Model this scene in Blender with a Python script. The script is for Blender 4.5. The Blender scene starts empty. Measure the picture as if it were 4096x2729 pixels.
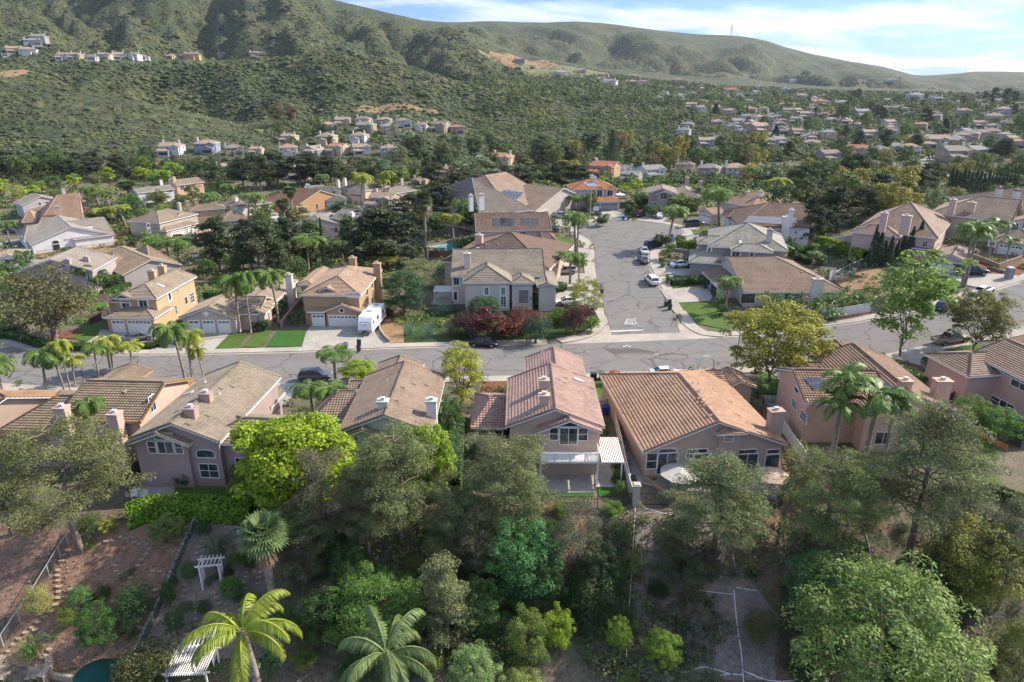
import bpy,bmesh,math,random
import numpy as np
from mathutils import Vector,Matrix
random.seed(7);RNG=np.random.default_rng(7)
SC=bpy.context.scene
COL=SC.collection
R=math.radians
# ------------------------------------------------ camera
CAM_H=40.0
PITCH=R(20.8)
FPX=2729.0;CX,CY=2048.0,1364.5
cam_d=bpy.data.cameras.new("camera");cam=bpy.data.objects.new("camera",cam_d);COL.objects.link(cam)
cam.location=(0,0,CAM_H);cam.rotation_euler=(R(90)-PITCH,0,0)
cam_d.sensor_width=36;cam_d.lens=36*FPX/4096;cam_d.clip_start=0.5;cam_d.clip_end=40000
SC.camera=cam
# ------------------------------------------------ light
SUN_EL,SUN_AZ=R(38),R(70)
world=bpy.data.worlds.new("World");SC.world=world;world.use_nodes=True
wn=world.node_tree;wn.nodes.clear()
def wnode(t,**k):
 n=wn.nodes.new(t)
 for a,b in k.items():setattr(n,a,b)
 return n
w_out=wnode('ShaderNodeOutputWorld');w_bg=wnode('ShaderNodeBackground')
sky=wnode('ShaderNodeTexSky',sky_type='NISHITA',sun_disc=False,sun_elevation=SUN_EL,sun_rotation=SUN_AZ,altitude=200,air_density=1.0,dust_density=0.7,ozone_density=1.6)
tc=wnode('ShaderNodeTexCoord');sep=wnode('ShaderNodeSeparateXYZ');wn.links.new(tc.outputs['Generated'],sep.inputs[0])
mz=wnode('ShaderNodeMath',operation='MAXIMUM');wn.links.new(sep.outputs[2],mz.inputs[0]);mz.inputs[1].default_value=0.0
az=wnode('ShaderNodeMath',operation='ADD');wn.links.new(mz.outputs[0],az.inputs[0]);az.inputs[1].default_value=0.10
dx=wnode('ShaderNodeMath',operation='DIVIDE');wn.links.new(sep.outputs[0],dx.inputs[0]);wn.links.new(az.outputs[0],dx.inputs[1])
dy=wnode('ShaderNodeMath',operation='DIVIDE');wn.links.new(sep.outputs[1],dy.inputs[0]);wn.links.new(az.outputs[0],dy.inputs[1])
cmb=wnode('ShaderNodeCombineXYZ');wn.links.new(dx.outputs[0],cmb.inputs[0]);wn.links.new(dy.outputs[0],cmb.inputs[1])
mp=wnode('ShaderNodeMapping');wn.links.new(cmb.outputs[0],mp.inputs[0])
mp.inputs['Location'].default_value=(0.9,0.1,0);mp.inputs['Rotation'].default_value=(0,0,R(-12));mp.inputs['Scale'].default_value=(0.55,0.75,1)
cn=wnode('ShaderNodeTexNoise');wn.links.new(mp.outputs[0],cn.inputs['Vector'])
cn.inputs['Scale'].default_value=1.15;cn.inputs['Detail'].default_value=9;cn.inputs['Roughness'].default_value=0.58;cn.inputs['Distortion'].default_value=0.35
cr=wnode('ShaderNodeValToRGB');wn.links.new(cn.outputs['Fac'],cr.inputs[0])
cr.color_ramp.elements[0].position=0.46;cr.color_ramp.elements[0].color=(0.03,0.03,0.03,1)
cr.color_ramp.elements[1].position=0.64;cr.color_ramp.elements[1].color=(0.92,0.92,0.92,1)
mix=wnode('ShaderNodeMix',data_type='RGBA');wn.links.new(cr.outputs[0],mix.inputs['Factor'])
tint=wnode('ShaderNodeMix',data_type='RGBA',blend_type='MULTIPLY');te=wnode('ShaderNodeMapRange');wn.links.new(sep.outputs[2],te.inputs['Value'])
te.inputs['From Min'].default_value=.16;te.inputs['From Max'].default_value=.5;te.inputs['To Min'].default_value=1;te.inputs['To Max'].default_value=0
wn.links.new(te.outputs[0],tint.inputs['Factor']);wn.links.new(sky.outputs[0],tint.inputs['A']);tint.inputs['B'].default_value=(.25,.37,.78,1)
wn.links.new(tint.outputs['Result'],mix.inputs['A']);mix.inputs['B'].default_value=(4.4,4.6,4.9,1)
wn.links.new(mix.outputs['Result'],w_bg.inputs[0]);w_bg.inputs[1].default_value=0.15
wn.links.new(w_bg.outputs[0],w_out.inputs[0])
sun_d=bpy.data.lights.new("sun",'SUN');sun_d.energy=4.2;sun_d.angle=R(0.6);sun_d.color=(1.0,0.90,0.76)
sun=bpy.data.objects.new("sun",sun_d);COL.objects.link(sun)
sdir=Vector((math.cos(SUN_EL)*math.sin(SUN_AZ),math.cos(SUN_EL)*math.cos(SUN_AZ),math.sin(SUN_EL)))
sun.rotation_euler=sdir.to_track_quat('Z','Y').to_euler();sun.location=(200,60,300)
SC.view_settings.view_transform='Standard';SC.view_settings.look='None';SC.view_settings.gamma=1
SC.view_settings.exposure=0.97
SC.cycles.max_bounces=6;SC.cycles.diffuse_bounces=3;SC.cycles.transparent_max_bounces=8
SC.cycles.volume_bounces=0;SC.cycles.use_denoising=True
# ------------------------------------------------ projection helpers
_ct,_st=math.cos(PITCH),math.sin(PITCH)
def ray(sx,sy):
 a,b=(sx-CX)/FPX,(sy-CY)/FPX
 return (a,_ct-b*_st,-(_st+b*_ct))
def project(x,y,z):
 dz=z-CAM_H
 D=y*_ct-dz*_st;dn=-dz*_ct-y*_st
 return CX+FPX*x/D,CY+FPX*dn/D
OFF=dict(a=(0,600),b=(1000,600),c=(2000,600),d=(3046,600),e=(0,950),f=(1000,950),g=(2000,950),h=(3046,950),i=(0,1350),j=(1000,1350),k=(2000,1350),l=(3046,1200),m=(0,0),n=(1350,0),o=(2696,0),p=(0,1850),q=(1150,1850),r=(2150,1850),s=(2996,1850))
SCL=dict(m=1.6814,n=1.6814,o=1.6814,p=1.784,q=1.784,r=1.784,s=1.784)
def Z(r,x,y):
 """point read in an enlarged region of the photograph -> photograph pixel; region 'v' is the 2353 px overview"""
 if r=='v':return (x*1.7406,y*1.7406)
 k=SCL.get(r,2.242);return (OFF[r][0]+x/k,OFF[r][1]+y/k)
 # ------------------------------------------------ terrain
RINGS=[(-40,'z',[(-1,-30),(1,-30)]),(10,'z',[(-1,-24),(1,-24)]),(30,'z',[(-1,-15.5),(1,-15.5)]),(44,'z',[(-1,-7.6),(1,-7.6)]),(57.2,'z',[(-1,-.9),(1,-.9)]),(59.5,'z',[(-1,-.05),(1,-.05)]),(64,'z',[(-1,0),(1,0)]),(90,'z',[(-1,0),(.45,0),(.6,.6),(.8,1.8)]),(115,'z',[(-1,-.3),(.4,0),(.5,1.5),(.6,3.2),(.8,5.5)]),(130,'z',[(-1,-2),(-.6,-2),(-.45,-.8),(-.3,0),(0,.7),(.15,1),(.3,1.5),(.45,3),(.6,5),(.8,7)]),(150,'z',[(-1,-7),(-.6,-6),(-.45,-5),(-.3,-3),(-.15,0),(0,2),(.15,2.4),(.3,3.6),(.6,6.5),(.8,8)]),(180,'z',[(-1,-10),(-.6,-9.5),(-.3,-9),(-.22,-6),(-.13,1.5),(-.06,2.5),(0,3),(.15,4),(.3,5),(.6,6),(.8,7)]),(220,'z',[(-1,-11),(-.3,-10),(-.22,-9),(-.15,-6),(-.08,2.5),(-.04,3),(.1,5),(.2,5),(.35,4.5),(.6,3),(.8,2)]),(260,'z',[(-1,-11),(-.3,-11),(-.12,-9),(0,-1),(.08,3),(.15,3),(.3,2),(.45,-1),(.8,-2)]),(300,'p',[(-82,468),(900,468),(1000,460),(1176,446),(1400,434),(1600,432),(1800,440),(2000,450),(2353,448)]),(360,'p',[(0,420),(500,415),(1000,415),(1300,407),(1700,407),(2353,400)]),(430,'p',[(-82,378),(0,376),(200,372),(350,375),(500,372),(950,368),(1150,378),(1400,375),(1700,372),(2000,366),(2353,360)]),(480,'p',[(-82,312),(0,312),(200,314),(350,328),(500,338),(640,345),(700,335),(950,335),(1100,350),(1400,355),(1700,352),(2353,342)]),(520,'p',[(-82,250),(0,252),(200,264),(400,288),(560,310),(650,320),(750,310),(1000,312),(1100,330),(1400,335),(1700,335),(2353,325)]),(580,'p',[(-82,160),(0,168),(200,197),(400,243),(560,289),(640,287),(750,280),(870,272),(1000,278),(1100,297),(1300,315),(1500,320),(1800,315),(2353,302)]),(640,'p',[(-82,205),(0,210),(200,228),(400,268),(540,278),(600,258),(640,240),(700,264),(760,242),(850,218),(950,228),(1100,265),(1300,290),(1500,300),(1800,297),(2353,285)]),(720,'p',[(-82,160),(0,166),(150,178),(300,190),(400,200),(480,208),(540,178),(600,222),(640,205),(700,172),(800,158),(900,178),(1000,203),(1150,238),(1300,260),(1500,275),(1800,277),(2353,266)]),(800,'p',[(-82,146),(0,152),(150,143),(300,137),(450,132),(600,131),(680,122),(750,111),(800,107),(860,118),(930,140),(1000,160),(1080,183),(1200,207),(1300,230),(1400,243),(1600,257),(1800,260),(2353,252)]),(900,'p',[(-82,128),(0,134),(150,136),(450,134),(600,138),(750,124),(800,122),(900,150),(1000,165),(1100,186),(1200,203),(1300,216),(1400,226),(1600,243),(1800,247),(2353,242)]),(1000,'p',[(-82,95),(0,100),(120,110),(300,122),(480,128),(600,130),(750,124),(850,126),(950,144),(1100,178),(1200,193),(1300,203),(1500,220),(1600,232),(1800,236),(2353,235)]),(1200,'p',[(-82,60),(0,76),(100,82),(200,62),(300,58),(400,66),(500,106),(560,76),(700,66),(840,104),(900,92),(1000,118),(1100,152),(1200,176),(1300,187),(1500,203),(1700,214),(1900,222),(2353,226)]),(1500,'p',[(-82,0),(0,25),(110,52),(200,22),(330,-14),(400,20),(470,66),(540,10),(650,-10),(750,34),(800,54),(900,52),(1000,88),(1100,122),(1200,148),(1300,162),(1500,188),(1700,203),(1900,213),(2353,220)]),(1900,'p',[(-82,-120),(200,-112),(400,-92),(600,-60),(700,-17),(780,-2),(860,13),(950,35),(1035,50),(1100,80),(1200,120),(1300,145),(1450,172),(1600,190),(1900,205),(2353,215)]),(2200,'p',[(-82,-90),(600,-40),(780,35),(950,75),(1035,80),(1200,138),(1400,168),(1600,182),(1900,200),(2353,211)]),(2900,'p',[(-82,-60),(700,30),(900,74),(1050,66),(1150,82),(1200,98),(1250,78),(1330,74),(1400,112),(1460,96),(1560,120),(1640,140),(1720,122),(1800,162),(1900,178),(2000,194),(2353,207)]),(3600,'p',[(-82,-20),(800,30),(1030,49),(1080,47),(1150,45),(1250,49),(1330,44),(1400,50),(1500,64),(1600,74),(1700,77),(1760,89),(1850,117),(1950,139),(2020,147),(2100,172),(2130,173),(2200,167),(2240,161),(2353,163),(2500,168)]),(4600,'p',[(-82,60),(800,80),(2100,184),(2353,184)]),(6500,'z',[(-1,40),(1,40)]),(30000,'z',[(-1,0),(1,0)]),]
NU=321;US=np.linspace(-1.25,1.25,NU)
YD=np.concatenate([np.linspace(-40,20,61)[:-1],np.exp(np.linspace(math.log(20),math.log(30000),720))])
def ring_heights(ring):
 Y,kind,pts=ring
 if kind=='z':
  p=sorted(pts);return np.interp(US,[a for a,b in p],[b for a,b in p])
 us,zs=[],[]
 for px,py in sorted(pts):
  r=ray(px*1.7406,py*1.7406);t=Y/r[1]
  us.append(r[0]*t/Y);zs.append(CAM_H+r[2]*t)
 return np.interp(US,us,zs)
RZ=np.array([ring_heights(r)for r in RINGS]);RY=np.array([r[0]for r in RINGS],float)
TAB=np.zeros((len(YD),NU))
for j in range(NU):TAB[:,j]=np.interp(YD,RY,RZ[:,j])
def blur(a,n,ax):
 k=np.array([.25,.5,.25])
 for _ in range(n):
  p=np.concatenate([np.take(a,[0],ax),a,np.take(a,[-1],ax)],ax);m=p.shape[ax]
  a=.25*np.take(p,range(0,m-2),ax)+.5*np.take(p,range(1,m-1),ax)+.25*np.take(p,range(2,m),ax)
 return a
_b=blur(TAB,5,0);_b2=blur(blur(TAB,14,1),10,0)
wY=np.clip((YD-300)/300,0,1)[:,None]
TAB=_b*(1-wY)+(.5*_b+.5*_b2)*wY
def vnoise(x,y,s,seed):
 x=x/s;y=y/s;xi=np.floor(x).astype(int);yi=np.floor(y).astype(int);fx=x-xi;fy=y-yi
 fx=fx*fx*(3-2*fx);fy=fy*fy*(3-2*fy)
 def h(a,b):
  n=(a*374761393+b*668265263+seed*974634777)&0xffffffff;n=((n^(n>>13))*1274126177)&0xffffffff
  return ((n^(n>>16))&0xffff)/65535.0
 return (h(xi,yi)*(1-fx)+h(xi+1,yi)*fx)*(1-fy)+(h(xi,yi+1)*(1-fx)+h(xi+1,yi+1)*fx)*fy
_Y,_U=np.meshgrid(YD,US,indexing='ij');_X=_U*np.maximum(_Y,40)
gul=np.zeros_like(TAB)
for s,am,sd in ((190,1,1),(80,.5,2),(33,.24,3)):
 gul+=am*(np.abs(vnoise(_X+.35*_Y,_Y*.55,s,sd)-.5)*2-.5)
amp=np.interp(YD,[440,560,650,800,1100,1600,3000,5000,6000],[0,6,24,22,80,110,90,40,0])[:,None]
pxn=_U*1677+1176
amp=amp*(1-.92*np.clip((pxn-1050)/250,0,1)*(_Y<2300))*(1-.96*np.exp(-((_Y-3600)/420)**2))*(1-.93*np.exp(-((_Y-1900)/230)**2)*(pxn>600))*(1-.6*np.exp(-((_Y-800)/40)**2))*(1-.7*np.exp(-((_Y-580)/25)**2))
TAB=TAB+gul*amp
TAB+=(vnoise(_X,_Y,6,9)-.5)*.5*np.clip((56-_Y)/6,0,1)
def terrain(x,y):
 u=x/max(y,40.0)
 fu=min(max((u+1.25)/2.5*(NU-1),0),NU-1.001);iu=int(fu);fu-=iu
 if y<20:fy=(y+40)/1.0;fy=min(max(fy,0),59.999)
 else:fy=60+(math.log(y)-math.log(20))/(math.log(30000)-math.log(20))*719
 fy=min(fy,len(YD)-1.001);iy=int(fy);fy-=iy
 T=TAB
 return (T[iy,iu]*(1-fu)+T[iy,iu+1]*fu)*(1-fy)+(T[iy+1,iu]*(1-fu)+T[iy+1,iu+1]*fu)*fy
def at(p,h=0.0,near=25.0,zref=None):
 """world point where the ray through photograph pixel p meets the surface h metres above the ground (or the level zref)"""
 r=ray(*p)
 if zref is not None:
  t=(zref-CAM_H)/r[2];return Vector((r[0]*t,r[1]*t,zref))
 t=near;pt=t
 while t<9000:
  if CAM_H+r[2]*t<terrain(r[0]*t,r[1]*t)+h:break
  pt=t;t*=1.006
 a,b=pt,t
 for _ in range(24):
  m=(a+b)/2
  if CAM_H+r[2]*m<terrain(r[0]*m,r[1]*m)+h:b=m
  else:a=m
 return Vector((r[0]*b,r[1]*b,terrain(r[0]*b,r[1]*b)+h))
def V(p,h=0.0):return at(Z('v',*p),h)
# ------------------------------------------------ object helpers
def tag(o,label=None,cat=None,group=None,kind=None):
 if label:o['label']=label
 if cat:o['category']=cat
 if group:o['group']=group
 if kind:o['kind']=kind
 return o
def empty(name,loc,rz=0.0):
 o=bpy.data.objects.new(name,None);COL.objects.link(o);o.location=loc;o.rotation_euler=(0,0,rz);o.empty_display_size=.5;return o
def mesh_obj(name,me,parent=None):
 o=bpy.data.objects.new(name,me);COL.objects.link(o)
 if parent is not None:o.parent=parent
 return o
class MB:
 """collects faces (with material slots and uvs) into one mesh"""
 def __init__(s):s.v=[];s.f=[];s.m=[];s.uv=[];s.has_uv=False;s.sm=[]
 def face(s,pts,m=0,uv=None,smooth=False):
  b=len(s.v);s.v.extend([tuple(p)for p in pts]);s.f.append(tuple(range(b,b+len(pts))));s.m.append(m);s.sm.append(smooth)
  if uv:s.has_uv=True
  s.uv.append(uv or [(0,0)]*len(pts))
 def grid(s,rows,m=0,close=False,smooth=True):
  """rows: list of equal-length point lists; shared vertices"""
  b=len(s.v);n=len(rows[0])
  for r in rows:s.v.extend([tuple(p)for p in r])
  for i in range(len(rows)-1):
   for j in range(n if close else n-1):
    k=(j+1)%n
    s.f.append((b+i*n+j,b+i*n+k,b+(i+1)*n+k,b+(i+1)*n+j));s.m.append(m);s.sm.append(smooth);s.uv.append([(0,0)]*4)
 def box(s,x0,x1,y0,y1,z0,z1,m=0,M=None):
  c=[(x0,y0,z0),(x1,y0,z0),(x1,y1,z0),(x0,y1,z0),(x0,y0,z1),(x1,y0,z1),(x1,y1,z1),(x0,y1,z1)]
  if M is not None:c=[tuple(M@Vector(p))for p in c]
  b=len(s.v);s.v.extend(c)
  for q in ((0,3,2,1),(4,5,6,7),(0,1,5,4),(1,2,6,5),(2,3,7,6),(3,0,4,7)):
   s.f.append(tuple(b+i for i in q));s.m.append(m);s.sm.append(False);s.uv.append([(0,0)]*4)
 def tube(s,pts,rad,n=8,m=0,cap=True):
  rows=[]
  for i,p in enumerate(pts):
   p=Vector(p);r=rad[i]if isinstance(rad,(list,tuple))else rad
   d=(Vector(pts[min(i+1,len(pts)-1)])-Vector(pts[max(i-1,0)]));d=d.normalized()if d.length>1e-6 else Vector((0,0,1))
   a=d.cross(Vector((0,0,1)));
   if a.length<1e-3:a=d.cross(Vector((1,0,0)))
   a.normalize();c=a.cross(d)
   rows.append([p+(a*math.cos(t)+c*math.sin(t))*r for t in [2*math.pi*k/n for k in range(n)]])
  s.grid(rows,m,close=True)
  if cap:s.face(rows[0],m);s.face(list(reversed(rows[-1])),m)
 def build(s,name,mats,parent=None):
  me=bpy.data.meshes.new(name);me.from_pydata(s.v,[],s.f)
  for mt in (mats if isinstance(mats,(list,tuple))else [mats]):me.materials.append(mt)
  me.polygons.foreach_set('material_index',s.m);me.polygons.foreach_set('use_smooth',s.sm)
  if s.has_uv:
   uv=me.uv_layers.new(name='UVMap');flat=[c for f in s.uv for p in f for c in p];uv.data.foreach_set('uv',flat)
  me.update();return mesh_obj(name,me,parent)
def kids(o):return [c for c in bpy.data.objects if c.parent==o]
KIDS={}
def copy_tree(o,loc,rz,scale=None,color=None,parts=True):
 c=o.copy();COL.objects.link(c);c.location=loc;c.rotation_euler=(0,0,rz)
 if scale is not None:c.scale=scale
 for k in ('label','group'):
  if k in c:del c[k]
 if parts:
  def rec(src,dst):
   if src not in KIDS:KIDS[src]=kids(src)
   for ch in KIDS[src]:
    d=ch.copy();COL.objects.link(d);d.parent=dst
    if color:d.color=(*color,1)
    rec(ch,d)
  rec(o,c)
 if color:c.color=(*color,1)
 return c
 # ------------------------------------------------ materials
def mat(name,col=(.5,.5,.5),rough=.8,noise=None,bump=None,metal=0.0,spec=.3,obj_color=False,trans=0.0,coords='Object',emit=None):
 """noise: list of (scale, colour, low, high) mixed over the base; bump: (scale, strength, distance)"""
 m=bpy.data.materials.new(name);m.use_nodes=True;t=m.node_tree;b=t.nodes['Principled BSDF']
 b.inputs['Roughness'].default_value=rough;b.inputs['Metallic'].default_value=metal;b.inputs['Specular IOR Level'].default_value=spec
 c=t.nodes.new('ShaderNodeTexCoord');src=c.outputs[coords]
 if obj_color:
  oi=t.nodes.new('ShaderNodeObjectInfo');cur=oi.outputs['Color']
 else:
  rgb=t.nodes.new('ShaderNodeRGB');rgb.outputs[0].default_value=(*col,1);cur=rgb.outputs[0]
 for sc,cc,lo,hi in (noise or []):
  n=t.nodes.new('ShaderNodeTexNoise');n.inputs['Scale'].default_value=sc;n.inputs['Detail'].default_value=5;n.inputs['Roughness'].default_value=.6
  t.links.new(src,n.inputs['Vector'])
  mr=t.nodes.new('ShaderNodeMapRange');mr.inputs['From Min'].default_value=lo;mr.inputs['From Max'].default_value=hi;t.links.new(n.outputs['Fac'],mr.inputs['Value'])
  mx=t.nodes.new('ShaderNodeMix');mx.data_type='RGBA';t.links.new(mr.outputs[0],mx.inputs['Factor']);t.links.new(cur,mx.inputs['A'])
  if isinstance(cc,(int,float)):
   mu=t.nodes.new('ShaderNodeMix');mu.data_type='RGBA';mu.blend_type='MULTIPLY';mu.inputs['Factor'].default_value=1;t.links.new(cur,mu.inputs['A']);mu.inputs['B'].default_value=(cc,cc,cc,1)
   t.links.new(mu.outputs['Result'],mx.inputs['B'])
  else:mx.inputs['B'].default_value=(*cc,1)
  cur=mx.outputs['Result']
 t.links.new(cur,b.inputs['Base Color'])
 if bump:
  n=t.nodes.new('ShaderNodeTexNoise');n.inputs['Scale'].default_value=bump[0];n.inputs['Detail'].default_value=4;t.links.new(src,n.inputs['Vector'])
  bp=t.nodes.new('ShaderNodeBump');bp.inputs['Strength'].default_value=bump[1];bp.inputs['Distance'].default_value=bump[2]
  t.links.new(n.outputs['Fac'],bp.inputs['Height']);t.links.new(bp.outputs[0],b.inputs['Normal'])
 if trans>0:
  tr=t.nodes.new('ShaderNodeBsdfTranslucent');t.links.new(cur,tr.inputs[0]);ms=t.nodes.new('ShaderNodeMixShader');ms.inputs[0].default_value=trans
  t.links.new(b.outputs[0],ms.inputs[1]);t.links.new(tr.outputs[0],ms.inputs[2]);t.links.new(ms.outputs[0],t.nodes['Material Output'].inputs[0])
 m['cur']=0
 return m
 # ------------------------------------------------ ground materials
def ground_material():
 m=mat('ground',(.175,.135,.10),.95,noise=[(.5,(.12,.11,.075),.4,.65),(.13,(.085,.105,.045),.45,.6),(.05,(.21,.12,.075),.55,.62),(3.0,(.055,.048,.036),.5,.7),(9.,1.5,.55,.72)],bump=(2.5,.5,.12))
 t=m.node_tree;b=t.nodes['Principled BSDF'];cur=b.inputs['Base Color'].links[0].from_socket
 g=t.nodes.new('ShaderNodeNewGeometry');sp=t.nodes.new('ShaderNodeSeparateXYZ');t.links.new(g.outputs['Position'],sp.inputs[0])
 far=t.nodes.new('ShaderNodeMapRange');t.links.new(sp.outputs[1],far.inputs['Value']);far.inputs['From Min'].default_value=405;far.inputs['From Max'].default_value=450
 def ns(scale,detail=6):
  n=t.nodes.new('ShaderNodeTexNoise');n.inputs['Scale'].default_value=scale;n.inputs['Detail'].default_value=detail;n.inputs['Roughness'].default_value=.62
  t.links.new(g.outputs['Position'],n.inputs['Vector']);return n
 n1=ns(.012);n2=ns(.11);vo=t.nodes.new('ShaderNodeTexVoronoi');vo.inputs['Scale'].default_value=.16;t.links.new(g.outputs['Position'],vo.inputs['Vector'])
 r1=t.nodes.new('ShaderNodeValToRGB');t.links.new(n1.outputs['Fac'],r1.inputs[0])
 e=r1.color_ramp.elements;e[0].position=.35;e[0].color=(.050,.068,.031,1);e[1].position=.66;e[1].color=(.098,.105,.046,1)
 r2=t.nodes.new('ShaderNodeValToRGB');t.links.new(n2.outputs['Fac'],r2.inputs[0])
 e=r2.color_ramp.elements;e[0].position=.42;e[0].color=(.35,.42,.38,1);e[1].position=.6;e[1].color=(1.15,1.12,1.05,1)
 mu=t.nodes.new('ShaderNodeMix');mu.data_type='RGBA';mu.blend_type='MULTIPLY';mu.inputs['Factor'].default_value=.75
 t.links.new(r1.outputs[0],mu.inputs['A']);t.links.new(r2.outputs[0],mu.inputs['B'])
 mx=t.nodes.new('ShaderNodeMix');mx.data_type='RGBA';t.links.new(far.outputs[0],mx.inputs['Factor']);t.links.new(cur,mx.inputs['A']);t.links.new(mu.outputs['Result'],mx.inputs['B'])
 t.links.new(mx.outputs['Result'],b.inputs['Base Color'])
 bp0=b.inputs['Normal'].links[0].from_node
 hm=t.nodes.new('ShaderNodeMath');hm.operation='MULTIPLY';t.links.new(vo.outputs['Distance'],hm.inputs[0]);hm.inputs[1].default_value=-3.0
 ad=t.nodes.new('ShaderNodeMath');ad.operation='ADD';t.links.new(hm.outputs[0],ad.inputs[0])
 nb=ns(.06,8);m2=t.nodes.new('ShaderNodeMath');m2.operation='MULTIPLY';t.links.new(nb.outputs['Fac'],m2.inputs[0]);m2.inputs[1].default_value=9.;t.links.new(m2.outputs[0],ad.inputs[1])
 fm=t.nodes.new('ShaderNodeMath');fm.operation='MULTIPLY';t.links.new(ad.outputs[0],fm.inputs[0]);t.links.new(far.outputs[0],fm.inputs[1])
 bp=t.nodes.new('ShaderNodeBump');bp.inputs['Strength'].default_value=.8;bp.inputs['Distance'].default_value=1.0
 t.links.new(fm.outputs[0],bp.inputs['Height']);t.links.new(bp0.outputs[0],bp.inputs['Normal']);t.links.new(bp.outputs[0],b.inputs['Normal'])
 return m
_x=_X.ravel();_y=_Y.ravel();_z=TAB.ravel();n0=len(YD)
co=np.stack([_x,_y,_z],1).ravel()
gm=bpy.data.meshes.new('ground');gm.vertices.add(n0*NU);gm.vertices.foreach_set('co',co)
ii,jj=np.meshgrid(np.arange(n0-1),np.arange(NU-1),indexing='ij');a_=(ii*NU+jj).ravel()
q=np.stack([a_,a_+1,a_+NU+1,a_+NU],1)
gm.loops.add(q.size);gm.loops.foreach_set('vertex_index',q.ravel());gm.polygons.add(len(q))
gm.polygons.foreach_set('loop_start',np.arange(len(q))*4);gm.polygons.foreach_set('loop_total',np.full(len(q),4));gm.polygons.foreach_set('use_smooth',np.ones(len(q),bool))
gm.update(calc_edges=True);gm.materials.append(ground_material())
tag(mesh_obj('ground',gm),kind='structure')
# ------------------------------------------------ sheets that follow the ground
def clip_poly(poly,ax,v,keep_low):
 out=[];n=len(poly)
 for i in range(n):
  a,b=poly[i],poly[(i+1)%n];da,db=a[ax]-v,b[ax]-v
  if not keep_low:da,db=-da,-db
  if da<=0:out.append(a)
  if (da<0<db)or (db<0<da):
   t=da/(da-db);out.append(tuple(a[k]+(b[k]-a[k])*t for k in range(2)))
 return out
def sheet(name,polys,dz,material,step=3.0,thick=0.0,parent=None):
 """polys: outlines as world (x, y); laid dz above the ground, with vertical sides when thick"""
 mb=MB()
 for poly in polys:
  from mathutils.geometry import tessellate_polygon
  poly=[(p[0],p[1])for p in poly]
  tris=tessellate_polygon([[Vector((x,y,0))for x,y in poly]])
  idx={}
  def vid(x,y):
   k=(round(x,3),round(y,3))
   if k not in idx:idx[k]=len(mb.v);mb.v.append((x,y,terrain(x,y)+dz))
   return idx[k]
  for tr in tris:
   tp=[poly[i]for i in tr];x0=min(p[0]for p in tp);x1=max(p[0]for p in tp);y0=min(p[1]for p in tp);y1=max(p[1]for p in tp)
   for gx in range(math.floor(x0/step),math.ceil(x1/step)):
    cx_=clip_poly(clip_poly(tp,0,(gx+1)*step,True),0,gx*step,False)
    if len(cx_)<3:continue
    for gy in range(math.floor(y0/step),math.ceil(y1/step)):
     c2=clip_poly(clip_poly(cx_,1,(gy+1)*step,True),1,gy*step,False)
     if len(c2)<3:continue
     ids=[]
     for p in c2:
      i_=vid(*p)
      if i_ not in ids:ids.append(i_)
     if len(ids)<3:continue
     ar=sum(c2[k][0]*c2[(k+1)%len(c2)][1]-c2[(k+1)%len(c2)][0]*c2[k][1]for k in range(len(c2)))
     if abs(ar)<1e-5:continue
     if ar<0:ids.reverse()
     mb.f.append(tuple(ids));mb.m.append(0);mb.sm.append(False);mb.uv.append([(0,0)]*len(ids))
  if thick>0:
   n=len(poly);s_=sum(poly[k][0]*poly[(k+1)%n][1]-poly[(k+1)%n][0]*poly[k][1]for k in range(n))
   for k in range(n):
    a,b=poly[k],poly[(k+1)%n]
    if s_<0:a,b=b,a
    L=math.dist(a,b);m_=max(1,int(L/step))
    for q_ in range(m_):
     p=[a[c]+(b[c]-a[c])*q_/m_ for c in (0,1)];r_=[a[c]+(b[c]-a[c])*(q_+1)/m_ for c in (0,1)]
     mb.face([(p[0],p[1],terrain(*p)+dz-thick),(r_[0],r_[1],terrain(*r_)+dz-thick),(r_[0],r_[1],terrain(*r_)+dz),(p[0],p[1],terrain(*p)+dz)])
 return mb.build(name,material,parent)
def smooth_line(pts,n=6):
 out=[]
 P=[pts[0]]+list(pts)+[pts[-1]]
 for i in range(1,len(P)-2):
  for k in range(n):
   t=k/n
   out.append(tuple(.5*((2*P[i][c])+(-P[i-1][c]+P[i+1][c])*t+(2*P[i-1][c]-5*P[i][c]+4*P[i+1][c]-P[i+2][c])*t*t+(-P[i-1][c]+3*P[i][c]-3*P[i+1][c]+P[i+2][c])*t**3)for c in (0,1)))
 out.append(tuple(pts[-1]));return out
def offset(line,d):
 """parallel line, d metres to the left of its direction"""
 out=[]
 for i,p in enumerate(line):
  a=line[max(i-1,0)];b=line[min(i+1,len(line)-1)];tx,ty=b[0]-a[0],b[1]-a[1];L=math.hypot(tx,ty)or 1
  out.append((p[0]-ty/L*d,p[1]+tx/L*d))
 return out
def strip(line,d0,d1):return offset(line,d0)+list(reversed(offset(line,d1)))
def G(r,pts,sm=0):
 w=[tuple(at(Z(r,x,y))[:2])for x,y in pts]
 return smooth_line(w,sm)if sm else w
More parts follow.
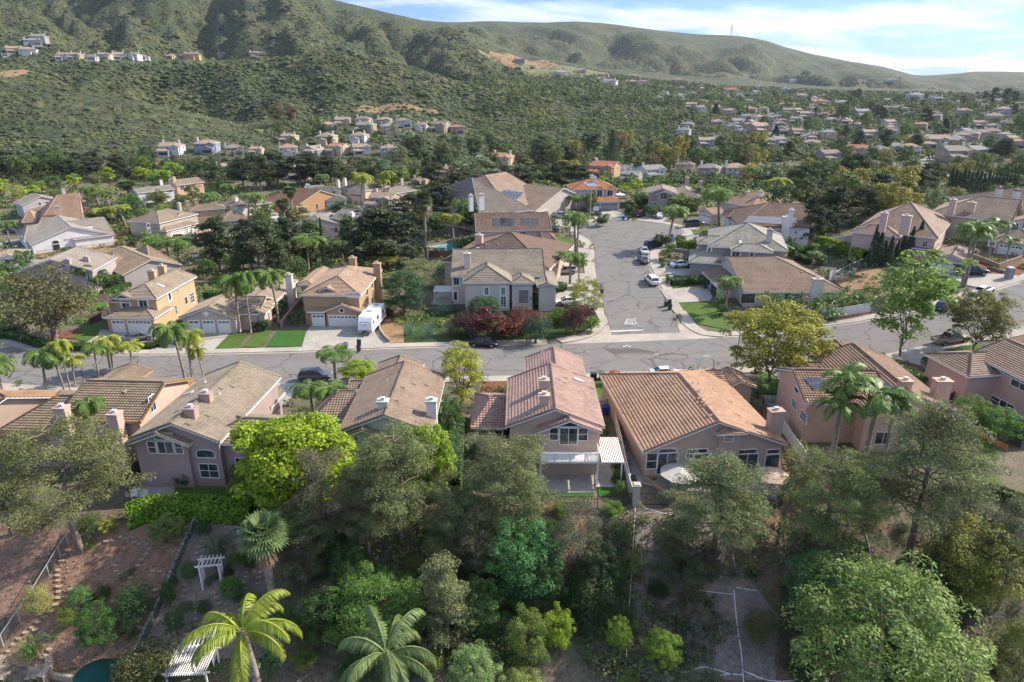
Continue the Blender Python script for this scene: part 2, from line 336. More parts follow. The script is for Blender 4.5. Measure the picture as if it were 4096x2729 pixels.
 # ------------------------------------------------ streets
def crack_mat(name,base,crack,scale,width,seams=False):
 m=mat(name,base,.9,noise=[(.35,tuple(c*.86 for c in base),.4,.65),(1.6,tuple(c*1.12 for c in base),.5,.75),(30,.88,.45,.7),(.09,tuple(c*.92 for c in base),.5,.7)],bump=(40,.3,.01))
 t=m.node_tree;b=t.nodes['Principled BSDF'];cur=b.inputs['Base Color'].links[0].from_socket
 tc_=t.nodes.new('ShaderNodeTexCoord');ns=t.nodes.new('ShaderNodeTexNoise');ns.inputs['Scale'].default_value=.35;ns.inputs['Detail'].default_value=6;ns.inputs['Roughness'].default_value=.7
 t.links.new(tc_.outputs['Object'],ns.inputs['Vector'])
 mxv=t.nodes.new('ShaderNodeMix');mxv.data_type='VECTOR';mxv.inputs['Factor'].default_value=1
 ad=t.nodes.new('ShaderNodeVectorMath');ad.operation='MULTIPLY_ADD';t.links.new(ns.outputs['Color'],ad.inputs[0]);ad.inputs[1].default_value=(3,3,0);t.links.new(tc_.outputs['Object'],ad.inputs[2])
 fl=t.nodes.new('ShaderNodeVectorMath');fl.operation='MULTIPLY';t.links.new(ad.outputs[0],fl.inputs[0]);fl.inputs[1].default_value=(1,1.25,0)
 for sc,w,hide in ((scale,width,None),(scale*2.6,width*.6,.66)):
  vo=t.nodes.new('ShaderNodeTexVoronoi');vo.feature='DISTANCE_TO_EDGE';vo.inputs['Scale'].default_value=sc;t.links.new(fl.outputs[0],vo.inputs['Vector'])
  mr=t.nodes.new('ShaderNodeMapRange');t.links.new(vo.outputs['Distance'],mr.inputs['Value']);mr.inputs['From Min'].default_value=w*sc*.5;mr.inputs['From Max'].default_value=w*sc*1.3;mr.inputs['To Min'].default_value=1;mr.inputs['To Max'].default_value=0
  fac=mr.outputs[0]
  n2=t.nodes.new('ShaderNodeTexNoise');n2.inputs['Scale'].default_value=.16 if hide else .22;t.links.new(tc_.outputs['Object'],n2.inputs['Vector'])
  m3=t.nodes.new('ShaderNodeMapRange');t.links.new(n2.outputs['Fac'],m3.inputs['Value']);m3.inputs['From Min'].default_value=hide or .34;m3.inputs['From Max'].default_value=(hide or .34)+.05
  mm=t.nodes.new('ShaderNodeMath');mm.operation='MULTIPLY';t.links.new(fac,mm.inputs[0]);t.links.new(m3.outputs[0],mm.inputs[1])
  mx=t.nodes.new('ShaderNodeMix');mx.data_type='RGBA';t.links.new(mm.outputs[0],mx.inputs['Factor']);t.links.new(cur,mx.inputs['A']);mx.inputs['B'].default_value=(*crack,1);cur=mx.outputs['Result']
 t.links.new(cur,b.inputs['Base Color']);return m
M_ASPH=crack_mat('asphalt',(.185,.172,.162),(.095,.085,.08),.17,.10)
M_CONC=mat('pavement_concrete',(.40,.355,.30),.9,noise=[(.4,(.33,.29,.245),.4,.65),(4,(.44,.40,.34),.5,.7),(25,.88,.5,.7),(.12,(.30,.27,.235),.52,.66)],bump=(30,.2,.01))
M_DRIVE=mat('driveway_concrete',(.37,.34,.30),.9,noise=[(.3,(.29,.265,.235),.4,.62),(2.5,(.41,.38,.34),.5,.7),(.8,(.24,.22,.20),.58,.72),(25,.88,.5,.7)],bump=(30,.2,.01))
M_WHITE=mat('road_paint',(.72,.69,.64),.7,noise=[(6,(.35,.33,.31),.52,.62)])
M_LAWN=mat('lawn',(.075,.135,.018),.9,noise=[(.5,(.05,.10,.014),.4,.65),(3,(.105,.165,.028),.5,.7),(.25,(.13,.15,.035),.58,.72),(30,.7,.45,.7)],bump=(25,.9,.05))
M_TURF=mat('turf',(.03,.105,.012),.9,noise=[(1.2,(.045,.13,.018),.4,.7),(30,.75,.45,.7)],bump=(30,.8,.04))
M_MULCH=mat('mulch',(.17,.075,.035),.95,noise=[(3,(.10,.045,.025),.45,.6),(12,(.24,.11,.055),.5,.65)],bump=(12,.8,.05))
M_DIRT=mat('bare_earth',(.27,.17,.09),.95,noise=[(.3,(.19,.115,.06),.4,.65),(2,(.34,.235,.135),.5,.7),(9,.6,.55,.7)],bump=(4,.7,.08))
M_GCOV=mat('ground_cover',(.045,.085,.02),.95,noise=[(1.3,(.028,.05,.014),.42,.6),(4,(.085,.12,.03),.52,.68),(.3,(.12,.09,.045),.57,.68),(14,1.8,.62,.7)],bump=(6,1.,.3))
M_BRICK=mat('brick_paving',(.26,.105,.065),.9,noise=[(8,(.18,.07,.045),.45,.6)],bump=(20,.3,.02))
W2=lambda lst:[tuple(p)for r_,pts in lst for p in G(r_,pts)]
far_edge=W2([('e',[(-420,820),(-150,880),(0,932),(100,972),(200,1003),(330,1030),(520,1048),(1320,1062)]),('f',[(0,1047),(600,1030),(1250,1003),(1750,990)]),('g',[(0,975),(560,955),(1000,942),(1400,925),(2000,900)]),('h',[(510,818),(700,795),(900,765),(1200,700),(1480,648),(1600,612),(2070,487),(2354,400),(2750,270)])])
near_edge=W2([('i',[(-700,400),(-300,402),(0,410),(500,442),(1000,452),(1530,428)]),('j',[(0,415),(800,405),(1750,352)]),('k',[(0,345),(800,322),(1700,285),(2000,277)]),('l',[(200,585),(700,560),(1120,485),(1500,402),(2000,322),(2354,232),(2800,100)])])
far_edge=smooth_line(far_edge,4);near_edge=smooth_line(near_edge,4)
asph=far_edge+list(reversed(near_edge))
tag(sheet('main_road',[asph],.03,M_ASPH),kind='structure')
side_L=W2([('g',[(1000,878),(965,740),(940,650),(905,520),(880,420),(857,300),(847,180)]),('c',[(845,905),(833,860),(805,815),(755,780),(715,745),(725,695),(790,658),(880,640)])])
side_R=W2([('g',[(1617,857),(1540,660),(1470,540),(1410,415),(1345,290),(1325,210)]),('c',[(1330,925),(1370,893),(1450,860),(1560,828),(1620,800),(1642,757),(1610,715),(1530,682),(1400,658),(1250,640),(1130,631),(1000,633)])])
side_L=smooth_line(side_L,4);side_R=smooth_line(side_R,4)
tag(sheet('side_road',[side_L+list(reversed(side_R))],.03,M_ASPH),kind='structure')
cross=W2([('g',[(560,957),(1000,944),(1400,927),(1990,902),(1900,893),(1780,872),(1660,800),(1600,720),(1556,668),(1617,855),(1000,876),(962,735),(938,690),(946,760),(930,815),(880,865),(800,903),(700,930)])])
tag(sheet('gutter_apron',[cross],.035,M_CONC,step=2),kind='structure')
def along(line,x0,x1):return [p for p in line if x0<=p[0]<=x1]
xm0=at(Z('g',560,957))[0];xm1=at(Z('g',1990,902))[0]
fl_,fr_=along(far_edge,-999,xm0),along(far_edge,xm1,999)
gut=[strip(fl_,.02,.5),strip(fr_,.02,.5),strip(near_edge,-.02,-.5)]
sL=side_L[10:];sR=side_R[8:]
gut+=[strip(sL,.02,.45),strip(sR,-.02,-.45)]
tag(sheet('gutter',gut,.036,M_CONC),kind='structure')
corner_l=W2([('g',[(560,952),(700,926),(800,898),(880,858),(928,808),(944,755),(937,690),(930,640)])]);corner_r=W2([('g',[(1556,668),(1600,720),(1660,800),(1780,870),(1900,890),(1990,897)])])
fl2=fl_+corner_l+[p for p in sL];
corner_l,corner_r=smooth_line(corner_l,4),smooth_line(corner_r,4)
pav=[strip(fl_,.5,2.3),strip(corner_l,.02,2.2),strip(corner_r,.02,2.2),strip(fr_,.5,2.3),strip(near_edge,-.5,-2.2),strip(sL,.45,2.4),strip(sR,-.45,-2.4)]
tag(sheet('pavement',pav,.15,M_CONC,thick=.14),kind='structure')
drv=[('e',[(900,835),(1370,850),(1420,852),(1520,785),(1555,800),(1350,940),(1250,950),(960,1035),(640,1035),(880,885)]),('e',[(1700,842),(2085,850),(2060,870),(1920,1005),(1880,1040),(1330,1045),(1360,1010),(1450,960),(1690,880)]),('f',[(560,792),(980,810),(1150,780),(1170,880),(1260,962),(1250,985),(460,1010),(500,870),(530,820)]),('g',[(465,480),(700,488),(850,490),(895,560),(850,612),(700,612),(480,612)]),('g',[(488,325),(840,330),(855,440),(600,452),(490,445)]),('c',[(470,852),(520,862),(750,887),(835,935),(835,1010),(760,950),(600,940),(470,930)]),('c',[(470,610),(520,555),(620,580),(730,655),(725,710),(560,692),(500,682)]),('c',[(815,558),(1072,548),(1122,570),(1112,628),(860,636)]),('c',[(1310,560),(1545,560),(1565,590),(1430,660),(1290,645),(1190,625),(1200,600)]),('c',[(1645,690),(1835,635),(1845,680),(1760,720),(1620,722)]),('c',[(1640,752),(1785,770),(1775,812),(1610,800)]),('g',[(1345,255),(1480,250),(1530,268),(1745,290),(1792,332),(1640,350),(1530,335),(1480,335),(1400,362)]),('g',[(1440,480),(1790,440),(1852,428),(1905,540),(1880,575),(1600,592),(1548,640),(1480,540)]),('h',[(1535,300),(1800,265),(2022,330),(2354,350),(2600,300),(2700,250),(2300,390),(2060,470),(1860,440),(1700,370),(1540,325)]),('j',[(60,418),(500,415),(405,495),(335,600),(240,655),(-60,640),(-60,480)]),('l',[(60,625),(200,592),(480,575),(400,640),(285,775),(200,770)]),('l',[(1180,530),(1500,415),(1640,500),(1590,560),(1640,640),(1540,700),(1440,600),(1290,560)])]
drv.append(('g',[(1535,645),(1598,592),(1640,650),(1590,700),(1560,672)]))
tag(sheet('driveway',[G(r_,p)for r_,p in drv],.162,M_DRIVE,thick=.13),kind='structure')
pat=[('p',[(940,128),(1275,150),(1235,240),(1060,265),(900,245),(880,160)]),('r',[(-60,55),(405,55),(398,218),(40,222),(0,205),(-30,180)]),('r',[(410,-60),(545,-60),(548,180),(415,180)]),('k',[(1040,640),(1190,640),(1200,900),(1260,1233),(1160,1233),(1080,800)]),('r',[(640,-30),(760,-30),(740,50),(850,110),(960,110),(1100,110),(1700,120),(1750,150),(1700,270),(1560,240),(1000,200),(720,150)]),('l',[(20,860),(260,850),(280,1010),(180,1010),(30,930)]),('f',[(1690,480),(1815,480),(1820,600),(1720,612),(1620,600)])]
tag(sheet('patio',[G(r_,p)for r_,p in pat],.10,mat('patio_concrete',(.36,.335,.30),.9,noise=[(.8,(.27,.25,.225),.4,.65),(6,(.41,.385,.35),.5,.7)],bump=(20,.2,.01)),thick=.13),kind='structure')
lawns=[('e',[(1930,1000),(2062,867),(2240,870),(2200,910),(2150,1000)]),('f',[(-60,985),(65,835),(212,822),(130,962),(60,990)]),('e',[(650,905),(760,770),(930,765),(962,780),(860,838),(895,880),(800,950)]),('e',[(780,600),(950,580),(962,640),(800,668)]),('g',[(1595,597),(1900,578),(1960,650),(2040,720),(2040,832),(1710,765),(1655,692)]),('g',[(1502,442),(1782,430),(1800,450),(1512,466)]),('c',[(485,768),(560,780),(700,840),(752,872),(755,886),(520,866),(485,842)]),('c',[(750,560),(862,600),(850,618),(780,612)]),('c',[(1710,735),(1950,700),(1960,752),(1712,762)]),('h',[(1525,330),(1620,330),(1855,440),(1700,455),(1620,540),(1540,552)]),('h',[(1570,1028),(1980,952),(2010,962),(1990,1022),(1700,1072),(1620,1052)]),('l',[(0,650),(130,650),(262,760),(245,842),(30,845),(-60,830)]),('l',[(1830,1250),(2000,1262),(2150,1350),(2120,1440),(1900,1450),(1800,1400)]),('s',[(1380,120),(1750,90),(1850,190),(1975,225),(1990,290),(1660,200),(1400,190)]),('p',[(1250,182),(1650,190),(1720,248),(1240,243)]),('k',[(842,382),(942,382),(990,525),(872,572)])]
tag(sheet('lawn',[G(r_,p)for r_,p in lawns],.10,M_LAWN),kind='structure')
turf=[('f',[(150,985),(240,850),(480,832),(505,882),(470,985)]),('q',[(1180,30),(1250,20),(1420,200),(1240,190)]),('r',[(425,182),(545,185),(580,245),(440,250)]),('r',[(-120,225),(400,225),(400,250),(-120,252)])]
tag(sheet('turf',[G(r_,p)for r_,p in turf],.11,M_TURF),kind='structure')
mul=[('j',[(2090,402),(2335,398),(2335,500),(2075,502)]),('k',[(948,395),(1075,392),(1075,470),(990,500)]),('e',[(520,860),(720,830),(730,850),(640,910),(420,900)]),('h',[(1880,180),(2330,230),(2330,340),(2100,350),(1880,240)]),('r',[(730,50),(860,80),(850,130),(760,140)]),('l',[(180,1170),(350,1400),(270,1480),(180,1480)]),('h',[(510,745),(960,660),(1010,650),(960,700),(520,765)])]
tag(sheet('mulch_bed',[G(r_,p)for r_,p in mul],.11,M_MULCH),kind='structure')
dirt=[('h',[(660,390),(940,275),(1070,290),(1060,460),(800,482),(680,432)]),('a',[(920,765),(1150,750),(1180,830),(1210,870),(640,985),(335,965),(330,930)]),('f',[(1170,700),(1240,650),(1400,700),(1380,950),(1260,955),(1180,870)]),('v',[(830,242),(920,236),(1000,252),(1010,262),(930,250),(820,256)]),('v',[(1095,116),(1130,118),(1250,138),(1285,150),(1180,158),(1160,150),(1125,135)]),('v',[(1765,222),(1800,232),(1930,250),(1980,266),(1950,270),(1860,252),(1770,232)]),('v',[(0,165),(55,160),(80,166),(30,178),(0,178)])]
tag(sheet('bare_earth',[G(r_,p)for r_,p in dirt],.14,M_DIRT,step=4),kind='structure')
grs=[('v',[(1185,152),(1290,150),(1400,170),(1390,182),(1290,178),(1200,165)])]
tag(sheet('dry_grass',[G(r_,p)for r_,p in grs],.3,mat('dry_grass',(.15,.15,.06),.95,noise=[(.03,(.20,.18,.085),.45,.6),(.15,(.07,.09,.035),.5,.6)]),step=12),kind='structure')
soil=lambda n,c,r_,p:tag(sheet(n,[G(r_,p)],.07,mat(n,c,.95,noise=[(.4,tuple(v*.75 for v in c),.4,.6),(2,tuple(v*1.25 for v in c),.5,.7),(9,.55,.52,.7),(25,1.4,.6,.75)],bump=(8,.8,.05)),step=1.0),kind='structure')
soil('garden_soil',(.25,.155,.105),'p',[(420,590),(520,430),(1380,400),(1290,600),(950,1360),(330,1520),(-60,1400),(-60,1330)]);soil('rose_garden_soil',(.225,.185,.15),'p',[(1425,400),(1860,430),(1960,800),(1960,1400),(1250,1420),(965,1380),(1300,620)]);soil('slope_soil',(.215,.18,.155),'r',[(705,335),(1120,345),(1400,700),(1720,1100),(1700,1560),(640,1560),(690,700)]);soil('red_slope',(.30,.17,.11),'s',[(-60,330),(230,340),(160,640),(-100,620),(-200,450)]);soil('west_slope_soil',(.24,.155,.11),'p',[(-200,420),(60,430),(440,480),(400,600),(100,1060),(-200,1300)])
gc=[('f',[(1375,715),(1600,680),(1930,665),(2354,670),(2354,925),(1385,952)]),('g',[(0,668),(430,640),(840,640),(888,740),(840,800),(700,880),(560,905),(0,920)])]
tag(sheet('ground_cover',[G(r_,p)for r_,p in gc],.16,M_GCOV),kind='structure')
strts=[('a',[(-200,1100),(0,1060),(220,985),(340,985),(620,985),(1290,893),(1350,905),(1060,960),(880,1045),(600,1065),(200,1130),(-200,1233)]),('b',[(420,590),(640,540),(760,560),(940,510),(1180,470),(1260,480),(1380,520),(1000,560),(740,640),(600,640)]),('a',[(1640,820),(1900,760),(2100,740),(2200,700),(2260,720),(2300,760),(2100,850),(1700,860)]),('o',[(1580,1100),(1640,1060),(1720,1050),(1830,1040),(1850,1055),(1760,1085),(1700,1115),(1690,1177),(1640,1177)]),('a',[(-60,850),(90,810),(170,800),(170,830),(60,860),(-60,900)])]
tag(sheet('valley_street',[G(r_,p)for r_,p in strts],.06,mat('valley_street',(.30,.275,.245),.9,noise=[(.2,(.22,.20,.185),.4,.6)])),kind='structure')
def marking(name,quads,dz=.05):
 mb=MB()
 for q_ in quads:mb.face([(p[0],p[1],terrain(p[0],p[1])+dz)for p in q_])
 return tag(mb.build(name,M_WHITE),kind='structure')
bar=G('g',[(993,850),(1283,835),(1283,829),(993,840)]);marking('stop_line',[bar])
def stop_word():
 p0=at(Z('g',1222,728));p1=at(Z('g',1114,733));p2=at(Z('g',1225,778))
 ux=(p1-p0);uy=(p2-p0);quads=[]
 def st(pts,w):
  for a,b in zip(pts[:-1],pts[1:]):
   dx_,dy_=b[0]-a[0],b[1]-a[1]
   if abs(dx_)>abs(dy_):q_=[(a[0],a[1]-.055),(b[0],b[1]-.055),(b[0],b[1]+.055),(a[0],a[1]+.055)]
   else:q_=[(a[0]-w/2,a[1]),(b[0]-w/2,b[1]),(b[0]+w/2,b[1]),(a[0]+w/2,a[1])]
   quads.append([p0+ux*x+uy*y for x,y in q_])
 W=.036
 S=[(.19,.85),(.16,.95),(.06,.95),(.03,.85),(.03,.62),(.08,.53),(.15,.47),(.19,.38),(.19,.15),(.16,.05),(.06,.05),(.03,.15)]
 st(S,W);st([(.25,.95),(.47,.95)],W);st([(.36,.93),(.36,0)],W)
 st([(.53,.15),(.53,.85),(.57,.95),(.67,.95),(.71,.85),(.71,.15),(.67,.05),(.57,.05),(.53,.15)],W)
 st([(.80,0),(.80,.96)],W);st([(.80,.95),(.93,.95),(.97,.85),(.97,.62),(.93,.52),(.80,.52)],W)
 return quads
marking('stop_lettering',stop_word())
# ------------------------------------------------ house materials
_MC={}
def stucco(c):
 k=('st',c)
 if k not in _MC:_MC[k]=mat('stucco',c,.92,noise=[(.5,tuple(v*.88 for v in c),.4,.65),(5,tuple(min(1,v*1.08)for v in c),.5,.7)],bump=(30,.35,.02))
 return _MC[k]
def roof_mat(c,barrel=False):
 k=('rf',c,barrel)
 if k in _MC:return _MC[k]
 c=(c[0]*.85,c[1]*.90,c[2]*.86);m=mat('roof_tile',c,.85,noise=[(.35,tuple(v*.78 for v in c),.42,.62),(1.7,tuple(min(1,v*1.18)for v in c),.5,.7)])
 t=m.node_tree;b=t.nodes['Principled BSDF'];cur=b.inputs['Base Color'].links[0].from_socket
 uv=t.nodes.new('ShaderNodeUVMap');sc=t.nodes.new('ShaderNodeVectorMath');sc.operation='MULTIPLY';t.links.new(uv.outputs[0],sc.inputs[0]);sc.inputs[1].default_value=(1/.33,1/.38,1)
 fl=t.nodes.new('ShaderNodeVectorMath');fl.operation='FLOOR';t.links.new(sc.outputs[0],fl.inputs[0])
 wn_=t.nodes.new('ShaderNodeTexWhiteNoise');t.links.new(fl.outputs[0],wn_.inputs['Vector'])
 mr=t.nodes.new('ShaderNodeMapRange');t.links.new(wn_.outputs['Value'],mr.inputs['Value']);mr.inputs['To Min'].default_value=.90;mr.inputs['To Max'].default_value=1.10
 mu=t.nodes.new('ShaderNodeVectorMath');mu.operation='MULTIPLY';t.links.new(cur,mu.inputs[0]);t.links.new(mr.outputs[0],mu.inputs[1])
 t.links.new(mu.outputs[0],b.inputs['Base Color'])
 sx=t.nodes.new('ShaderNodeSeparateXYZ');t.links.new(sc.outputs[0],sx.inputs[0])
 s1=t.nodes.new('ShaderNodeMath');s1.operation='MULTIPLY';t.links.new(sx.outputs[0],s1.inputs[0]);s1.inputs[1].default_value=6.2832
 s2=t.nodes.new('ShaderNodeMath');s2.operation='SINE';t.links.new(s1.outputs[0],s2.inputs[0])
 if not barrel:
  s3=t.nodes.new('ShaderNodeMath');s3.operation='GREATER_THAN';t.links.new(s2.outputs[0],s3.inputs[0]);s3.inputs[1].default_value=-.9;out=s3.outputs[0]
 else:out=s2.outputs[0]
 bp=t.nodes.new('ShaderNodeBump');bp.inputs['Strength'].default_value=.9 if barrel else .5;bp.inputs['Distance'].default_value=.035 if barrel else .015
 t.links.new(out,bp.inputs['Height']);t.links.new(bp.outputs[0],b.inputs['Normal'])
 _MC[k]=m;return m
M_TRIM=mat('white_trim',(.72,.70,.67),.6,noise=[(2,(.62,.60,.56),.5,.7)])
M_FRAME=mat('window_frame',(.75,.74,.72),.5)
M_GLASS=mat('window_glass',(.035,.045,.055),.12,spec=.9,noise=[(1.2,(.13,.13,.125),.5,.62),(.5,(.02,.03,.035),.5,.6)])
M_GDOOR=mat('garage_paint',(.68,.66,.62),.6,noise=[(3,(.60,.58,.55),.5,.7)])
M_GTAN=mat('garage_tan_paint',(.42,.33,.24),.6)
M_GGRAY=mat('garage_gray_paint',(.28,.28,.29),.6)
M_GBROWN=mat('garage_brown_paint',(.16,.085,.06),.6)
M_SOLAR=mat('solar_cells',(.028,.03,.045),.22,spec=.7,noise=[(4,(.04,.045,.065),.45,.6)])
M_SOLFR=mat('solar_frame',(.35,.36,.38),.4,metal=.5)
M_DARKM=mat('dark_metal',(.04,.04,.042),.5,spec=.5)
M_VENT=mat('vent_metal',(.5,.48,.46),.5)
M_WOOD=mat('fence_wood',(.15,.085,.055),.85,noise=[(3,(.10,.055,.035),.4,.65),(12,(.20,.12,.075),.5,.7)])
M_DARKWOOD=mat('weathered_wood',(.085,.065,.055),.9,noise=[(4,(.05,.04,.035),.4,.65)])
def white_noise():return random.random()
HOUSES=[]
def course_face(mb,pts,m=0,course=.38,step=.085,eave_dir=None):
 """one roof plane (counter-clockwise from above) laid as overlapping courses"""
 pts=[Vector(p)for p in pts]
 n=(pts[1]-pts[0]).cross(pts[2]-pts[0]).normalized()
 if n.z<0:pts.reverse();n=-n
 e=Vector((n.y,-n.x,0));e=e.normalized()if e.length>1e-6 else Vector((1,0,0))
 if e.length<.5:e=Vector((1,0,0))
 v=n.cross(e)
 if v.z<0:v=-v;e=-e
 o=pts[0];P=[((p-o).dot(e),(p-o).dot(v))for p in pts]
 v0=min(p[1]for p in P);v1=max(p[1]for p in P)
 if course<=0:
  mb.face([o+e*a+v*b+n*.03 for a,b in P],m,uv=[(a,b)for a,b in P]);return
 k=0
 while v0+k*course<v1-1e-4:
  a,b=v0+k*course,min(v0+(k+1)*course,v1)
  c=clip_poly(clip_poly(P,1,b,True),1,a,False)
  if len(c)>=3:
   jit=random.uniform(-.006,.006)
   mb.face([o+e*p[0]+v*p[1]+n*(step*(1-(p[1]-a)/course)+.01+jit)for p in c],m,uv=[(p[0],p[1]-v0+.001)for p in c])
   low=sorted([p for p in c if abs(p[1]-a)<1e-5])
   if len(low)>=2:
    p,q_=low[0],low[-1];mb.face([o+e*p[0]+v*a,o+e*q_[0]+v*a,o+e*q_[0]+v*a+n*(step+.01+jit),o+e*p[0]+v*a+n*(step+.01+jit)],m,uv=[(p[0],a-v0)]*4)
  k+=1
 mb.face([o+e*a+v*b-n*.12 for a,b in reversed(P)],1)
class House:
 def __init__(s,name,label,A,B,h,wall,roof,axis='x',g=None,barrel=False,fine=1,trim=None,nick=None):
  pa=at(Z(*A),h);s.g=terrain(pa[0],pa[1])if g is None else g
  a=at(Z(*A),zref=s.g+h);b=at(Z(*B),zref=s.g+h)
  yaw=math.atan2(b[1]-a[1],b[0]-a[0])-(math.pi/2 if axis=='y' else 0)
  s.o=Vector((a[0],a[1],s.g));s.yaw=yaw;s.c,s.s=math.cos(yaw),math.sin(yaw)
  s.root=tag(empty(name,s.o,yaw),label,'house');s.wall,s.roof,s.trim=stucco(wall),roof_mat(roof,barrel),trim or M_TRIM
  s.wb,s.rb,s.tb=MB(),MB(),MB();s.wings=[];s.fine=fine;s.nick=nick or label;HOUSES.append(s)
 def L(s,p):
  x,y=p[0]-s.o[0],p[1]-s.o[1];return Vector((x*s.c+y*s.s,-x*s.s+y*s.c,p[2]-s.g))
 def Wd(s,p):return Vector((s.o[0]+p[0]*s.c-p[1]*s.s,s.o[1]+p[0]*s.s+p[1]*s.c,s.g+p[2]))
 def px(s,r,x,y,h):return s.L(at(Z(r,x,y),zref=s.g+h))
 def w(s,pts,h,ridge='y',ends='gg',pitch=.38,half=None,ext=(0,0,0,0),over=.45,course=None):
  q=[s.px(p[0],p[1],p[2],p[3]if len(p)>3 else h)for p in pts]
  x0,x1=min(p[0]for p in q),max(p[0]for p in q);y0,y1=min(p[1]for p in q),max(p[1]for p in q)
  if half=='+y':y1=2*y1-y0
  if half=='+x':x1=2*x1-x0
  if half=='-x':x0=2*x0-x1
  return s.wm(x0-ext[0],x1+ext[1],y0-ext[2],y1+ext[3],h,ridge,ends,pitch,over,course)
 def wm(s,x0,x1,y0,y1,h,ridge='y',ends='gg',pitch=.38,over=.45,course=None):
  h+=.013*len(s.wings)
  if course is None:course=.38 if s.fine>=1 else 0
  sw=ridge=='y'
  a0,a1,b0,b1=(y0,y1,x0,x1)if sw else (x0,x1,y0,y1)
  f=(lambda a,b,z:(b,a,z))if sw else (lambda a,b,z:(a,b,z))
  d=(b1-b0)/2;bm=(b0+b1)/2;zr=h+d*pitch
  hl=min(d,(a1-a0)/2*.999);r0=a0+(hl if ends[0]=='h' else 0);r1=a1-(hl if ends[1]=='h' else 0)
  if ends[0]=='h' or ends[1]=='h':
   if r1<r0:r0=r1=(r0+r1)/2
  F=[[f(a0,b0,h),f(a1,b0,h),f(r1,bm,zr),f(r0,bm,zr)],[f(a1,b1,h),f(a0,b1,h),f(r0,bm,zr),f(r1,bm,zr)]]
  if ends[0]=='h':F.append([f(a0,b1,h),f(a0,b0,h),f(r0,bm,zr)])
  if ends[1]=='h':F.append([f(a1,b0,h),f(a1,b1,h),f(r1,bm,zr)])
  for p in F:course_face(s.rb,p,0,course)
  caps=[(f(r0,bm,zr),f(r1,bm,zr))]
  if ends[0]=='h':caps+=[(f(a0,b0,h),f(r0,bm,zr)),(f(a0,b1,h),f(r0,bm,zr))]
  else:caps+=[(f(a0+.06,b0,h),f(a0+.06,bm,zr)),(f(a0+.06,b1,h),f(a0+.06,bm,zr))]
  if ends[1]=='h':caps+=[(f(a1,b0,h),f(r1,bm,zr)),(f(a1,b1,h),f(r1,bm,zr))]
  else:caps+=[(f(a1-.06,b0,h),f(a1-.06,bm,zr)),(f(a1-.06,b1,h),f(a1-.06,bm,zr))]
  if s.fine>=0:
   for p,q in caps:
    p,q=Vector(p),Vector(q);Ln=(q-p).length
    if Ln<.5:continue
    n=max(1,int(Ln/.42))if s.fine>=2 else 1;up=Vector((0,0,.05));pts_,rd=[],[]
    for i in range(n):
     pts_+=[p.lerp(q,i/n)+up,p.lerp(q,(i+.98)/n)+up];rd+=[.155,.115]if s.fine>=2 else [.13,.13]
    s.rb.tube(pts_,rd,6,0)
  T=lambda p,q,hgt=.2:s._board(p,q,hgt)
  for bb in (b0,b1):T(f(a0,bb,h),f(a1,bb,h))
  for k,aa,e in ((0,a0,ends[0]),(1,a1,ends[1])):
   if e=='h':T(f(aa,b0,h),f(aa,b1,h))
   else:T(f(aa,b0,h),f(aa,bm,zr));T(f(aa,b1,h),f(aa,bm,zr))
  o=over;wt=h+o*pitch-.1;A0,A1,B0,B1=a0+o,a1-o,b0+o,b1-o;zb=-2.5
  for k,aa in ((0,A0),(1,A1)):
   if ends[k]=='g':pent=[f(aa,B0,zb),f(aa,B1,zb),f(aa,B1,wt),f(aa,bm,zr-.13),f(aa,B0,wt)]
   else:pent=[f(aa,B0,zb),f(aa,B1,zb),f(aa,B1,wt),f(aa,B0,wt)]
   s.wb.face(pent)
  for bb in (B0,B1):s.wb.face([f(A0,bb,zb),f(A1,bb,zb),f(A1,bb,wt),f(A0,bb,wt)])
  wg=dict(x0=x0,x1=x1,y0=y0,y1=y1,h=h,zr=zr,pitch=pitch,ridge=ridge,o=o,sw=sw)
  s.wings.append(wg);return wg
 def _board(s,p,q,hgt):
  p,q=Vector(p),Vector(q);d=(q-p).normalized();side=Vector((d.y,-d.x,0))
  if side.length<1e-6:return
  side.normalize();a,b=side*-.02,side*.02;dn=Vector((0,0,-hgt));up=Vector((0,0,-.0))
  c=[p+a+dn,q+a+dn,q+b+dn,p+b+dn,p+a+up,q+a+up,q+b+up,p+b+up]
  base=len(s.tb.v);s.tb.v.extend([tuple(x)for x in c])
  for f_ in ((0,3,2,1),(4,5,6,7),(0,1,5,4),(1,2,6,5),(2,3,7,6),(3,0,4,7)):s.tb.f.append(tuple(base+i for i in f_));s.tb.m.append(0);s.tb.sm.append(False);s.tb.uv.append([(0,0)]*4)
  # --- a rectangle on a wall, given by two photograph corners; returns origin, along, width, height
 def on_wall(s,wg,side,r,x0,y0,x1,y1):
  o=wg['o'];cam_l=s.L((0,0,CAM_H))
  ax,val={'f':(1,wg['y0']+o),'b':(1,wg['y1']-o),'l':(0,wg['x0']+o),'r':(0,wg['x1']-o)}[side]
  out=[]
  for X,Y in ((x0,y0),(x1,y1)):
   w_=ray(*Z(r,X,Y));d=Vector((w_[0]*s.c+w_[1]*s.s,-w_[0]*s.s+w_[1]*s.c,w_[2]))
   t=(val-cam_l[ax])/d[ax];out.append(cam_l+d*t)
  a=1-ax;u0,u1=sorted((out[0][a],out[1][a]));z0,z1=sorted((out[0][2],out[1][2]))
  return s.frame(wg,side,u0,u1,z0,z1)
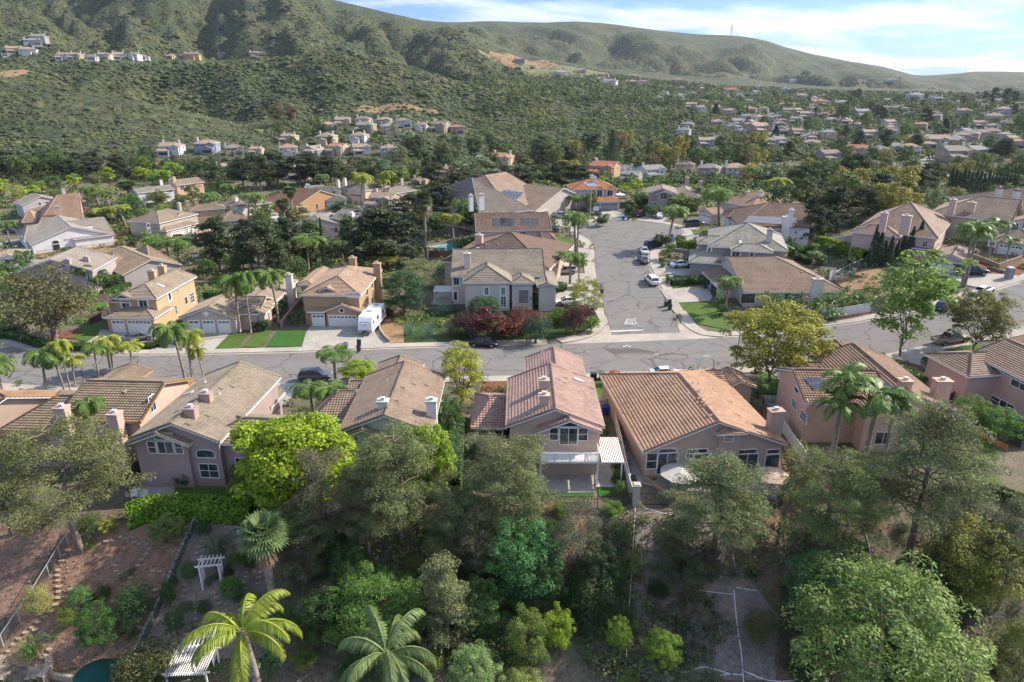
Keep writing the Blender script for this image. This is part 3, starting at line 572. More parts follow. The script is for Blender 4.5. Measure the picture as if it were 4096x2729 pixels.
 def frame(s,wg,side,u0,u1,z0,z1):
  o=wg['o'];k={'f':0,'r':1,'b':2,'l':3}[side]
  if side=='f':M=Matrix.Translation((u0,wg['y0']+o,z0))
  if side=='b':M=Matrix.Translation((u1,wg['y1']-o,z0))@Matrix.Rotation(math.pi,4,'Z')
  if side=='r':M=Matrix.Translation((wg['x1']-o,u0,z0))@Matrix.Rotation(math.pi/2,4,'Z')
  if side=='l':M=Matrix.Translation((wg['x0']+o,u1,z0))@Matrix.Rotation(-math.pi/2,4,'Z')
  return M,u1-u0,z1-z0
 def win(s,wg,side,r,x0,y0,x1,y1,cols=2,rows=1,arch=False,shutters=None,surround=None,door=False,glass=None):
  s._win(*s.on_wall(wg,side,r,x0,y0,x1,y1),cols,rows,arch,shutters,surround,door,glass)
 def winm(s,wg,side,u0,u1,z0,z1,**k):
  s._win(*s.frame(wg,side,u0,u1,z0,z1),k.get('cols',2),k.get('rows',1),k.get('arch',False),k.get('shutters'),k.get('surround'),k.get('door',False),None)
 def _win(s,M,W,H,cols,rows,arch,shutters,surround,door,glass):
  if W<.25 or H<.2 or W>9:W=max(.3,min(W,3));H=max(H,.3)
  fb,gb=MB(),MB();t=.07 if s.fine>=1 else .09;P=lambda x,y,z:M@Vector((x,y,z))
  rise=min(.35*H,.28*W)if arch else 0;N=8
  top=(lambda x:H-rise+rise*math.sqrt(max(0,1-((x-W/2)/(W/2))**2)))if arch else (lambda x:H)
  xs=[W*i/N for i in range(N+1)]if arch else [0,W]
  gb.face([P(0,-.02,0),P(W,-.02,0)]+[P(x,-.02,top(x))for x in reversed(xs)])
  fb.box(-t,W+t,-.07,-.005,-t,0,M=M)
  fb.box(-t,0,-.07,-.005,0,top(0),M=M);fb.box(W,W+t,-.07,-.005,0,top(W),M=M)
  for a,b in zip(xs[:-1],xs[1:]):
   q=[P(a,-.07,top(a)),P(b,-.07,top(b)),P(b,-.07,top(b)+t),P(a,-.07,top(a)+t)];fb.face(q);fb.face([P(a,-.07,top(a)+t),P(b,-.07,top(b)+t),P(b,-.005,top(b)+t),P(a,-.005,top(a)+t)])
  for i in range(1,cols):fb.box(W*i/cols-.025,W*i/cols+.025,-.055,-.015,0,top(W*i/cols),M=M)
  for i in range(1,rows):fb.box(0,W,-.053,-.016,H*i/rows-.025,H*i/rows+.025,M=M)
  g=gb.build('door' if door else 'window',glass or M_GLASS,s.root);fb.build('frame',M_FRAME,g)
  if shutters:
   sb=MB();sb.box(-t-.45,-t-.05,-.09,-.01,0,H-rise,M=M);sb.box(W+t+.05,W+t+.45,-.09,-.01,0,H-rise,M=M);sb.build('shutter',shutters,s.root)
  if surround is not None:
   sb=MB();w=.22
   for q in ((-t-w,W+t+w,-.05,-.004,-t-w,-t-.002),(-t-w,W+t+w,-.05,-.004,H+t+.002,H+t+w),(-t-w,-t-.002,-.049,-.004,-t,H+t),(W+t+.002,W+t+w,-.049,-.004,-t,H+t)):sb.box(*q,M=M)
   sb.build('window_surround',surround if not isinstance(surround,bool)else M_TRIM,s.root)
 def garage(s,wg,side,r,x0,y0,x1,y1,material=None,lights=4):
  M,W,H=s.on_wall(wg,side,r,x0,y0,x1,y1)
  M=M.copy();dz=M.translation.z;M.translation.z=.02;H=min(max(H+dz,2.1),2.4)
  mb=MB();n=4
  for i in range(n):
   z0,z1=H*i/n,H*(i+1)/n-.015
   mb.box(0,W,-.045,-.01,z0,z1,0,M)
   k=max(2,int(W/.62))
   if i<n-1 or not lights:
    for j in range(k):mb.box(W*(j+.1)/k,W*(j+.9)/k,-.055,-.044,z0+.08,z1-.08,0,M)
  g=mb.build('garage_door',material or M_GDOOR,s.root)
  if lights:
   lb=MB();k=max(2,int(W/.62))
   for j in range(k):lb.box(W*(j+.14)/k,W*(j+.86)/k,-.057,-.044,H*.80,H*.93,0,M)
   lb.build('door_light',M_GLASS,g)
  tb=MB();w=.12
  tb.box(-w,-.002,-.08,-.006,0,H+w,0,M);tb.box(W+.002,W+w,-.08,-.006,0,H+w,0,M);tb.box(-.002,W+.002,-.079,-.006,H+.002,H+w,0,M);tb.build('door_trim',s.trim,g)
 def chim(s,r,x,y,zt,w=1.1,d=.8,zb=None,cap=None,body=None):
  for _ in range(2):
   p=s.px(r,x,y,zt);rz=max([g_['h']+g_['pitch']*min(*((p[0]-g_['x0'],g_['x1']-p[0])if g_['ridge']=='y' else (p[1]-g_['y0'],g_['y1']-p[1])))for g_ in s.wings if g_['x0']<p[0]<g_['x1']and g_['y0']<p[1]<g_['y1']]or [0])
   if zt<rz+.4:zt=rz+.85
  zb=zb if zb is not None else max(0,zt-4)
  mb=MB();mb.box(p[0]-w/2,p[0]+w/2,p[1]-d/2,p[1]+d/2,zb,zt-.32)
  c=mb.build('chimney',body or s.wall,s.root)
  cb=MB();cb.box(p[0]-w/2-.1,p[0]+w/2+.1,p[1]-d/2-.1,p[1]+d/2+.1,zt-.32,zt-.16);cb.box(p[0]-w/2-.04,p[0]+w/2+.04,p[1]-d/2-.04,p[1]+d/2+.04,zt-.5,zt-.322)
  cb.build('chimney_cap',cap or s.wall,c)
  fb=MB();fb.box(p[0]-.2,p[0]+.2,p[1]-.16,p[1]+.16,zt-.16,zt+.12);fb.box(p[0]-.26,p[0]+.26,p[1]-.22,p[1]+.22,zt+.121,zt+.16);fb.build('flue',M_VENT,c)
 def on_roof(s,wg,side,r,x,y,lift=.1):
  """photograph point on one slope; side l/r for a y ridge, f/b for an x ridge"""
  w_=ray(*Z(r,x,y));d=Vector((w_[0]*s.c+w_[1]*s.s,-w_[0]*s.s+w_[1]*s.c,w_[2]));c=s.L((0,0,CAM_H));p=wg['pitch']
  if side=='f':n,k=Vector((0,-p,1)),wg['h']-wg['y0']*p
  if side=='b':n,k=Vector((0,p,1)),wg['h']+wg['y1']*p
  if side=='l':n,k=Vector((-p,0,1)),wg['h']-wg['x0']*p
  if side=='r':n,k=Vector((p,0,1)),wg['h']+wg['x1']*p
  k+=lift;t=(k-n.dot(c))/n.dot(d);return c+d*t,n.normalized()
 def solar(s,wg,side,r,pts,nx,ny,color=None):
  q=[s.on_roof(wg,side,r,x,y,.16)[0]for x,y in pts];n=s.on_roof(wg,side,r,*pts[0])[1]
  for i in range(nx):
   for j in range(ny):
    def P(a,b):return q[0].lerp(q[1],a).lerp(q[3].lerp(q[2],a),b)
    e=.012;c=[P((i+e)/nx,(j+e)/ny),P((i+1-e)/nx,(j+e)/ny),P((i+1-e)/nx,(j+1-e)/ny),P((i+e)/nx,(j+1-e)/ny)]
    m=MB();m.face(c,0);ctr=sum(c,Vector())/4;inn=[ctr+(k-ctr)*.955+n*.012 for k in c];m.m[-1]=1
    m.face(inn,0)
    for k in range(4):m.face([c[k],c[(k+1)%4],c[(k+1)%4]-n*.06,c[k]-n*.06],1)
    m.build('solar_panel',[color or M_SOLAR,M_SOLFR],s.root)
 def vents(s,wg,side,r,pts,kind='tile'):
  for x,y in pts:
   p,n=s.on_roof(wg,side,r,x,y,.05);dn={'f':(0,-1),'b':(0,1),'l':(-1,0),'r':(1,0)}[side];dn=Vector((dn[0],dn[1],-wg['pitch'])).normalized()
   mb=MB()
   if kind=='pipe':mb.tube([p-n*.1,p+Vector((0,0,.38))],.06,8);mb.tube([p-n*.02,p+n*.05],.17,8);mb.build('vent_pipe',M_VENT,s.root)
   elif kind=='sky':
    t_=n.cross(dn);M_=Matrix(((t_.x,dn.x,n.x,p.x),(t_.y,dn.y,n.y,p.y),(t_.z,dn.z,n.z,p.z),(0,0,0,1)));mb.box(-.3,.3,-.6,.6,-.1,.14,0,M_);mb.build('skylight',[M_VENT],s.root)
   else:
    t_=n.cross(dn);rows=[]
    for k in range(3):
     c_=p-dn*(.35-.35*k);rr=(.05,.15,.2)[k];rows.append([c_+t_*(rr*1.3*math.cos(a))+n*(rr*math.sin(a))for a in [math.pi*i/6 for i in range(7)]])
    mb.grid(rows,0);mb.face(rows[-1],0);mb.build('roof_vent',s.roof,s.root)
 def auto(s,wg,side,n,z0=3.4,hgt=1.2,wid=1.3,**k):
  a,b=(wg['x0'],wg['x1'])if side in 'fb' else (wg['y0'],wg['y1'])
  for i in range(n):
   c=a+(b-a)*(i+.5+random.uniform(-.08,.08))/n;s.winm(wg,side,c-wid/2,c+wid/2,z0,z0+hgt,**k)
 def done(s):
  s.wb.build('wall',s.wall,s.root);s.rb.build('roof',[s.roof,s.trim],s.root);s.tb.build('fascia',s.trim,s.root)
  return s.root
  # ------------------------------------------------ houses along the near side of the road
PK=(.50,.365,.285);RF_PINK=(.40,.25,.215);RF_TAN=(.42,.245,.165);RF_BRN=(.30,.195,.145);RF_GRY=(.25,.195,.16)
def mk(name,label,r,A,B,h,wall,roof,**k):return House(name,label,(r,*A),(r,*B),h,wall,roof,**k)
def P_(r,*pts):return [(r,*p)for p in pts]
H=mk('two_storey_house','pink stucco house with a rose tile roof, white rear balcony and slatted patio cover','k',(50,802),(905,806),5.6,PK,RF_PINK,barrel=True,fine=2,nick='pink balcony house')
m1=H.w(P_('k',(50,802),(905,806),(835,378),(75,450)),5.6,'y','gg',.40)
m2=H.w(P_('k',(222,380),(765,350),(745,232),(220,188)),5.6,'y','gg',.40)
m3=H.w(P_('k',(335,806),(905,808)),5.5,'y','gg',.40,ext=(0,0,1.1,3))
m4=H.w([('j',1980,802),('k',60,812),('j',2040,505)],2.9,'x','hg',.38)
m5=H.w(P_('k',(95,450),(215,450),(100,366)),2.9,'x','gg',.38)
H.win(m1,'f','k',152,876,324,945,1,1,arch=True);H.win(m3,'f','k',540,748,692,798,1,1,arch=True)
H.win(m3,'f','k',540,814,688,958,2,1,door=True);H.win(m3,'f','k',447,812,518,918,1,2);H.win(m3,'f','k',708,814,782,922,1,2);H.win(m3,'f','k',572,1084,820,1114,4,1)
H.win(m4,'f','j',2050,830,2265,885,2,1)
H.chim('k',396,362,8.7,1.05,.8);H.chim('k',398,496,8.7,1.05,.8)
H.vents(m1,'r','k',[(700,385)],'sky');H.vents(m1,'r','k',[(820,455),(515,372),(578,360),(660,318),(565,403)]);H.vents(m2,'r','k',[(595,280)],'pipe');H.vents(m2,'l','k',[(315,305),(375,135)],'pipe')
yb=m3['y0']+.45;bx0,bx1=m3['x0']+.2,m3['x1']-.35;zd=2.95
bb=MB();bb.box(bx0,bx1,yb-2.1,yb-.01,zd-.22,zd);balc=bb.build('balcony',M_TRIM,H.root)
rb_=MB()
def rail(mb,p,q,z):
 n=max(2,int(math.dist(p,q)/.13));
 for zz,t in ((z+.95,.05),(z+.12,.03)):
  a,b=Vector((*p,zz)),Vector((*q,zz));mb.tube([a,b],t,4)
 for i in range(n+1):
  x,y=p[0]+(q[0]-p[0])*i/n,p[1]+(q[1]-p[1])*i/n;w=.06 if i%12==0 else .02;mb.box(x-w,x+w,y-w,y+w,z,z+(1.02 if w>.03 else .95))
rail(rb_,(bx0+.05,yb-2.05),(bx1-.05,yb-2.05),zd);rail(rb_,(bx0+.05,yb-2.05),(bx0+.05,yb),zd);rail(rb_,(bx1-.05,yb-2.05),(bx1-.05,yb),zd);rb_.build('railing',M_TRIM,balc)
for x in (bx0+.12,bx1-.12):
 pb=MB();pb.box(x-.09,x+.09,yb-2.02,yb-1.84,0,zd-.22);pb.build('post',M_TRIM,balc)
pc=MB();px0,px1,py0,py1=m1['x1']-.5,m1['x1']+1.9,yb-2.0,yb+3.4
for i in range(13):
 xx=px0+(px1-px0)*(i+.5)/13;pc.box(xx-.05,xx+.05,py0,py1,2.75,2.84)
for yy in (py0+.3,(py0+py1)/2,py1-.3):pc.box(px0,px1,yy-.05,yy+.05,2.58,2.748)
cov=pc.build('patio_cover',M_TRIM,H.root)
for yy in (py0+.3,py1-.3):
 pb=MB();pb.box(px1-.3,px1-.16,yy-.07,yy+.07,0,2.58);pb.build('post',M_TRIM,cov)
H.done()
H=mk('single_storey_house','broad house with orange tan tile roof and pink stucco rear wall of tall glass doors','k',(1283,1035),(2585,964),3.6,(.42,.31,.255),RF_TAN,fine=2,nick='broad tan roof house')
m1=H.w(P_('k',(1283,1035),(2585,964),(1062,325)),3.6,'y','gh',.40)
m2=H.w(P_('k',(1890,330),(2215,362),(2040,250,4.8)),3.4,'y','gg',.42,ext=(0,0,3,0));m3=H.w(P_('k',(1700,372),(2050,388),(1715,305)),3.9,'x','hg',.4)
mh=H.w(P_('k',(1935,838,5.6),(2218,838,5.6)),5.4,'y','hg',.30,ext=(0,0,.2,1.2))
for a,b,c,d,cs,rs,ar in ((1425,998,1582,1026,1,1,True),(1680,1007,1858,1030,1,1,False),(1945,1010,2098,1035,1,1,False),(2140,1010,2295,1035,1,1,False),(1320,1042,1405,1172,1,2,False),(1675,1047,1722,1087,2,1,False),(1745,1048,1860,1160,2,1,False)):H.win(m1,'f','k',a,b,c,d,cs,rs,ar)
H.win(m1,'f','k',1415,1044,1578,1214,2,1,door=True);H.win(m1,'f','k',1975,1052,2095,1210,2,1,door=True);H.win(m1,'f','k',2130,1052,2290,1212,2,1,door=True)
H.win(m1,'f','l',40,1392,145,1500,1,1);H.win(m1,'f','l',50,1345,155,1372,1,1);H.win(mh,'f','k',2018,858,2085,928,1,6)
H.chim('l',137,972,6.6,1.5,1.0,0)
H.vents(m1,'l','k',[(1730,408),(1683,505),(1790,490),(1575,405),(1780,412)],'pipe');H.vents(m1,'l','k',[(1780,480),(1800,545),(1830,580),(1850,605),(1895,700)]);H.vents(m1,'r','k',[(2055,575),(2120,695)])
H.done()
H=mk('gabled_house','mauve stucco house with wide rear gable, stacked white windows and brown tile roof','i',(1190,915),(1975,940),5.6,(.35,.262,.24),(.29,.225,.175),fine=2,nick='mauve gabled house')
m1=H.w(P_('i',(1190,915),(1975,940),(1840,340)),5.6,'y','gg',.40)
m2=H.w(P_('i',(2140,545),(2338,325),(2030,332)),5.6,'y','gg',.40,ext=(0,0,1.5,0))
m3=H.w(P_('i',(1190,918),(1728,935)),5.35,'y','gg',.40,ext=(0,0,.9,1.5))
m4=H.w([('i',2010,958),('i',2420,968),('i',2045,690)],4.9,'x','hg',.38)
m5=H.w(P_('j',(-120,625),(192,632),(288,490)),2.9,'y','gg',.36)
for a,b,c,d,cs,rs,ar in ((1388,870,1535,918,1,1,True),(1318,932,1410,1035,1,2,False),(1405,932,1563,1040,2,1,False),(1562,936,1645,1040,1,2,False)):H.win(m3,'f','i',a,b,c,d,cs,rs,ar,surround=H.wall)
for a,b,c,d,cs,rs,ar in ((1320,1118,1565,1222,4,1,False),(1757,1006,1930,1078,1,1,True),(1785,1132,1968,1256,2,2,False)):H.win(m1,'f','i',a,b,c,d,cs,rs,ar,surround=H.wall)
H.win(m4,'f','i',2095,972,2190,1020,1,1);H.win(m4,'f','i',2112,1080,2210,1200,2,2)
H.chim('i',1703,612,8.4,1.15,.9,body=stucco((.40,.27,.21)));H.chim('i',1842,480,8.4,1.15,.9,body=stucco((.40,.27,.21)))
H.vents(m1,'r','i',[(1860,700),(1680,775),(1975,455),(2080,440)]);H.vents(m1,'l','i',[(1610,658),(1820,450)]);H.vents(m1,'l','i',[(1690,505)],'sky');H.vents(m1,'r','i',[(1965,505),(1840,400)],'pipe')
H.done()
H=mk('tiled_house','pink walled house with layered dark brown barrel tile roofs behind the pine','i',(500,742),(1105,757),5.6,(.50,.36,.30),(.275,.195,.14),barrel=True,fine=2,nick='pink house behind the pine',trim=mat('orange_trim',(.42,.22,.10),.7))
m1=H.w(P_('i',(500,742),(1105,757),(1483,412,7.6)),5.6,'x','gg',.36,half='+y')
m2=H.w([('i',0,828,4.6),('i',560,850,4.6),('i',690,545,6.2)],4.6,'x','hg',.36,half='+y')
m3=H.w(P_('i',(1200,405),(1325,328),(1030,290)),5.6,'y','gg',.36,ext=(0,0,3,0));m4=H.w(P_('i',(1480,612),(1640,487),(1390,385)),2.9,'y','gh',.36)
H.win(m1,'r','i',1325,545,1400,640,2,1);H.win(m1,'f','i',130,945,175,975,1,1);H.auto(m1,'r',2,.9,1.2,1.0)
H.chim('i',545,606,7.9,1.2,.9);H.chim('i',1020,660,7.2,1.1,1.1,0);H.vents(m1,'f','i',[(900,565),(1120,480)]);H.done()
H=mk('tiled_house','orange brown tile roof at the left edge of the near row','i',(-150,770),(160,668),5.2,(.45,.34,.27),(.34,.19,.11),fine=2,nick='orange brown roof')
H.w(P_('i',(-500,800),(160,668),(485,482)),5.2,'y','gg',.38);H.w(P_('i',(-200,900),(50,870),(0,820)),3,'x','gg',.38,ext=(1,1,1,4));H.done()
H=mk('mint_house','pale mint green house with arched gable window and two white chimneys','j',(790,852),(1640,852),5.2,(.47,.52,.47),(.31,.215,.165),barrel=True,fine=2,nick='mint green house')
m1=H.w(P_('j',(790,852),(1640,852),(1755,345)),5.2,'y','gg',.40);m2=H.w(P_('j',(1080,385),(1530,340),(1550,238),(1155,235)),5.2,'y','gg',.38,ext=(0,0,2,0))
m3=H.w(P_('j',(560,725),(900,735),(815,460)),3.6,'x','hg',.38);m4=H.w(P_('j',(840,862),(1208,862)),4.9,'y','gg',.4,ext=(0,0,.9,2));m5=H.w(P_('j',(870,460),(1090,460),(910,382)),4.6,'x','gg',.3)
H.win(m1,'f','j',1222,804,1365,852,1,1,True);H.win(m4,'f','j',935,892,970,925,1,1);H.win(m1,'f','j',1500,900,1590,960,2,1)
H.chim('j',1190,548,8.0,1.1,.9,body=stucco((.62,.60,.56)));H.chim('j',1625,545,7.6,1.1,.9,0,body=stucco((.62,.60,.56)))
H.vents(m1,'r','j',[(1360,445),(1305,565),(1460,415),(1575,425)]);H.vents(m1,'l','j',[(1230,395)],'pipe');H.vents(m3,'f','j',[(980,545)]);H.done()
H=mk('solar_house','peach stucco house with blue black solar arrays on its dark tile roof','l',(1780,1015),(1150,520),5.2,(.55,.36,.27),(.27,.165,.12),axis='y',barrel=True,fine=2,nick='peach solar house')
m1=H.w(P_('l',(1780,1015),(1150,520),(1370,850,7.2)),5.2,'y','gg',.38,half='-x')
m2=H.w(P_('l',(515,925),(270,645,6.9),(1035,655,6.9)),5.2,'x','gg',.38,half='+y')
m3=H.w(P_('l',(465,432),(610,600),(735,402,6.8)),5.2,'y','gg',.38,half='+x');m4=H.w(P_('l',(275,612),(600,640),(280,562)),4.8,'x','gg',.38)
H.solar(m3,'l','l',[(610,467),(690,445),(855,602),(780,627)],1,3);H.solar(m1,'l','l',[(982,783),(1112,737),(1240,832),(1110,868)],2,2);H.solar(m2,'f','l',[(378,703),(520,690),(620,770),(470,808)],2,2)
H.win(m2,'l','l',302,768,330,850,1,1,True);H.win(m2,'l','l',280,878,315,990,1,3);H.win(m2,'l','l',390,868,418,955,1,1,True);H.win(m2,'l','l',358,978,400,1118,1,3)
H.winm(m1,'f',m1['x0']+2,m1['x0']+3.8,.9,2.4);H.winm(m1,'f',m1['x0']+4.6,m1['x0']+7,.9,2.4,cols=3);H.winm(m1,'f',m1['x1']-3,m1['x1']-1.6,3.6,4.8)
H.chim('l',1297,703,8.2,1.2,1.0);H.chim('l',1632,702,8.0,1.7,1.1,0);H.vents(m3,'l','l',[(680,550),(815,545)]);H.done()
H=mk('pink_house','dusty pink two storey house with long side wall of white windows at the right edge','l',(2354,716),(1860,482),5.6,(.43,.30,.26),(.29,.20,.15),axis='y',fine=2,nick='dusty pink edge house')
m1=H.w(P_('l',(2354,716),(1860,482)),5.6,'y','gg',.36,ext=(0,10,4,0));m2=H.w(P_('l',(1615,566),(1862,692),(1850,458)),4.7,'x','hg',.36);m3=H.w(P_('l',(1980,374),(2115,455),(2190,282,6.4)),5.0,'y','gh',.36)
for a,b,c,d in ((2000,580,2110,690),(2250,705,2380,830),(2145,890,2255,1010)):H.win(m1,'l','l',a,b,c,d,2,1)
H.win(m1,'l','l',2150,640,2230,686,3,1);H.win(m1,'l','l',1890,765,1960,870,1,2,door=True);H.win(m1,'l','l',2055,845,2125,955,1,2,door=True);H.win(m1,'l','l',2028,792,2070,835,2,2);H.done()
# ------------------------------------------------ houses on the far side of the main road
H=mk('two_storey_house','orange tan two storey house with cream garage doors and white framed windows','e',(1015,545),(1355,550),5.6,(.47,.325,.20),(.335,.255,.20),fine=2,nick='orange tan house')
m1=H.w(P_('e',(1015,545),(1355,550),(1765,350)),5.6,'y','hg',.38);m2=H.w(P_('e',(1012,540),(1222,540)),5.5,'y','gg',.42,ext=(0,0,.7,3))
m3=H.w(P_('e',(918,722),(1385,727),(1545,625)),2.9,'x','hh',.36);m4=H.w(P_('e',(938,576,4.8),(1240,400,6.4),(1020,580,4.8)),4.8,'y','hg',.34,half='+x')
H.garage(m3,'f','e',1002,744,1128,838,lights=2);H.garage(m3,'f','e',1142,744,1366,838)
H.win(m2,'f','e',1088,564,1166,628,2,1,True,surround=True);H.win(m1,'f','e',1246,565,1326,630,2,1,surround=True)
H.win(m1,'r','e',1505,508,1536,555,1,1,surround=True);H.win(m1,'r','e',1590,465,1604,500,1,1);H.win(m1,'r','e',1700,508,1745,572,2,3,door=True);H.win(m1,'r','e',1652,540,1684,590,1,1);H.win(m1,'r','e',1566,616,1592,682,1,2,door=True)
H.chim('e',1358,288,8.5,1.2,.9);H.chim('e',1448,245,8.5,1.2,.9);H.vents(m1,'r','e',[(1525,308),(1378,392)]);H.vents(m1,'r','e',[(1440,435)],'sky');H.vents(m1,'r','e',[(1412,365),(1350,425),(1405,450)],'pipe');H.done()
H=mk('single_storey_house','beige single storey house with three white garage doors under a medallion gable','e',(1602,722),(2122,722),3.0,(.45,.37,.31),(.37,.27,.21),fine=2,nick='three garage beige house')
m1=H.w(P_('e',(1602,722),(2122,722)),3.0,'y','gg',.36,ext=(0,0,0,9));m2=H.w([('e',2050,655,3.2),('f',155,642,3.2),('f',400,385,3.2)],3.2,'y','gh',.36)
m3=H.w([('e',2225,652,3.3),('f',160,655,3.3)],3.1,'y','gg',.4,ext=(0,0,1.2,3));m4=H.w([('e',2122,722),('e',1990,480,4.5)],3.1,'x','hg',.36,ext=(0,3,-2,0))
for a,b in ((1690,1797),(1815,1930),(1955,2070)):H.garage(m1,'f','e',a,738,b,832,lights=3)
H.win(m3,'f','f',15,672,85,760,1,1,True,door=True,glass=M_DARKWOOD);H.auto(m2,'r',4,.8,1.3,1.2);H.chim('f',345,322,6.6,1.2,1,0,body=stucco((.62,.59,.54)))
M_,W_,Hh_=H.on_wall(m1,'f','e',1812,655,1882,705);md=MB();md.tube([M_@Vector((W_/2,-.06,Hh_/2)),M_@Vector((W_/2,-.005,Hh_/2))],.42,16);[md.box(W_/2+a,W_/2+b,-.05,-.005,Hh_/2+c,Hh_/2+d,0,M_)for a,b,c,d in ((-.62,-.3,-.12,.12),(.3,.62,-.12,.12),(-.12,.12,.3,.58),(-.12,.12,-.58,-.3))];md.build('medallion',M_TRIM,H.root);H.done()
H=mk('two_storey_house','tan two storey house with maroon shutters and tall side chimney behind the trailer','f',(650,668),(1002,672),2.9,(.40,.275,.165),(.40,.265,.195),fine=2,nick='tan house with maroon shutters')
m1=H.w(P_('f',(445,518,5.6),(1020,490,5.6),(1182,290,5.6)),5.6,'y','hh',.38);m2=H.w(P_('f',(560,494,5.5),(852,500,5.5)),5.5,'y','gg',.42,ext=(0,0,.9,4))
m3=H.w(P_('f',(650,668),(1002,672),(1048,603)),2.9,'y','gg',.40,ext=(0,0,0,1));m4=H.w(P_('f',(510,667),(672,670),(560,612)),2.85,'x','hg',.3);m5=H.w(P_('f',(428,428,5.2),(560,430,5.2),(665,285,5.2)),5.2,'y','hg',.36)
H.garage(m4,'f','f',558,692,672,788,lights=3);H.garage(m3,'f','f',708,702,957,802)
mar=mat('maroon_paint',(.10,.025,.03),.6)
H.win(m2,'f','f',652,500,768,583,4,2,True,shutters=mar,surround=True);H.win(m1,'f','f',888,502,918,530,2,2,surround=True);H.win(m1,'f','f',948,502,976,530,2,2,surround=True)
H.win(m1,'r','f',1040,466,1058,510,1,1);H.win(m1,'r','f',1087,408,1103,448,1,1);H.win(m1,'r','f',1088,545,1105,600,1,1)
M_,W_,Hh_=H.on_wall(m3,'f','f',800,625,845,685);md=MB();md.tube([M_@Vector((W_/2,-.06,Hh_/2)),M_@Vector((W_/2,-.005,Hh_/2))],.5,16);mo=md.build('medallion',M_TRIM,H.root);md=MB();md.tube([M_@Vector((W_/2,-.075,Hh_/2)),M_@Vector((W_/2,-.06,Hh_/2))],.34,16);md.build('louvre',mar,mo)
H.chim('f',918,172,8.6,1.3,1.0);H.chim('f',1137,222,8.3,1.3,1.2,0);H.vents(m1,'r','f',[(975,375),(905,330)],'pipe');H.done()
H=mk('corner_house','pale grey white two storey house with arched windows and weathered roof above the corner planting','f',(1797,350),(2700,345),5.6,(.56,.49,.42),(.32,.255,.205),fine=2,nick='grey white corner house')
m1=H.w([('f',1797,352,5.6),('g',400,312,5.6),('f',1860,172,7.3)],5.6,'x','gg',.36,half='+y');m2=H.w(P_('f',(1905,402),(2350,406)),5.6,'y','hg',.54,ext=(0,0,0,5));m3=H.w([('g',85,415),('g',315,412)],5.3,'y','hg',.38,ext=(0,0,0,4))
m4=H.w([('g',295,490),('g',470,488),('g',480,440)],2.9,'x','gh',.34,ext=(0,0,0,1.5));m5=H.w([('g',330,440,4.9),('g',487,445,4.9),('g',487,318,4.9)],4.9,'y','gg',.32)
H.win(m1,'f','f',1825,362,1875,425,2,1,surround=True);H.win(m1,'f','f',1828,488,1858,560,1,1,surround=True)
for a in ((2105,450,2138,510),(2255,450,2287,510)):H.win(m2,'f','f',*a,2,3,True,surround=True)
H.win(m2,'f','f',2250,532,2295,620,2,4,surround=True);H.win(m3,'f','g',15,452,45,510,2,3,True,surround=True);H.win(m3,'f','g',168,470,255,590,1,1,door=True,glass=stucco((.22,.20,.19)))
H.chim('f',1948,132,8.2,1.2,.9);H.chim('f',2043,98,8.4,1.9,1.0,body=stucco((.55,.43,.32)))
ac=MB();x0_=m1['x0']-3.4
for i in range(16):yy=m1['y0']+.6+i*.25;ac.box(x0_,m1['x0']+.42,yy,yy+.16,2.5,2.56)
acx=ac.build('patio_cover',M_TRIM,H.root);pb=MB();[pb.box(x0_+.1,x0_+.22,m1['y0']+q_,m1['y0']+q_+.12,0,2.5)for q_ in (.7,4)];pb.build('post',M_TRIM,acx);H.done()
H=mk('barrel_tile_house','brown barrel tile roofed house directly behind the grey white corner house','c',(250,1060),(440,1075),5.2,(.47,.36,.28),(.215,.14,.11),barrel=True,fine=2,nick='brown barrel tile house')
m1=H.w([('b',1852,1000,5.2),('c',440,1075,5.2),('b',1895,800,7.4)],5.2,'x','hh',.38,half='+y');m2=H.w([('c',225,925,5.1),('c',425,925,5.1),('c',428,838,5.1)],5.1,'x','hh',.36);m3=H.w([('c',330,1100,3),('c',490,1080,3),('c',470,1000,3)],2.9,'x','gg',.3)
H.chim('b',2055,752,8.4,1.5,1.0,body=stucco((.5,.34,.27)));H.vents(m1,'f','b',[(2005,845),(2115,845),(2225,845)]);H.done()
H=mk('solar_roof_house','low brown tile house with rows of black pool heating panels on its roof','b',(2022,728),(2750,716),5.0,(.50,.41,.35),(.24,.155,.12),barrel=True,fine=1,nick='black panel roof house')
m1=H.w([('b',2022,728),('c',415,712),('c',430,600,6.7)],5.0,'x','gg',.36,half='+y');m2=H.w([('c',385,838,2.9),('c',483,838,2.9),('c',482,765,2.9)],2.9,'x','gh',.3,ext=(0,0,0,1))
H.solar(m1,'f','b',[(2180,604),(2354,604),(2354,688),(2178,688)],4,1,M_DARKM);H.solar(m1,'f','c',[(5,604),(138,604),(136,686),(5,686)],3,1,M_DARKM);H.solar(m1,'f','c',[(190,604),(350,604),(352,672),(188,670)],4,1,M_DARKM)
H.win(m1,'f','c',65,740,80,775,1,1);H.win(m1,'f','c',180,738,230,765,2,1);H.chim('b',2125,560,7.2,.9,.8,body=stucco((.28,.13,.10)));H.chim('b',2275,558,7.2,.9,.8,body=stucco((.28,.13,.10)));H.done()
H=mk('wide_house','wide house with pinkish tan tile roof, one blue grey solar array and scalloped garage doors','c',(318,548),(527,502),3.0,(.47,.42,.38),(.39,.27,.21),fine=1,nick='wide pinkish tan roof house')
m1=H.w(P_('c',(318,548),(527,502),(300,380,3)),3.0,'y','gh',.36,ext=(0,0,0,4));m2=H.w(P_('c',(-60,500,4),(330,470,4),(60,325,6.2)),4.0,'x','hg',.36,half='+y');m3=H.w(P_('c',(415,480),(595,435),(420,385)),3.6,'x','gh',.34)
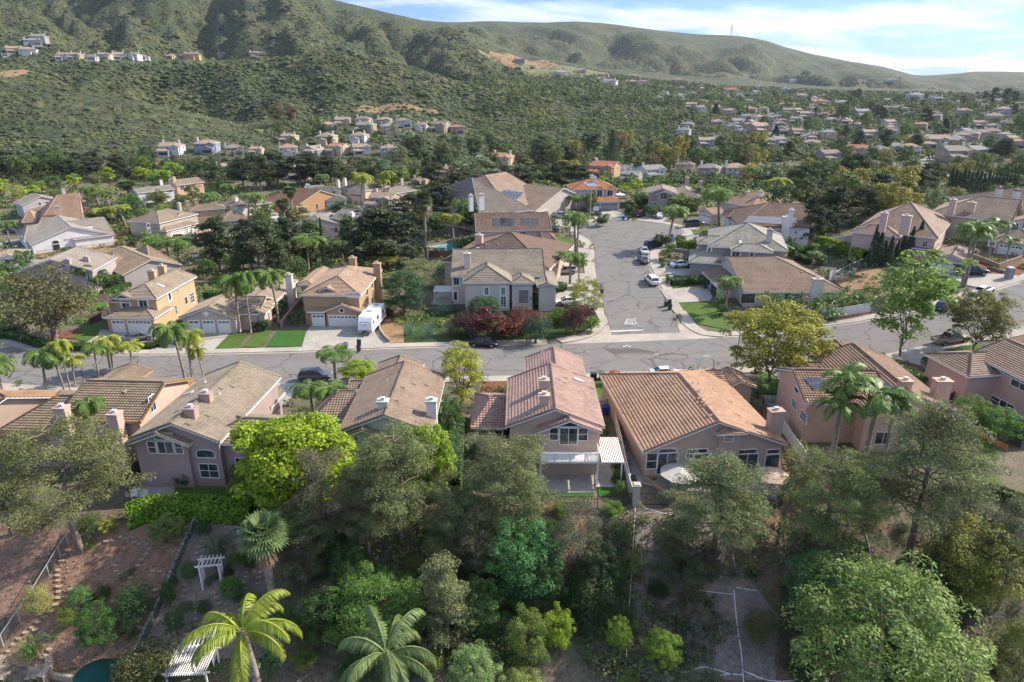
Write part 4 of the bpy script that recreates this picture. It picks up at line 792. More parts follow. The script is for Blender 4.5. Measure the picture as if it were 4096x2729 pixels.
H.solar(m2,'f','c',[(30,360),(216,380),(156,440),(0,418)],5,3);H.garage(m1,'f','c',335,557,430,598);H.garage(m3,'f','c',457,528,495,570,lights=2);H.chim('c',258,316,6.6,1.6,1.1,body=stucco((.62,.60,.57)));H.vents(m2,'f','c',[(140,362),(82,355)]);H.done()
H=mk('grey_tile_house','house with grey barrel tile roof and two white chimneys behind the round green trees','b',(2070,592),(2350,560),4.4,(.50,.36,.28),(.25,.205,.18),barrel=True,fine=1,nick='grey barrel tile house',g=3.0)
m1=H.w([('b',2060,592,4.4),('c',235,520,4.4),('b',1910,420,6.4)],4.4,'x','hh',.38,half='+y');m2=H.w([('b',2030,560,4.5),('b',2210,560,4.5)],4.2,'y','hg',.4,ext=(0,0,1.5,3));H.chim('b',1978,398,7.0,1,.8,body=stucco((.6,.58,.55)));H.chim('b',2070,390,7.0,1.4,.8,body=stucco((.6,.58,.55)));H.done()
H=mk('orange_tile_house','white two storey house with bright orange tile roof and silver solar panels','c',(790,465),(1088,460),3.0,(.55,.50,.46),(.50,.215,.115),barrel=True,fine=2,nick='orange tile house')
m1=H.w(P_('c',(790,465),(1088,460)),3.0,'x','hh',.36,ext=(0,0,0,5));m2=H.w(P_('c',(640,350,5.7),(1052,350,5.7)),5.7,'x','hh',.42,ext=(0,0,0,9));m3=H.w(P_('c',(850,352,5.8),(962,352,5.8)),5.6,'y','gg',.4,ext=(0,0,.6,3));m4=H.w(P_('c',(945,352,5.8),(1055,352,5.8)),5.6,'y','gg',.4,ext=(0,0,.6,3));m5=H.w(P_('c',(600,440,3),(800,440,3)),3.2,'x','hg',.36,ext=(0,0,0,8))
H.garage(m1,'f','c',818,482,893,545,M_GGRAY);H.garage(m1,'f','c',902,480,1050,543,M_GGRAY);H.win(m3,'f','c',872,360,915,415,2,1,True,surround=True);H.win(m4,'f','c',963,362,1010,412,2,1,True,surround=True)
SILV=mat('silver_panel',(.26,.29,.33),.3,spec=.7);H.solar(m2,'f','c',[(740,290),(835,290),(880,325),(790,328)],5,2,SILV);H.solar(m5,'f','c',[(606,335),(665,330),(672,350),(625,358)],2,1,SILV);H.chim('c',825,222,8.9,1,.8,body=stucco((.6,.57,.53)));H.chim('c',850,240,8.9,1,.8,body=stucco((.6,.57,.53)));H.done()
H=mk('cul_de_sac_house','taupe two storey house with broad sandy roof right of the orange tile house','c',(1340,478),(1548,484),3.0,(.36,.30,.245),(.32,.245,.195),fine=1,nick='taupe cul-de-sac house')
m1=H.w(P_('c',(1340,478),(1548,484)),3.0,'y','gg',.34,ext=(0,0,0,4));m2=H.w(P_('c',(1322,392,5.6),(1590,392,5.6)),5.6,'y','gh',.36,ext=(0,0,0,11));m3=H.w(P_('c',(1545,420,4.4),(1795,420,4.4)),4.4,'y','hg',.4,ext=(0,0,0,12));m4=H.w(P_('c',(1390,396,5.6),(1560,396,5.6)),5.5,'y','gg',.42,ext=(0,0,.8,3))
H.garage(m1,'f','c',1362,490,1430,555);H.garage(m1,'f','c',1448,500,1545,552);H.win(m4,'f','c',1440,385,1492,440,2,2,True,shutters=M_GTAN);H.chim('c',1680,242,8.4,1.2,.9);H.chim('c',1800,276,8,1.2,.9);H.done()
H=mk('palm_front_house','house with pinkish roof mostly hidden by feathery palms beside the dead end','c',(1768,545),(1905,578),3.0,(.50,.43,.36),(.42,.265,.195),fine=1,nick='palm hidden pinkish house')
m1=H.w(P_('c',(1768,545),(1905,578)),3.0,'y','gg',.34,ext=(0,0,0,5));m2=H.w([('c',2035,470,4),('d',110,500,4)],4,'x','hh',.36,ext=(3,0,0,10));H.garage(m1,'f','c',1800,568,1885,632);H.chim('c',2225,366,7,1,.9,body=stucco((.62,.6,.56)));H.chim('c',2338,362,7,1,.9,body=stucco((.62,.6,.56)));H.done()
H=mk('white_brown_house','white house with dark brown tile roof, pale solar panels and brown trimmed windows','c',(2125,655),(2690,668),5.2,(.60,.585,.56),(.24,.155,.12),barrel=True,fine=1,trim=mat('brown_trim',(.09,.055,.045),.7),nick='white house with pale panels')
m1=H.w([('c',2122,657),('d',372,692),('d',362,560,6.8)],5.2,'x','hg',.36,half='+y');m2=H.w(P_('c',(2040,607),(2200,610)),5.0,'x','hh',.34,ext=(0,0,0,7));m3=H.w(P_('c',(1972,742,2.8),(2125,742,2.8)),2.7,'x','gg',.34,ext=(0,0,0,3.5))
PALE=mat('pale_panel',(.16,.155,.17),.35,spec=.6);H.solar(m1,'f','d',[(0,597),(180,602),(185,668),(0,656)],3,2,PALE);H.solar(m1,'f','d',[(262,610),(316,613),(318,655),(262,652)],2,1,PALE);H.solar(m1,'f','c',[(2230,590),(2350,598),(2350,655),(2185,648)],3,2,PALE)
BR=mat('brown_surround',(.09,.055,.045),.7)
H.win(m1,'f','c',2215,680,2270,722,2,1,surround=BR);H.win(m1,'f','d',30,685,88,732,2,1,surround=BR);H.chim('d',230,590,6.9,1.7,1.0,0);H.chim('d',272,528,7.6,.9,.8);H.done()
H=mk('grey_house','grey two storey house with pale striped roof beside the white electric sedan','c',(1865,864),(2596,906),5.6,(.30,.285,.27),(.36,.315,.275),fine=2,nick='grey two storey house')
m1=H.w([('c',1865,864),('d',242,906),('d',185,750,7.2)],5.6,'x','hh',.36,half='+y');m2=H.w(P_('c',(1768,800),(1932,830)),5.5,'x','hg',.34,ext=(0,1,2.0,2.0));m3=H.w(P_('c',(1810,1013),(2092,1016),(1705,900)),2.9,'x','hh',.34)
m4=H.w([('c',2068,893),('d',100,903)],5.6,'x','hh',.36,ext=(0,0,.9,3))
H.win(m1,'f','c',1868,880,1886,930,1,1,surround=True);H.win(m4,'f','c',2085,908,2145,958,2,1,surround=True);H.win(m4,'f','c',2247,908,2270,952,1,1,surround=True);H.win(m1,'f','d',60,1018,150,1050,3,1,surround=True);H.winm(m3,'l',m3['y0']+1,m3['y0']+5.6,0.02,2.2,cols=1,door=True)
H.vents(m1,'f','c',[(2065,785),(2165,800),(2220,775),(2230,790)],'pipe');H.vents(m1,'f','c',[(2155,830)],'sky');H.vents(m1,'f','d',[(75,785)],'pipe');H.chim('d',80,705,7.9,1.1,.8,body=stucco((.42,.41,.40)));H.done()
H=mk('long_house','long single storey house with brown ribbed roof and broad pale side chimney','g',(2180,494),(3022,488),3.0,(.47,.42,.36),(.31,.215,.165),barrel=True,fine=2,nick='long brown roof house')
m1=H.w([('g',2180,494),('h',685,487),('h',530,262,4.9)],3.0,'x','gh',.36,half='+y');m2=H.w(P_('g',(1935,424),(2200,420)),3.0,'y','gg',.30,ext=(0,4,1,9));
H.garage(m2,'l','g',1850,385,1885,480);H.winm(m2,'l',m2['y0']+1,m2['y0']+5.5,.02,2.2,cols=1,door=True);H.win(m1,'f','h',208,506,255,548,1,2);H.win(m1,'f','h',275,508,368,548,1,2);H.win(m1,'f','g',2165,505,2280,590,1,1,door=True)
H.chim('h',512,360,6.4,1.9,1.1,0,body=stucco((.55,.50,.44)),cap=stucco((.52,.40,.30)));H.vents(m1,'f','h',[(355,310),(485,308)]);H.done()
H=mk('pink_hip_house','pink two storey house with speckled barrel tile hip roof behind the row of cypresses','d',(825,710),(1585,796),5.6,(.50,.375,.33),(.33,.225,.185),barrel=True,fine=2,nick='pink cypress house')
m1=H.w(P_('d',(835,712),(1585,796),(1040,560,7.6)),5.6,'x','hh',.38,half='+y');m2=H.w(P_('d',(825,712),(1255,775)),5.5,'x','hh',.36,ext=(0,0,1.3,4));m3=H.w(P_('d',(1560,968,3),(1860,950,3)),3,'y','gg',.36,ext=(0,0,0,5));m4=H.w(P_('d',(1240,830,3.3),(1560,900,3.3)),3.2,'x','hh',.34,ext=(0,0,0,3))
H.garage(m3,'f','h',1545,192,1605,290,lights=3);H.garage(m3,'f','h',1657,182,1808,290);H.auto(m1,'f',4,3.6,1.2,.8,arch=True);H.chim('d',1110,556,8.0,1.2,.9);H.chim('d',1310,580,8.0,1.7,1);H.vents(m1,'f','d',[(1075,682),(1192,685)]);H.done()
H=mk('stucco_house','peach stucco house with arched upper windows and grey brown tile roof at the right edge','d',(1500,567),(2250,645),5.6,(.50,.38,.29),(.31,.235,.19),barrel=True,fine=2,nick='arched window peach house')
m1=H.w(P_('d',(1500,567),(2250,645),(1650,455,7.4)),5.6,'x','hg',.36,half='+y');m2=H.w(P_('d',(1440,627,3),(1800,665,3)),3,'x','hh',.34,ext=(0,0,0,4));m3=H.w(P_('d',(2235,645),(2500,660)),5.6,'y','gg',.42,ext=(0,0,1,5));m4=H.w(P_('d',(2080,810,3),(2500,800,3)),3,'x','hh',.34,ext=(0,0,0,4))
H.win(m3,'f','d',2252,655,2305,750,2,3,True,surround=True);H.win(m3,'f','d',2325,650,2370,740,2,3,True,surround=True);H.win(m1,'f','d',1930,625,1965,650,1,1);H.garage(m4,'f','d',2140,845,2330,935);H.win(m4,'f','d',2050,825,2085,860,1,1,surround=True);H.chim('d',1725,436,8.2,1.3,1);H.chim('d',1890,462,8.2,1.6,1);H.done()
H=mk('dark_roof_house','white walled house with dark brown roof and two brick capped chimneys at the far right','d',(1928,460),(2300,540),5.6,(.55,.52,.48),(.24,.18,.145),fine=1,nick='dark roof chimney house')
m1=H.w(P_('d',(1928,460),(2330,550),(2092,350,7.4)),5.6,'x','hg',.36,half='+y');m2=H.w(P_('d',(2280,555),(2500,600)),5.4,'y','gg',.4,ext=(0,0,2,5));H.chim('d',2142,328,8.4,1.2,1,cap=stucco((.2,.1,.08)));H.chim('d',2300,350,8.4,1.2,1,cap=stucco((.2,.1,.08)));H.done()
# ------------------------------------------------ houses in the valley to the left
WH=stucco((.66,.64,.61))
def quick(name,label,nick,r,A,B,h,wall,roof,wings,chims=(),wins=(),gars=(),axis='x',fine=1,trim=None,autos=()):
 H=mk(name,label,r,A,B,h,wall,roof,fine=fine,nick=nick,axis=axis,trim=trim);W=[]
 for wg in wings:W.append(H.w(P_(wg[0],*wg[1]),wg[2],*wg[3],**(wg[4]if len(wg)>4 else {})))
 for c in chims:H.chim(r,*c[:3],*(c[3:]or (1.2,.9)),body=WH if 'white chimney' in label or wall[0]>.55 else None)
 for i,side,*q in wins:H.win(W[i],side,r,*q)
 for i,side,x0,y0,x1,y1,mt in gars:H.garage(W[i],side,r,x0,y0,x1,y1,mt)
 for i,side,n,*q in autos:H.auto(W[i],side,n,*q)
 H.done();return H
quick('white_house','long white single storey house with tall white chimney beside a fenced dirt lot','long white house','a',(270,850),(918,772),3.2,(.68,.66,.65),(.37,.31,.27),[('a',[(270,850),(918,772),(885,655)],3.2,('y','gg',.34)),('a',[(205,815),(400,800),(290,715)],3,('x','hg',.3)),('a',[(650,800),(918,772),(885,655)],3.3,('x','gg',.3))],[(792,690,6.4,2,1.2,0)],[(0,'f',468,852,545,898,1,1),(0,'f',465,816,530,838,1,1,True),(0,'f',680,810,760,860,2,1),(0,'f',577,800,590,812,1,1),(0,'f',600,798,612,810,1,1),(0,'f',622,796,634,808,1,1)])
quick('valley_house','house with rosy brown hip roof directly behind the long white house','rosy hip roof house','a',(330,690),(745,655),3.2,(.50,.36,.27),(.38,.245,.18),[('a',[(330,690),(745,655),(740,522,5.2)],3.2,('x','hg',.34),dict(half='+y')),('a',[(205,625),(330,640),(300,570)],3.1,('x','hh',.3))],[(507,500,5.8,1.6,1)])
quick('valley_house','grey gabled two storey house in front of bright green saplings at the left','grey gabled house','a',(200,496),(578,455),5.5,(.42,.39,.385),(.38,.30,.25),[('a',[(190,498),(565,455)],5.5,('y','gg',.38),dict(ext=(0,0,0,10)))],[(562,346,8.4)],[(0,'f',345,472,370,495,1,1),(0,'f',405,464,435,478,2,1),(0,'f',520,450,560,472,2,1)])
quick('valley_house','low pink brown roofed house with pink chimney between the grey gable and the rosy roof','pink chimney house','a',(280,545),(795,512),3.2,(.50,.34,.28),(.36,.25,.19),[('a',[(280,545),(795,512)],3.2,('x','gg',.34),dict(ext=(0,0,0,8)))],[(672,425,6.4,2,1)])
quick('valley_house','grey tan two storey house with stone pillars and two cream garage doors','grey tan house','a',(1500,728),(1765,660),3.0,(.36,.32,.275),(.32,.235,.185),[('a',[(1240,645,5.6),(1640,608,5.6),(1725,575,5.6)],5.6,('x','hh',.36),dict(ext=(0,1,0,5))),('a',[(1500,728),(1770,655)],3.0,('x','hh',.34),dict(ext=(.5,0,0,5))),('a',[(1510,612,5.5),(1662,590,5.5)],5.5,('y','gg',.45),dict(ext=(0,0,.8,5)))],[(1602,470,8.6,1.3,1,0)],[(2,'f',1565,602,1612,650,2,2,True),(0,'f',1312,666,1345,692,1,1),(0,'f',1316,708,1352,742,2,1)],[(1,'f',1530,745,1660,780,None),(1,'f',1685,700,1740,745,None)])
quick('valley_house','warm tan two storey house with paired chimneys right of the grey tan house','warm tan house','a',(1700,548),(2030,522),5.6,(.46,.345,.215),(.30,.215,.165),[('a',[(1700,548),(2030,522)],5.6,('x','hh',.36),dict(ext=(0,0,0,8))),('a',[(1985,640,3),(2170,590,3)],3,('x','hh',.34),dict(ext=(0,1,0,6))),('a',[(2000,510,5.3),(2100,500,5.3)],5.3,('y','gg',.4),dict(ext=(0,0,1,5)))],[(1677,455,8.2,1.5,1,0),(1755,438,8.4,1.4,1)],[(2,'f',2010,530,2038,572,1,2,True),(0,'f',1770,558,1795,585,1,1)],[(1,'f',1995,645,2060,690,M_GTAN),(1,'f',2075,625,2130,668,M_GTAN)])
quick('valley_house','white two storey house with tall white chimney behind the three slim palms','white tall chimney house','b',(20,490),(200,465),5.6,(.60,.58,.55),(.28,.22,.185),[('b',[(-180,500),(200,470)],5.6,('x','hh',.36),dict(ext=(0,0,0,8))),('b',[(60,575,3),(250,565,3)],3,('x','hh',.34),dict(ext=(0,0,0,5)))],[(-125,420,8.6,1.3,1,0)],[(0,'f',120,490,165,520,2,1)],[(1,'f',132,572,262,620,None)])
quick('valley_house','blue white gabled house with small balcony high on the left','blue white gabled house','a',(1230,388),(1568,350),5.6,(.56,.58,.60),(.30,.27,.245),[('a',[(1230,388),(1568,350)],5.6,('x','gg',.36),dict(ext=(0,0,0,8))),('a',[(1310,372,5.5),(1455,352,5.5)],5.5,('y','gg',.4),dict(ext=(0,0,1,5)))],[(1440,268,8.6,1.2,.9),(1525,262,8.4,1.2,.9,0)],[(1,'f',1390,350,1420,362,1,1,True),(0,'f',1518,345,1548,375,2,1),(1,'f',1305,415,1340,440,1,1,True)])
quick('valley_house','peach house with tall peach chimney touching the blue white gabled house','peach tall chimney house','a',(1580,318),(1815,290),5.6,(.54,.36,.25),(.34,.245,.19),[('a',[(1580,318),(1815,285)],5.6,('x','gg',.36),dict(ext=(0,0,0,8)))],[(1555,240,9,1.5,1.2,0)],[(0,'f',1615,322,1655,354,2,1)])
quick('valley_house','brown orange stucco house with arched entry and brown garage door','brown orange arched house','b',(430,505),(632,468),3.4,(.40,.235,.12),(.27,.15,.10),[('b',[(410,510),(632,468),(480,385)],3.4,('y','gh',.36)),('b',[(200,440),(440,450)],3.6,('x','hg',.34),dict(ext=(0,0,0,6)))],[],[(0,'f',590,485,612,530,1,1)],[(0,'f',425,515,520,570,M_GBROWN)])
quick('valley_house','white two storey house with dark grey roof and stone trimmed white garage doors','white dark roof house','b',(475,382),(820,366),5.6,(.62,.60,.57),(.20,.18,.17),[('b',[(475,382),(820,368)],5.6,('x','hh',.36),dict(ext=(0,0,0,8))),('b',[(635,458,3),(865,432,3)],3,('x','hh',.34),dict(ext=(0,0,0,5))),('b',[(705,380,5.4),(800,365,5.4)],5.4,('y','gg',.4),dict(ext=(0,0,.8,5)))],[(517,306,8.4,1.5,1.1,0)],[(2,'f',737,372,765,410,2,2),(0,'f',600,392,622,415,1,1)],[(1,'f',665,472,728,512,None),(1,'f',762,458,850,495,None)])
quick('valley_house','cream two storey house with dark brown garage doors left of the leaning palms','cream house','b',(800,342),(1160,378),5.6,(.56,.47,.34),(.28,.22,.185),[('b',[(800,345),(1155,345)],5.6,('x','hh',.36),dict(ext=(0,0,0,8))),('b',[(895,412,3),(1155,388,3)],3,('x','hh',.34),dict(ext=(0,0,0,5)))],[(787,266,8.6,1.3,1,0),(848,250,8.6,1.3,1)],[(0,'f',860,350,875,372,1,1)],[(1,'f',1030,430,1090,472,M_GBROWN),(1,'f',1105,410,1142,455,M_GBROWN)])
quick('valley_house','low beige house with white gable vent and cream garage beside the dark pines','low beige gable house','b',(1290,386),(1495,356),3.4,(.46,.41,.34),(.30,.25,.21),[('b',[(1240,400),(1490,360)],3.4,('x','hh',.4),dict(ext=(0,0,0,9))),('b',[(1320,372,3.4),(1440,350,3.4)],3.4,('y','gg',.42),dict(ext=(0,0,1,4)))],[(1360,256,7.8)],[],[(0,'f',1325,395,1415,440,M_GTAN)])
quick('valley_house','white two storey house with grey trimmed arched window among the trees','white grey trim house','b',(950,648),(1195,592),5.6,(.66,.66,.66),(.30,.27,.26),[('b',[(950,650),(1195,592),(750,608)],5.6,('y','gg',.36)),('b',[(980,705,2.8),(1150,690,2.8)],2.8,('x','hh',.2),dict(ext=(0,0,1.5,3)))],[(915,552,8.4,1.5,1.2,0),(998,528,8.6,1.5,1)],[(0,'f',1062,624,1086,670,1,1),(0,'f',1100,610,1148,660,2,1,True),(0,'f',952,648,1008,690,2,1)],trim=mat('slate_trim',(.10,.11,.13),.6))
quick('valley_house','beige house with plain gable wall behind the thin cypress','beige gable wall house','b',(605,690),(832,672),5.0,(.58,.50,.43),(.26,.22,.19),[('b',[(605,690),(832,672),(380,670)],5.0,('x','gg',.34))],[(465,620,7.4,1.6,1.1,0)],[(0,'r',752,698,785,738,2,1),(0,'r',722,705,740,720,2,1)],axis='y')
quick('valley_house','lavender grey gabled house with striped grey roof left of the tan hip roof','lavender gabled house','e',(465,312),(832,302),5.5,(.36,.32,.32),(.33,.27,.235),[('e',[(465,312),(832,302),(400,195)],5.5,('y','gg',.34)),('e',[(450,318,5),(625,318,5)],4.8,('x','gg',.3),dict(ext=(0,0,.8,2)))],[(600,186,8,1.2,1),(770,166,8,1.2,1)],[(0,'f',583,350,606,395,1,1),(0,'f',780,322,808,370,1,1),(0,'f',800,420,832,485,1,2)])
quick('valley_house','lavender walled house with wide tan ribbed roof behind the orange tan house','wide tan ribbed roof house','e',(1090,335),(1480,265),3.4,(.38,.34,.33),(.36,.25,.18),[('e',[(1090,335),(1520,262),(1340,122)],3.4,('y','gg',.36)),('e',[(880,262),(1090,290),(1100,165)],3.2,('x','hh',.36)),('e',[(1200,200),(1520,235)],3.3,('x','hh',.36),dict(ext=(0,2,0,8)))],[])
# ------------------------------------------------ plants
def leaf_mat(name,trans=.36,rough=.55,var=.35):
 m=bpy.data.materials.new(name);m.use_nodes=True;t=m.node_tree;b=t.nodes['Principled BSDF']
 b.inputs['Roughness'].default_value=rough;b.inputs['Specular IOR Level'].default_value=.25
 oi=t.nodes.new('ShaderNodeObjectInfo');g=t.nodes.new('ShaderNodeNewGeometry')
 mr=t.nodes.new('ShaderNodeMapRange');t.links.new(g.outputs['Random Per Island'],mr.inputs['Value']);mr.inputs['To Min'].default_value=1-var;mr.inputs['To Max'].default_value=1+var*1.2
 tcx=t.nodes.new('ShaderNodeTexCoord');n=t.nodes.new('ShaderNodeTexNoise');n.inputs['Scale'].default_value=.45;n.inputs['Detail'].default_value=2;t.links.new(tcx.outputs['Object'],n.inputs['Vector'])
 m2=t.nodes.new('ShaderNodeMapRange');t.links.new(n.outputs['Fac'],m2.inputs['Value']);m2.inputs['From Min'].default_value=.35;m2.inputs['From Max'].default_value=.65;m2.inputs['To Min'].default_value=.8;m2.inputs['To Max'].default_value=1.2
 mm=t.nodes.new('ShaderNodeMath');mm.operation='MULTIPLY';t.links.new(mr.outputs[0],mm.inputs[0]);t.links.new(m2.outputs[0],mm.inputs[1])
 vm=t.nodes.new('ShaderNodeVectorMath');vm.operation='MULTIPLY';t.links.new(oi.outputs['Color'],vm.inputs[0]);t.links.new(mm.outputs[0],vm.inputs[1])
 t.links.new(vm.outputs[0],b.inputs['Base Color'])
 tr=t.nodes.new('ShaderNodeBsdfTranslucent');t.links.new(vm.outputs[0],tr.inputs[0]);ms=t.nodes.new('ShaderNodeMixShader');ms.inputs[0].default_value=trans
 t.links.new(b.outputs[0],ms.inputs[1]);t.links.new(tr.outputs[0],ms.inputs[2]);t.links.new(ms.outputs[0],t.nodes['Material Output'].inputs[0]);return m
M_LEAF=leaf_mat('leaves');M_NEEDLE=leaf_mat('needles',.2,.7,.3);M_FROND=leaf_mat('palm_fronds',.3,.42,.25)
M_BARK=mat('bark',(.21,.165,.13),.95,noise=[(3,(.13,.10,.08),.4,.6),(9,(.30,.25,.20),.5,.7)],bump=(12,.8,.05))
M_PBARK=mat('palm_bark',(.33,.28,.23),.95,noise=[(4,(.16,.13,.105),.4,.6)],bump=(10,.6,.03))
M_SKIRT=mat('dead_fronds',(.24,.16,.09),.95,noise=[(5,(.15,.10,.06),.4,.6)])
def quads_mesh(name,Vt,material,n=4):
 """Vt: (N, n, 3) array, one separate face each"""
 N=len(Vt);me=bpy.data.meshes.new(name);me.vertices.add(N*n);me.vertices.foreach_set('co',np.ascontiguousarray(Vt,dtype=np.float32).ravel())
 me.loops.add(N*n);me.loops.foreach_set('vertex_index',np.arange(N*n));me.polygons.add(N);me.polygons.foreach_set('loop_start',np.arange(N)*n);me.polygons.foreach_set('loop_total',np.full(N,n))
 me.update(calc_edges=True);me.materials.append(material);return me
def nrm(a):return a/np.maximum(np.linalg.norm(a,axis=-1,keepdims=True),1e-9)
def cards(c,n,size,aspect=1.0,rng=RNG):
 """diamond leaf clusters at c facing n"""
 N=len(c);r=nrm(rng.normal(size=(N,3)));t=nrm(np.cross(n,r));b=np.cross(n,t);s=(size*rng.uniform(.6,1.35,N))[:,None]
 return np.stack([c-t*s*.5,c-b*s*.5*aspect+n*s*.08,c+t*s*.5,c+b*s*.5*aspect+n*s*.08],1)
def clump_cards(ctr,rad,per,size,aspect=1.,up=.45,jit=.55,flat=.8,rng=RNG):
 K=len(ctr);d=nrm(rng.normal(size=(K,per,3)));d[...,2]=np.where(d[...,2]<-.35,-d[...,2],d[...,2])
 rr=rng.uniform(.55,1.08,(K,per,1))**.6*rad[:,None,None]
 p=ctr[:,None,:]+d*rr*np.array([1,1,flat]);n=nrm(d+np.array([0,0,up])+rng.normal(size=d.shape)*jit)
 return cards(p.reshape(-1,3),n.reshape(-1,3),size,aspect,rng)
def crown_points(n,rx,rz,zc,rng,inner=.35,bottom=-.6):
 out=[]
 while len(out)<n:
  d=nrm(rng.normal(size=3));
  if d[2]<bottom:continue
  r=rng.uniform(inner,1)**.55;out.append([d[0]*rx*r,d[1]*rx*r,zc+d[2]*rz*r])
 return np.array(out)
def lump(ctr,k,a,rng):
 """push the points in or out by direction so the outline is uneven"""
 ph=rng.uniform(0,6.28,(k,3));w=rng.integers(1,4,(k,3));c=ctr.mean(0);d=ctr-c;th=np.arctan2(d[:,1],d[:,0]);el=np.arctan2(d[:,2],np.hypot(d[:,0],d[:,1]))
 f=sum(np.sin(w[i,0]*th+ph[i,0])*np.cos(w[i,1]*el*2+ph[i,1])for i in range(k))/k;return c+d*(1+a*f)[:,None]
def trunk_mesh(name,z0,tips,r0,rng,material,bend=.3,forks=10,top=None):
 mb=MB();zt=top or z0*1.35;P0=[Vector((rng.normal()*bend*.15*k,rng.normal()*bend*.15*k,zt*k/6))for k in range(7)]
 P0[0]=Vector((0,0,-.4));mb.tube(P0,[r0*(1.35 if k==0 else 1-.11*k)for k in range(7)],8)
 idx=rng.choice(len(tips),min(forks,len(tips)),replace=False)
 for i in idx:
  e=Vector(tips[i]);k=int(rng.integers(2,6));s=P0[k];m=s.lerp(e,.5)+Vector((rng.normal()*.2,rng.normal()*.2,-abs(rng.normal())*.2+.25));mb.tube([s,m,s.lerp(e,.92)],[r0*.42,r0*.24,r0*.08],5,cap=False)
 me=mb.build(name,material);d=me.data;bpy.data.objects.remove(me);return d
SPECIES={}
def species(key,trunk_me,crown_me,w0,h0=10.,extra=(),crown_name='crown',trunk_name='trunk'):SPECIES[key]=(trunk_me,crown_me,w0,h0,extra,crown_name,trunk_name)
def broad(key,seed,ncl,per,size,rx=4.,rz=3.3,zc=6.4,cr=(.8,1.3),lumpy=.3,up=.45,aspect=.8,inner=.35,bottom=-.6,material=None,forks=10,r0=.22):
 rng=np.random.default_rng(seed);c=lump(crown_points(ncl,rx,rz,zc,rng,inner,bottom),4,lumpy,rng);rad=rng.uniform(cr[0],cr[1],ncl)
 q=clump_cards(c,rad,per,size,aspect,up,rng=rng);zmax=q[...,2].max();q[...,2]*=10/zmax;w=np.percentile(np.abs(q[...,0]),99)*2
 species(key,trunk_mesh('trunk',max(2,zc-rz*.8),c,r0,rng,M_BARK,forks=forks),quads_mesh('crown',q,material or M_LEAF),w)
def pine(key,seed,nb,per,size,spread=4.2,z0=3.0,top=10,droop=.1,cone=.5,sparse=1.0):
 rng=np.random.default_rng(seed);cs=[];mb=MB();tp=[Vector((math.sin(k*.9+seed)*.28*k/6,math.cos(k*1.3+seed)*.28*k/6,top*.96*k/8))for k in range(9)];tp[0]=Vector((0,0,-.5))
 mb.tube(tp,[.24-.025*k for k in range(9)],8)
 for i in range(nb):
  f=(i+rng.random())/nb;z=z0+(top-z0)*f;a=rng.uniform(0,6.283);L=spread*((1-f)**cone*.85+.15)*rng.uniform(.6,1.12)*(1 if f>.12 else .7)
  k=z/top*8;s=tp[min(7,int(k))].lerp(tp[min(8,int(k)+1)],k%1);d=Vector((math.cos(a),math.sin(a),rng.uniform(.05,.45)-droop));pts=[s]
  for q_ in range(1,5):pts.append(s+d*L*q_/4+Vector((rng.normal()*.12,rng.normal()*.12,(q_/4)**2*L*.12+rng.normal()*.08)))
  mb.tube(pts,[.06,.045,.03,.018,.008],5,cap=False)
  for q_ in (1.6,2.2,2.8,3.3,3.7,4.0):
   if q_<2.5 and rng.random()<.5*sparse:continue
   b=pts[min(3,int(q_))].lerp(pts[min(4,int(q_)+1)],q_%1)
   for _ in range(2):cs.append(b+Vector((rng.normal()*.38,rng.normal()*.38,.15+rng.normal()*.16)))
 cs=np.array([list(c)for c in cs]);q=clump_cards(cs,rng.uniform(.38,.75,len(cs)),per,size,.32 if size>.3 else .26,.35,.7,.75,rng=rng)
 q[...,2]*=10/q[...,2].max();w=np.percentile(np.abs(q[...,0]),98.5)*2
 t_=mb.build('t',M_BARK);d_=t_.data;bpy.data.objects.remove(t_);species(key,d_,quads_mesh('crown',q,M_NEEDLE),w)
def palm_fronds(nf,L,leaf,nl,rng,rise=(.9,-.25),droop=1.0,width=.06,hang=.8):
 out=[]
 for i in range(nf):
  a=i*2.39996+rng.normal()*.15;f=i/nf;el=rise[0]+(rise[1]-rise[0])*f+rng.normal()*.08;h=np.array([math.cos(a),math.sin(a),0]);side=np.array([-h[1],h[0],0]);ln=L*rng.uniform(.85,1.1);P=[np.zeros(3)];e=el;n=12
  for k in range(n):P.append(P[-1]+(h*math.cos(e)+np.array([0,0,math.sin(e)]))*ln/n);e-=droop*(.10+.13*k/n)*1.4
  P=np.array(P)
  for k in range(n):w=.05*(1-k/n)+.015;out.append([P[k]-side*w,P[k]+side*w,P[k+1]+side*w*.9,P[k+1]-side*w*.9])
  for j in range(nl):
   u=(.14+.86*j/nl)*n;k=min(n-1,int(u));b=P[k]+(P[k+1]-P[k])*(u-k);tg=P[k+1]-P[k];tg/=np.linalg.norm(tg);ll=leaf*math.sin(math.pi*min(1,.18+.8*j/nl))**.6*rng.uniform(.8,1.15)
   for sg in (-1,1):
    d=side*sg*.75+tg*.55+np.array([0,0,-hang*rng.uniform(.3,1.)]);d/=np.linalg.norm(d);tip=b+d*ll+np.array([0,0,-.12*hang*ll]);m=b+d*ll*.5;ww=tg*width
    out.append([b-ww*.5,m-ww,tip,m+ww])
 return np.array(out)
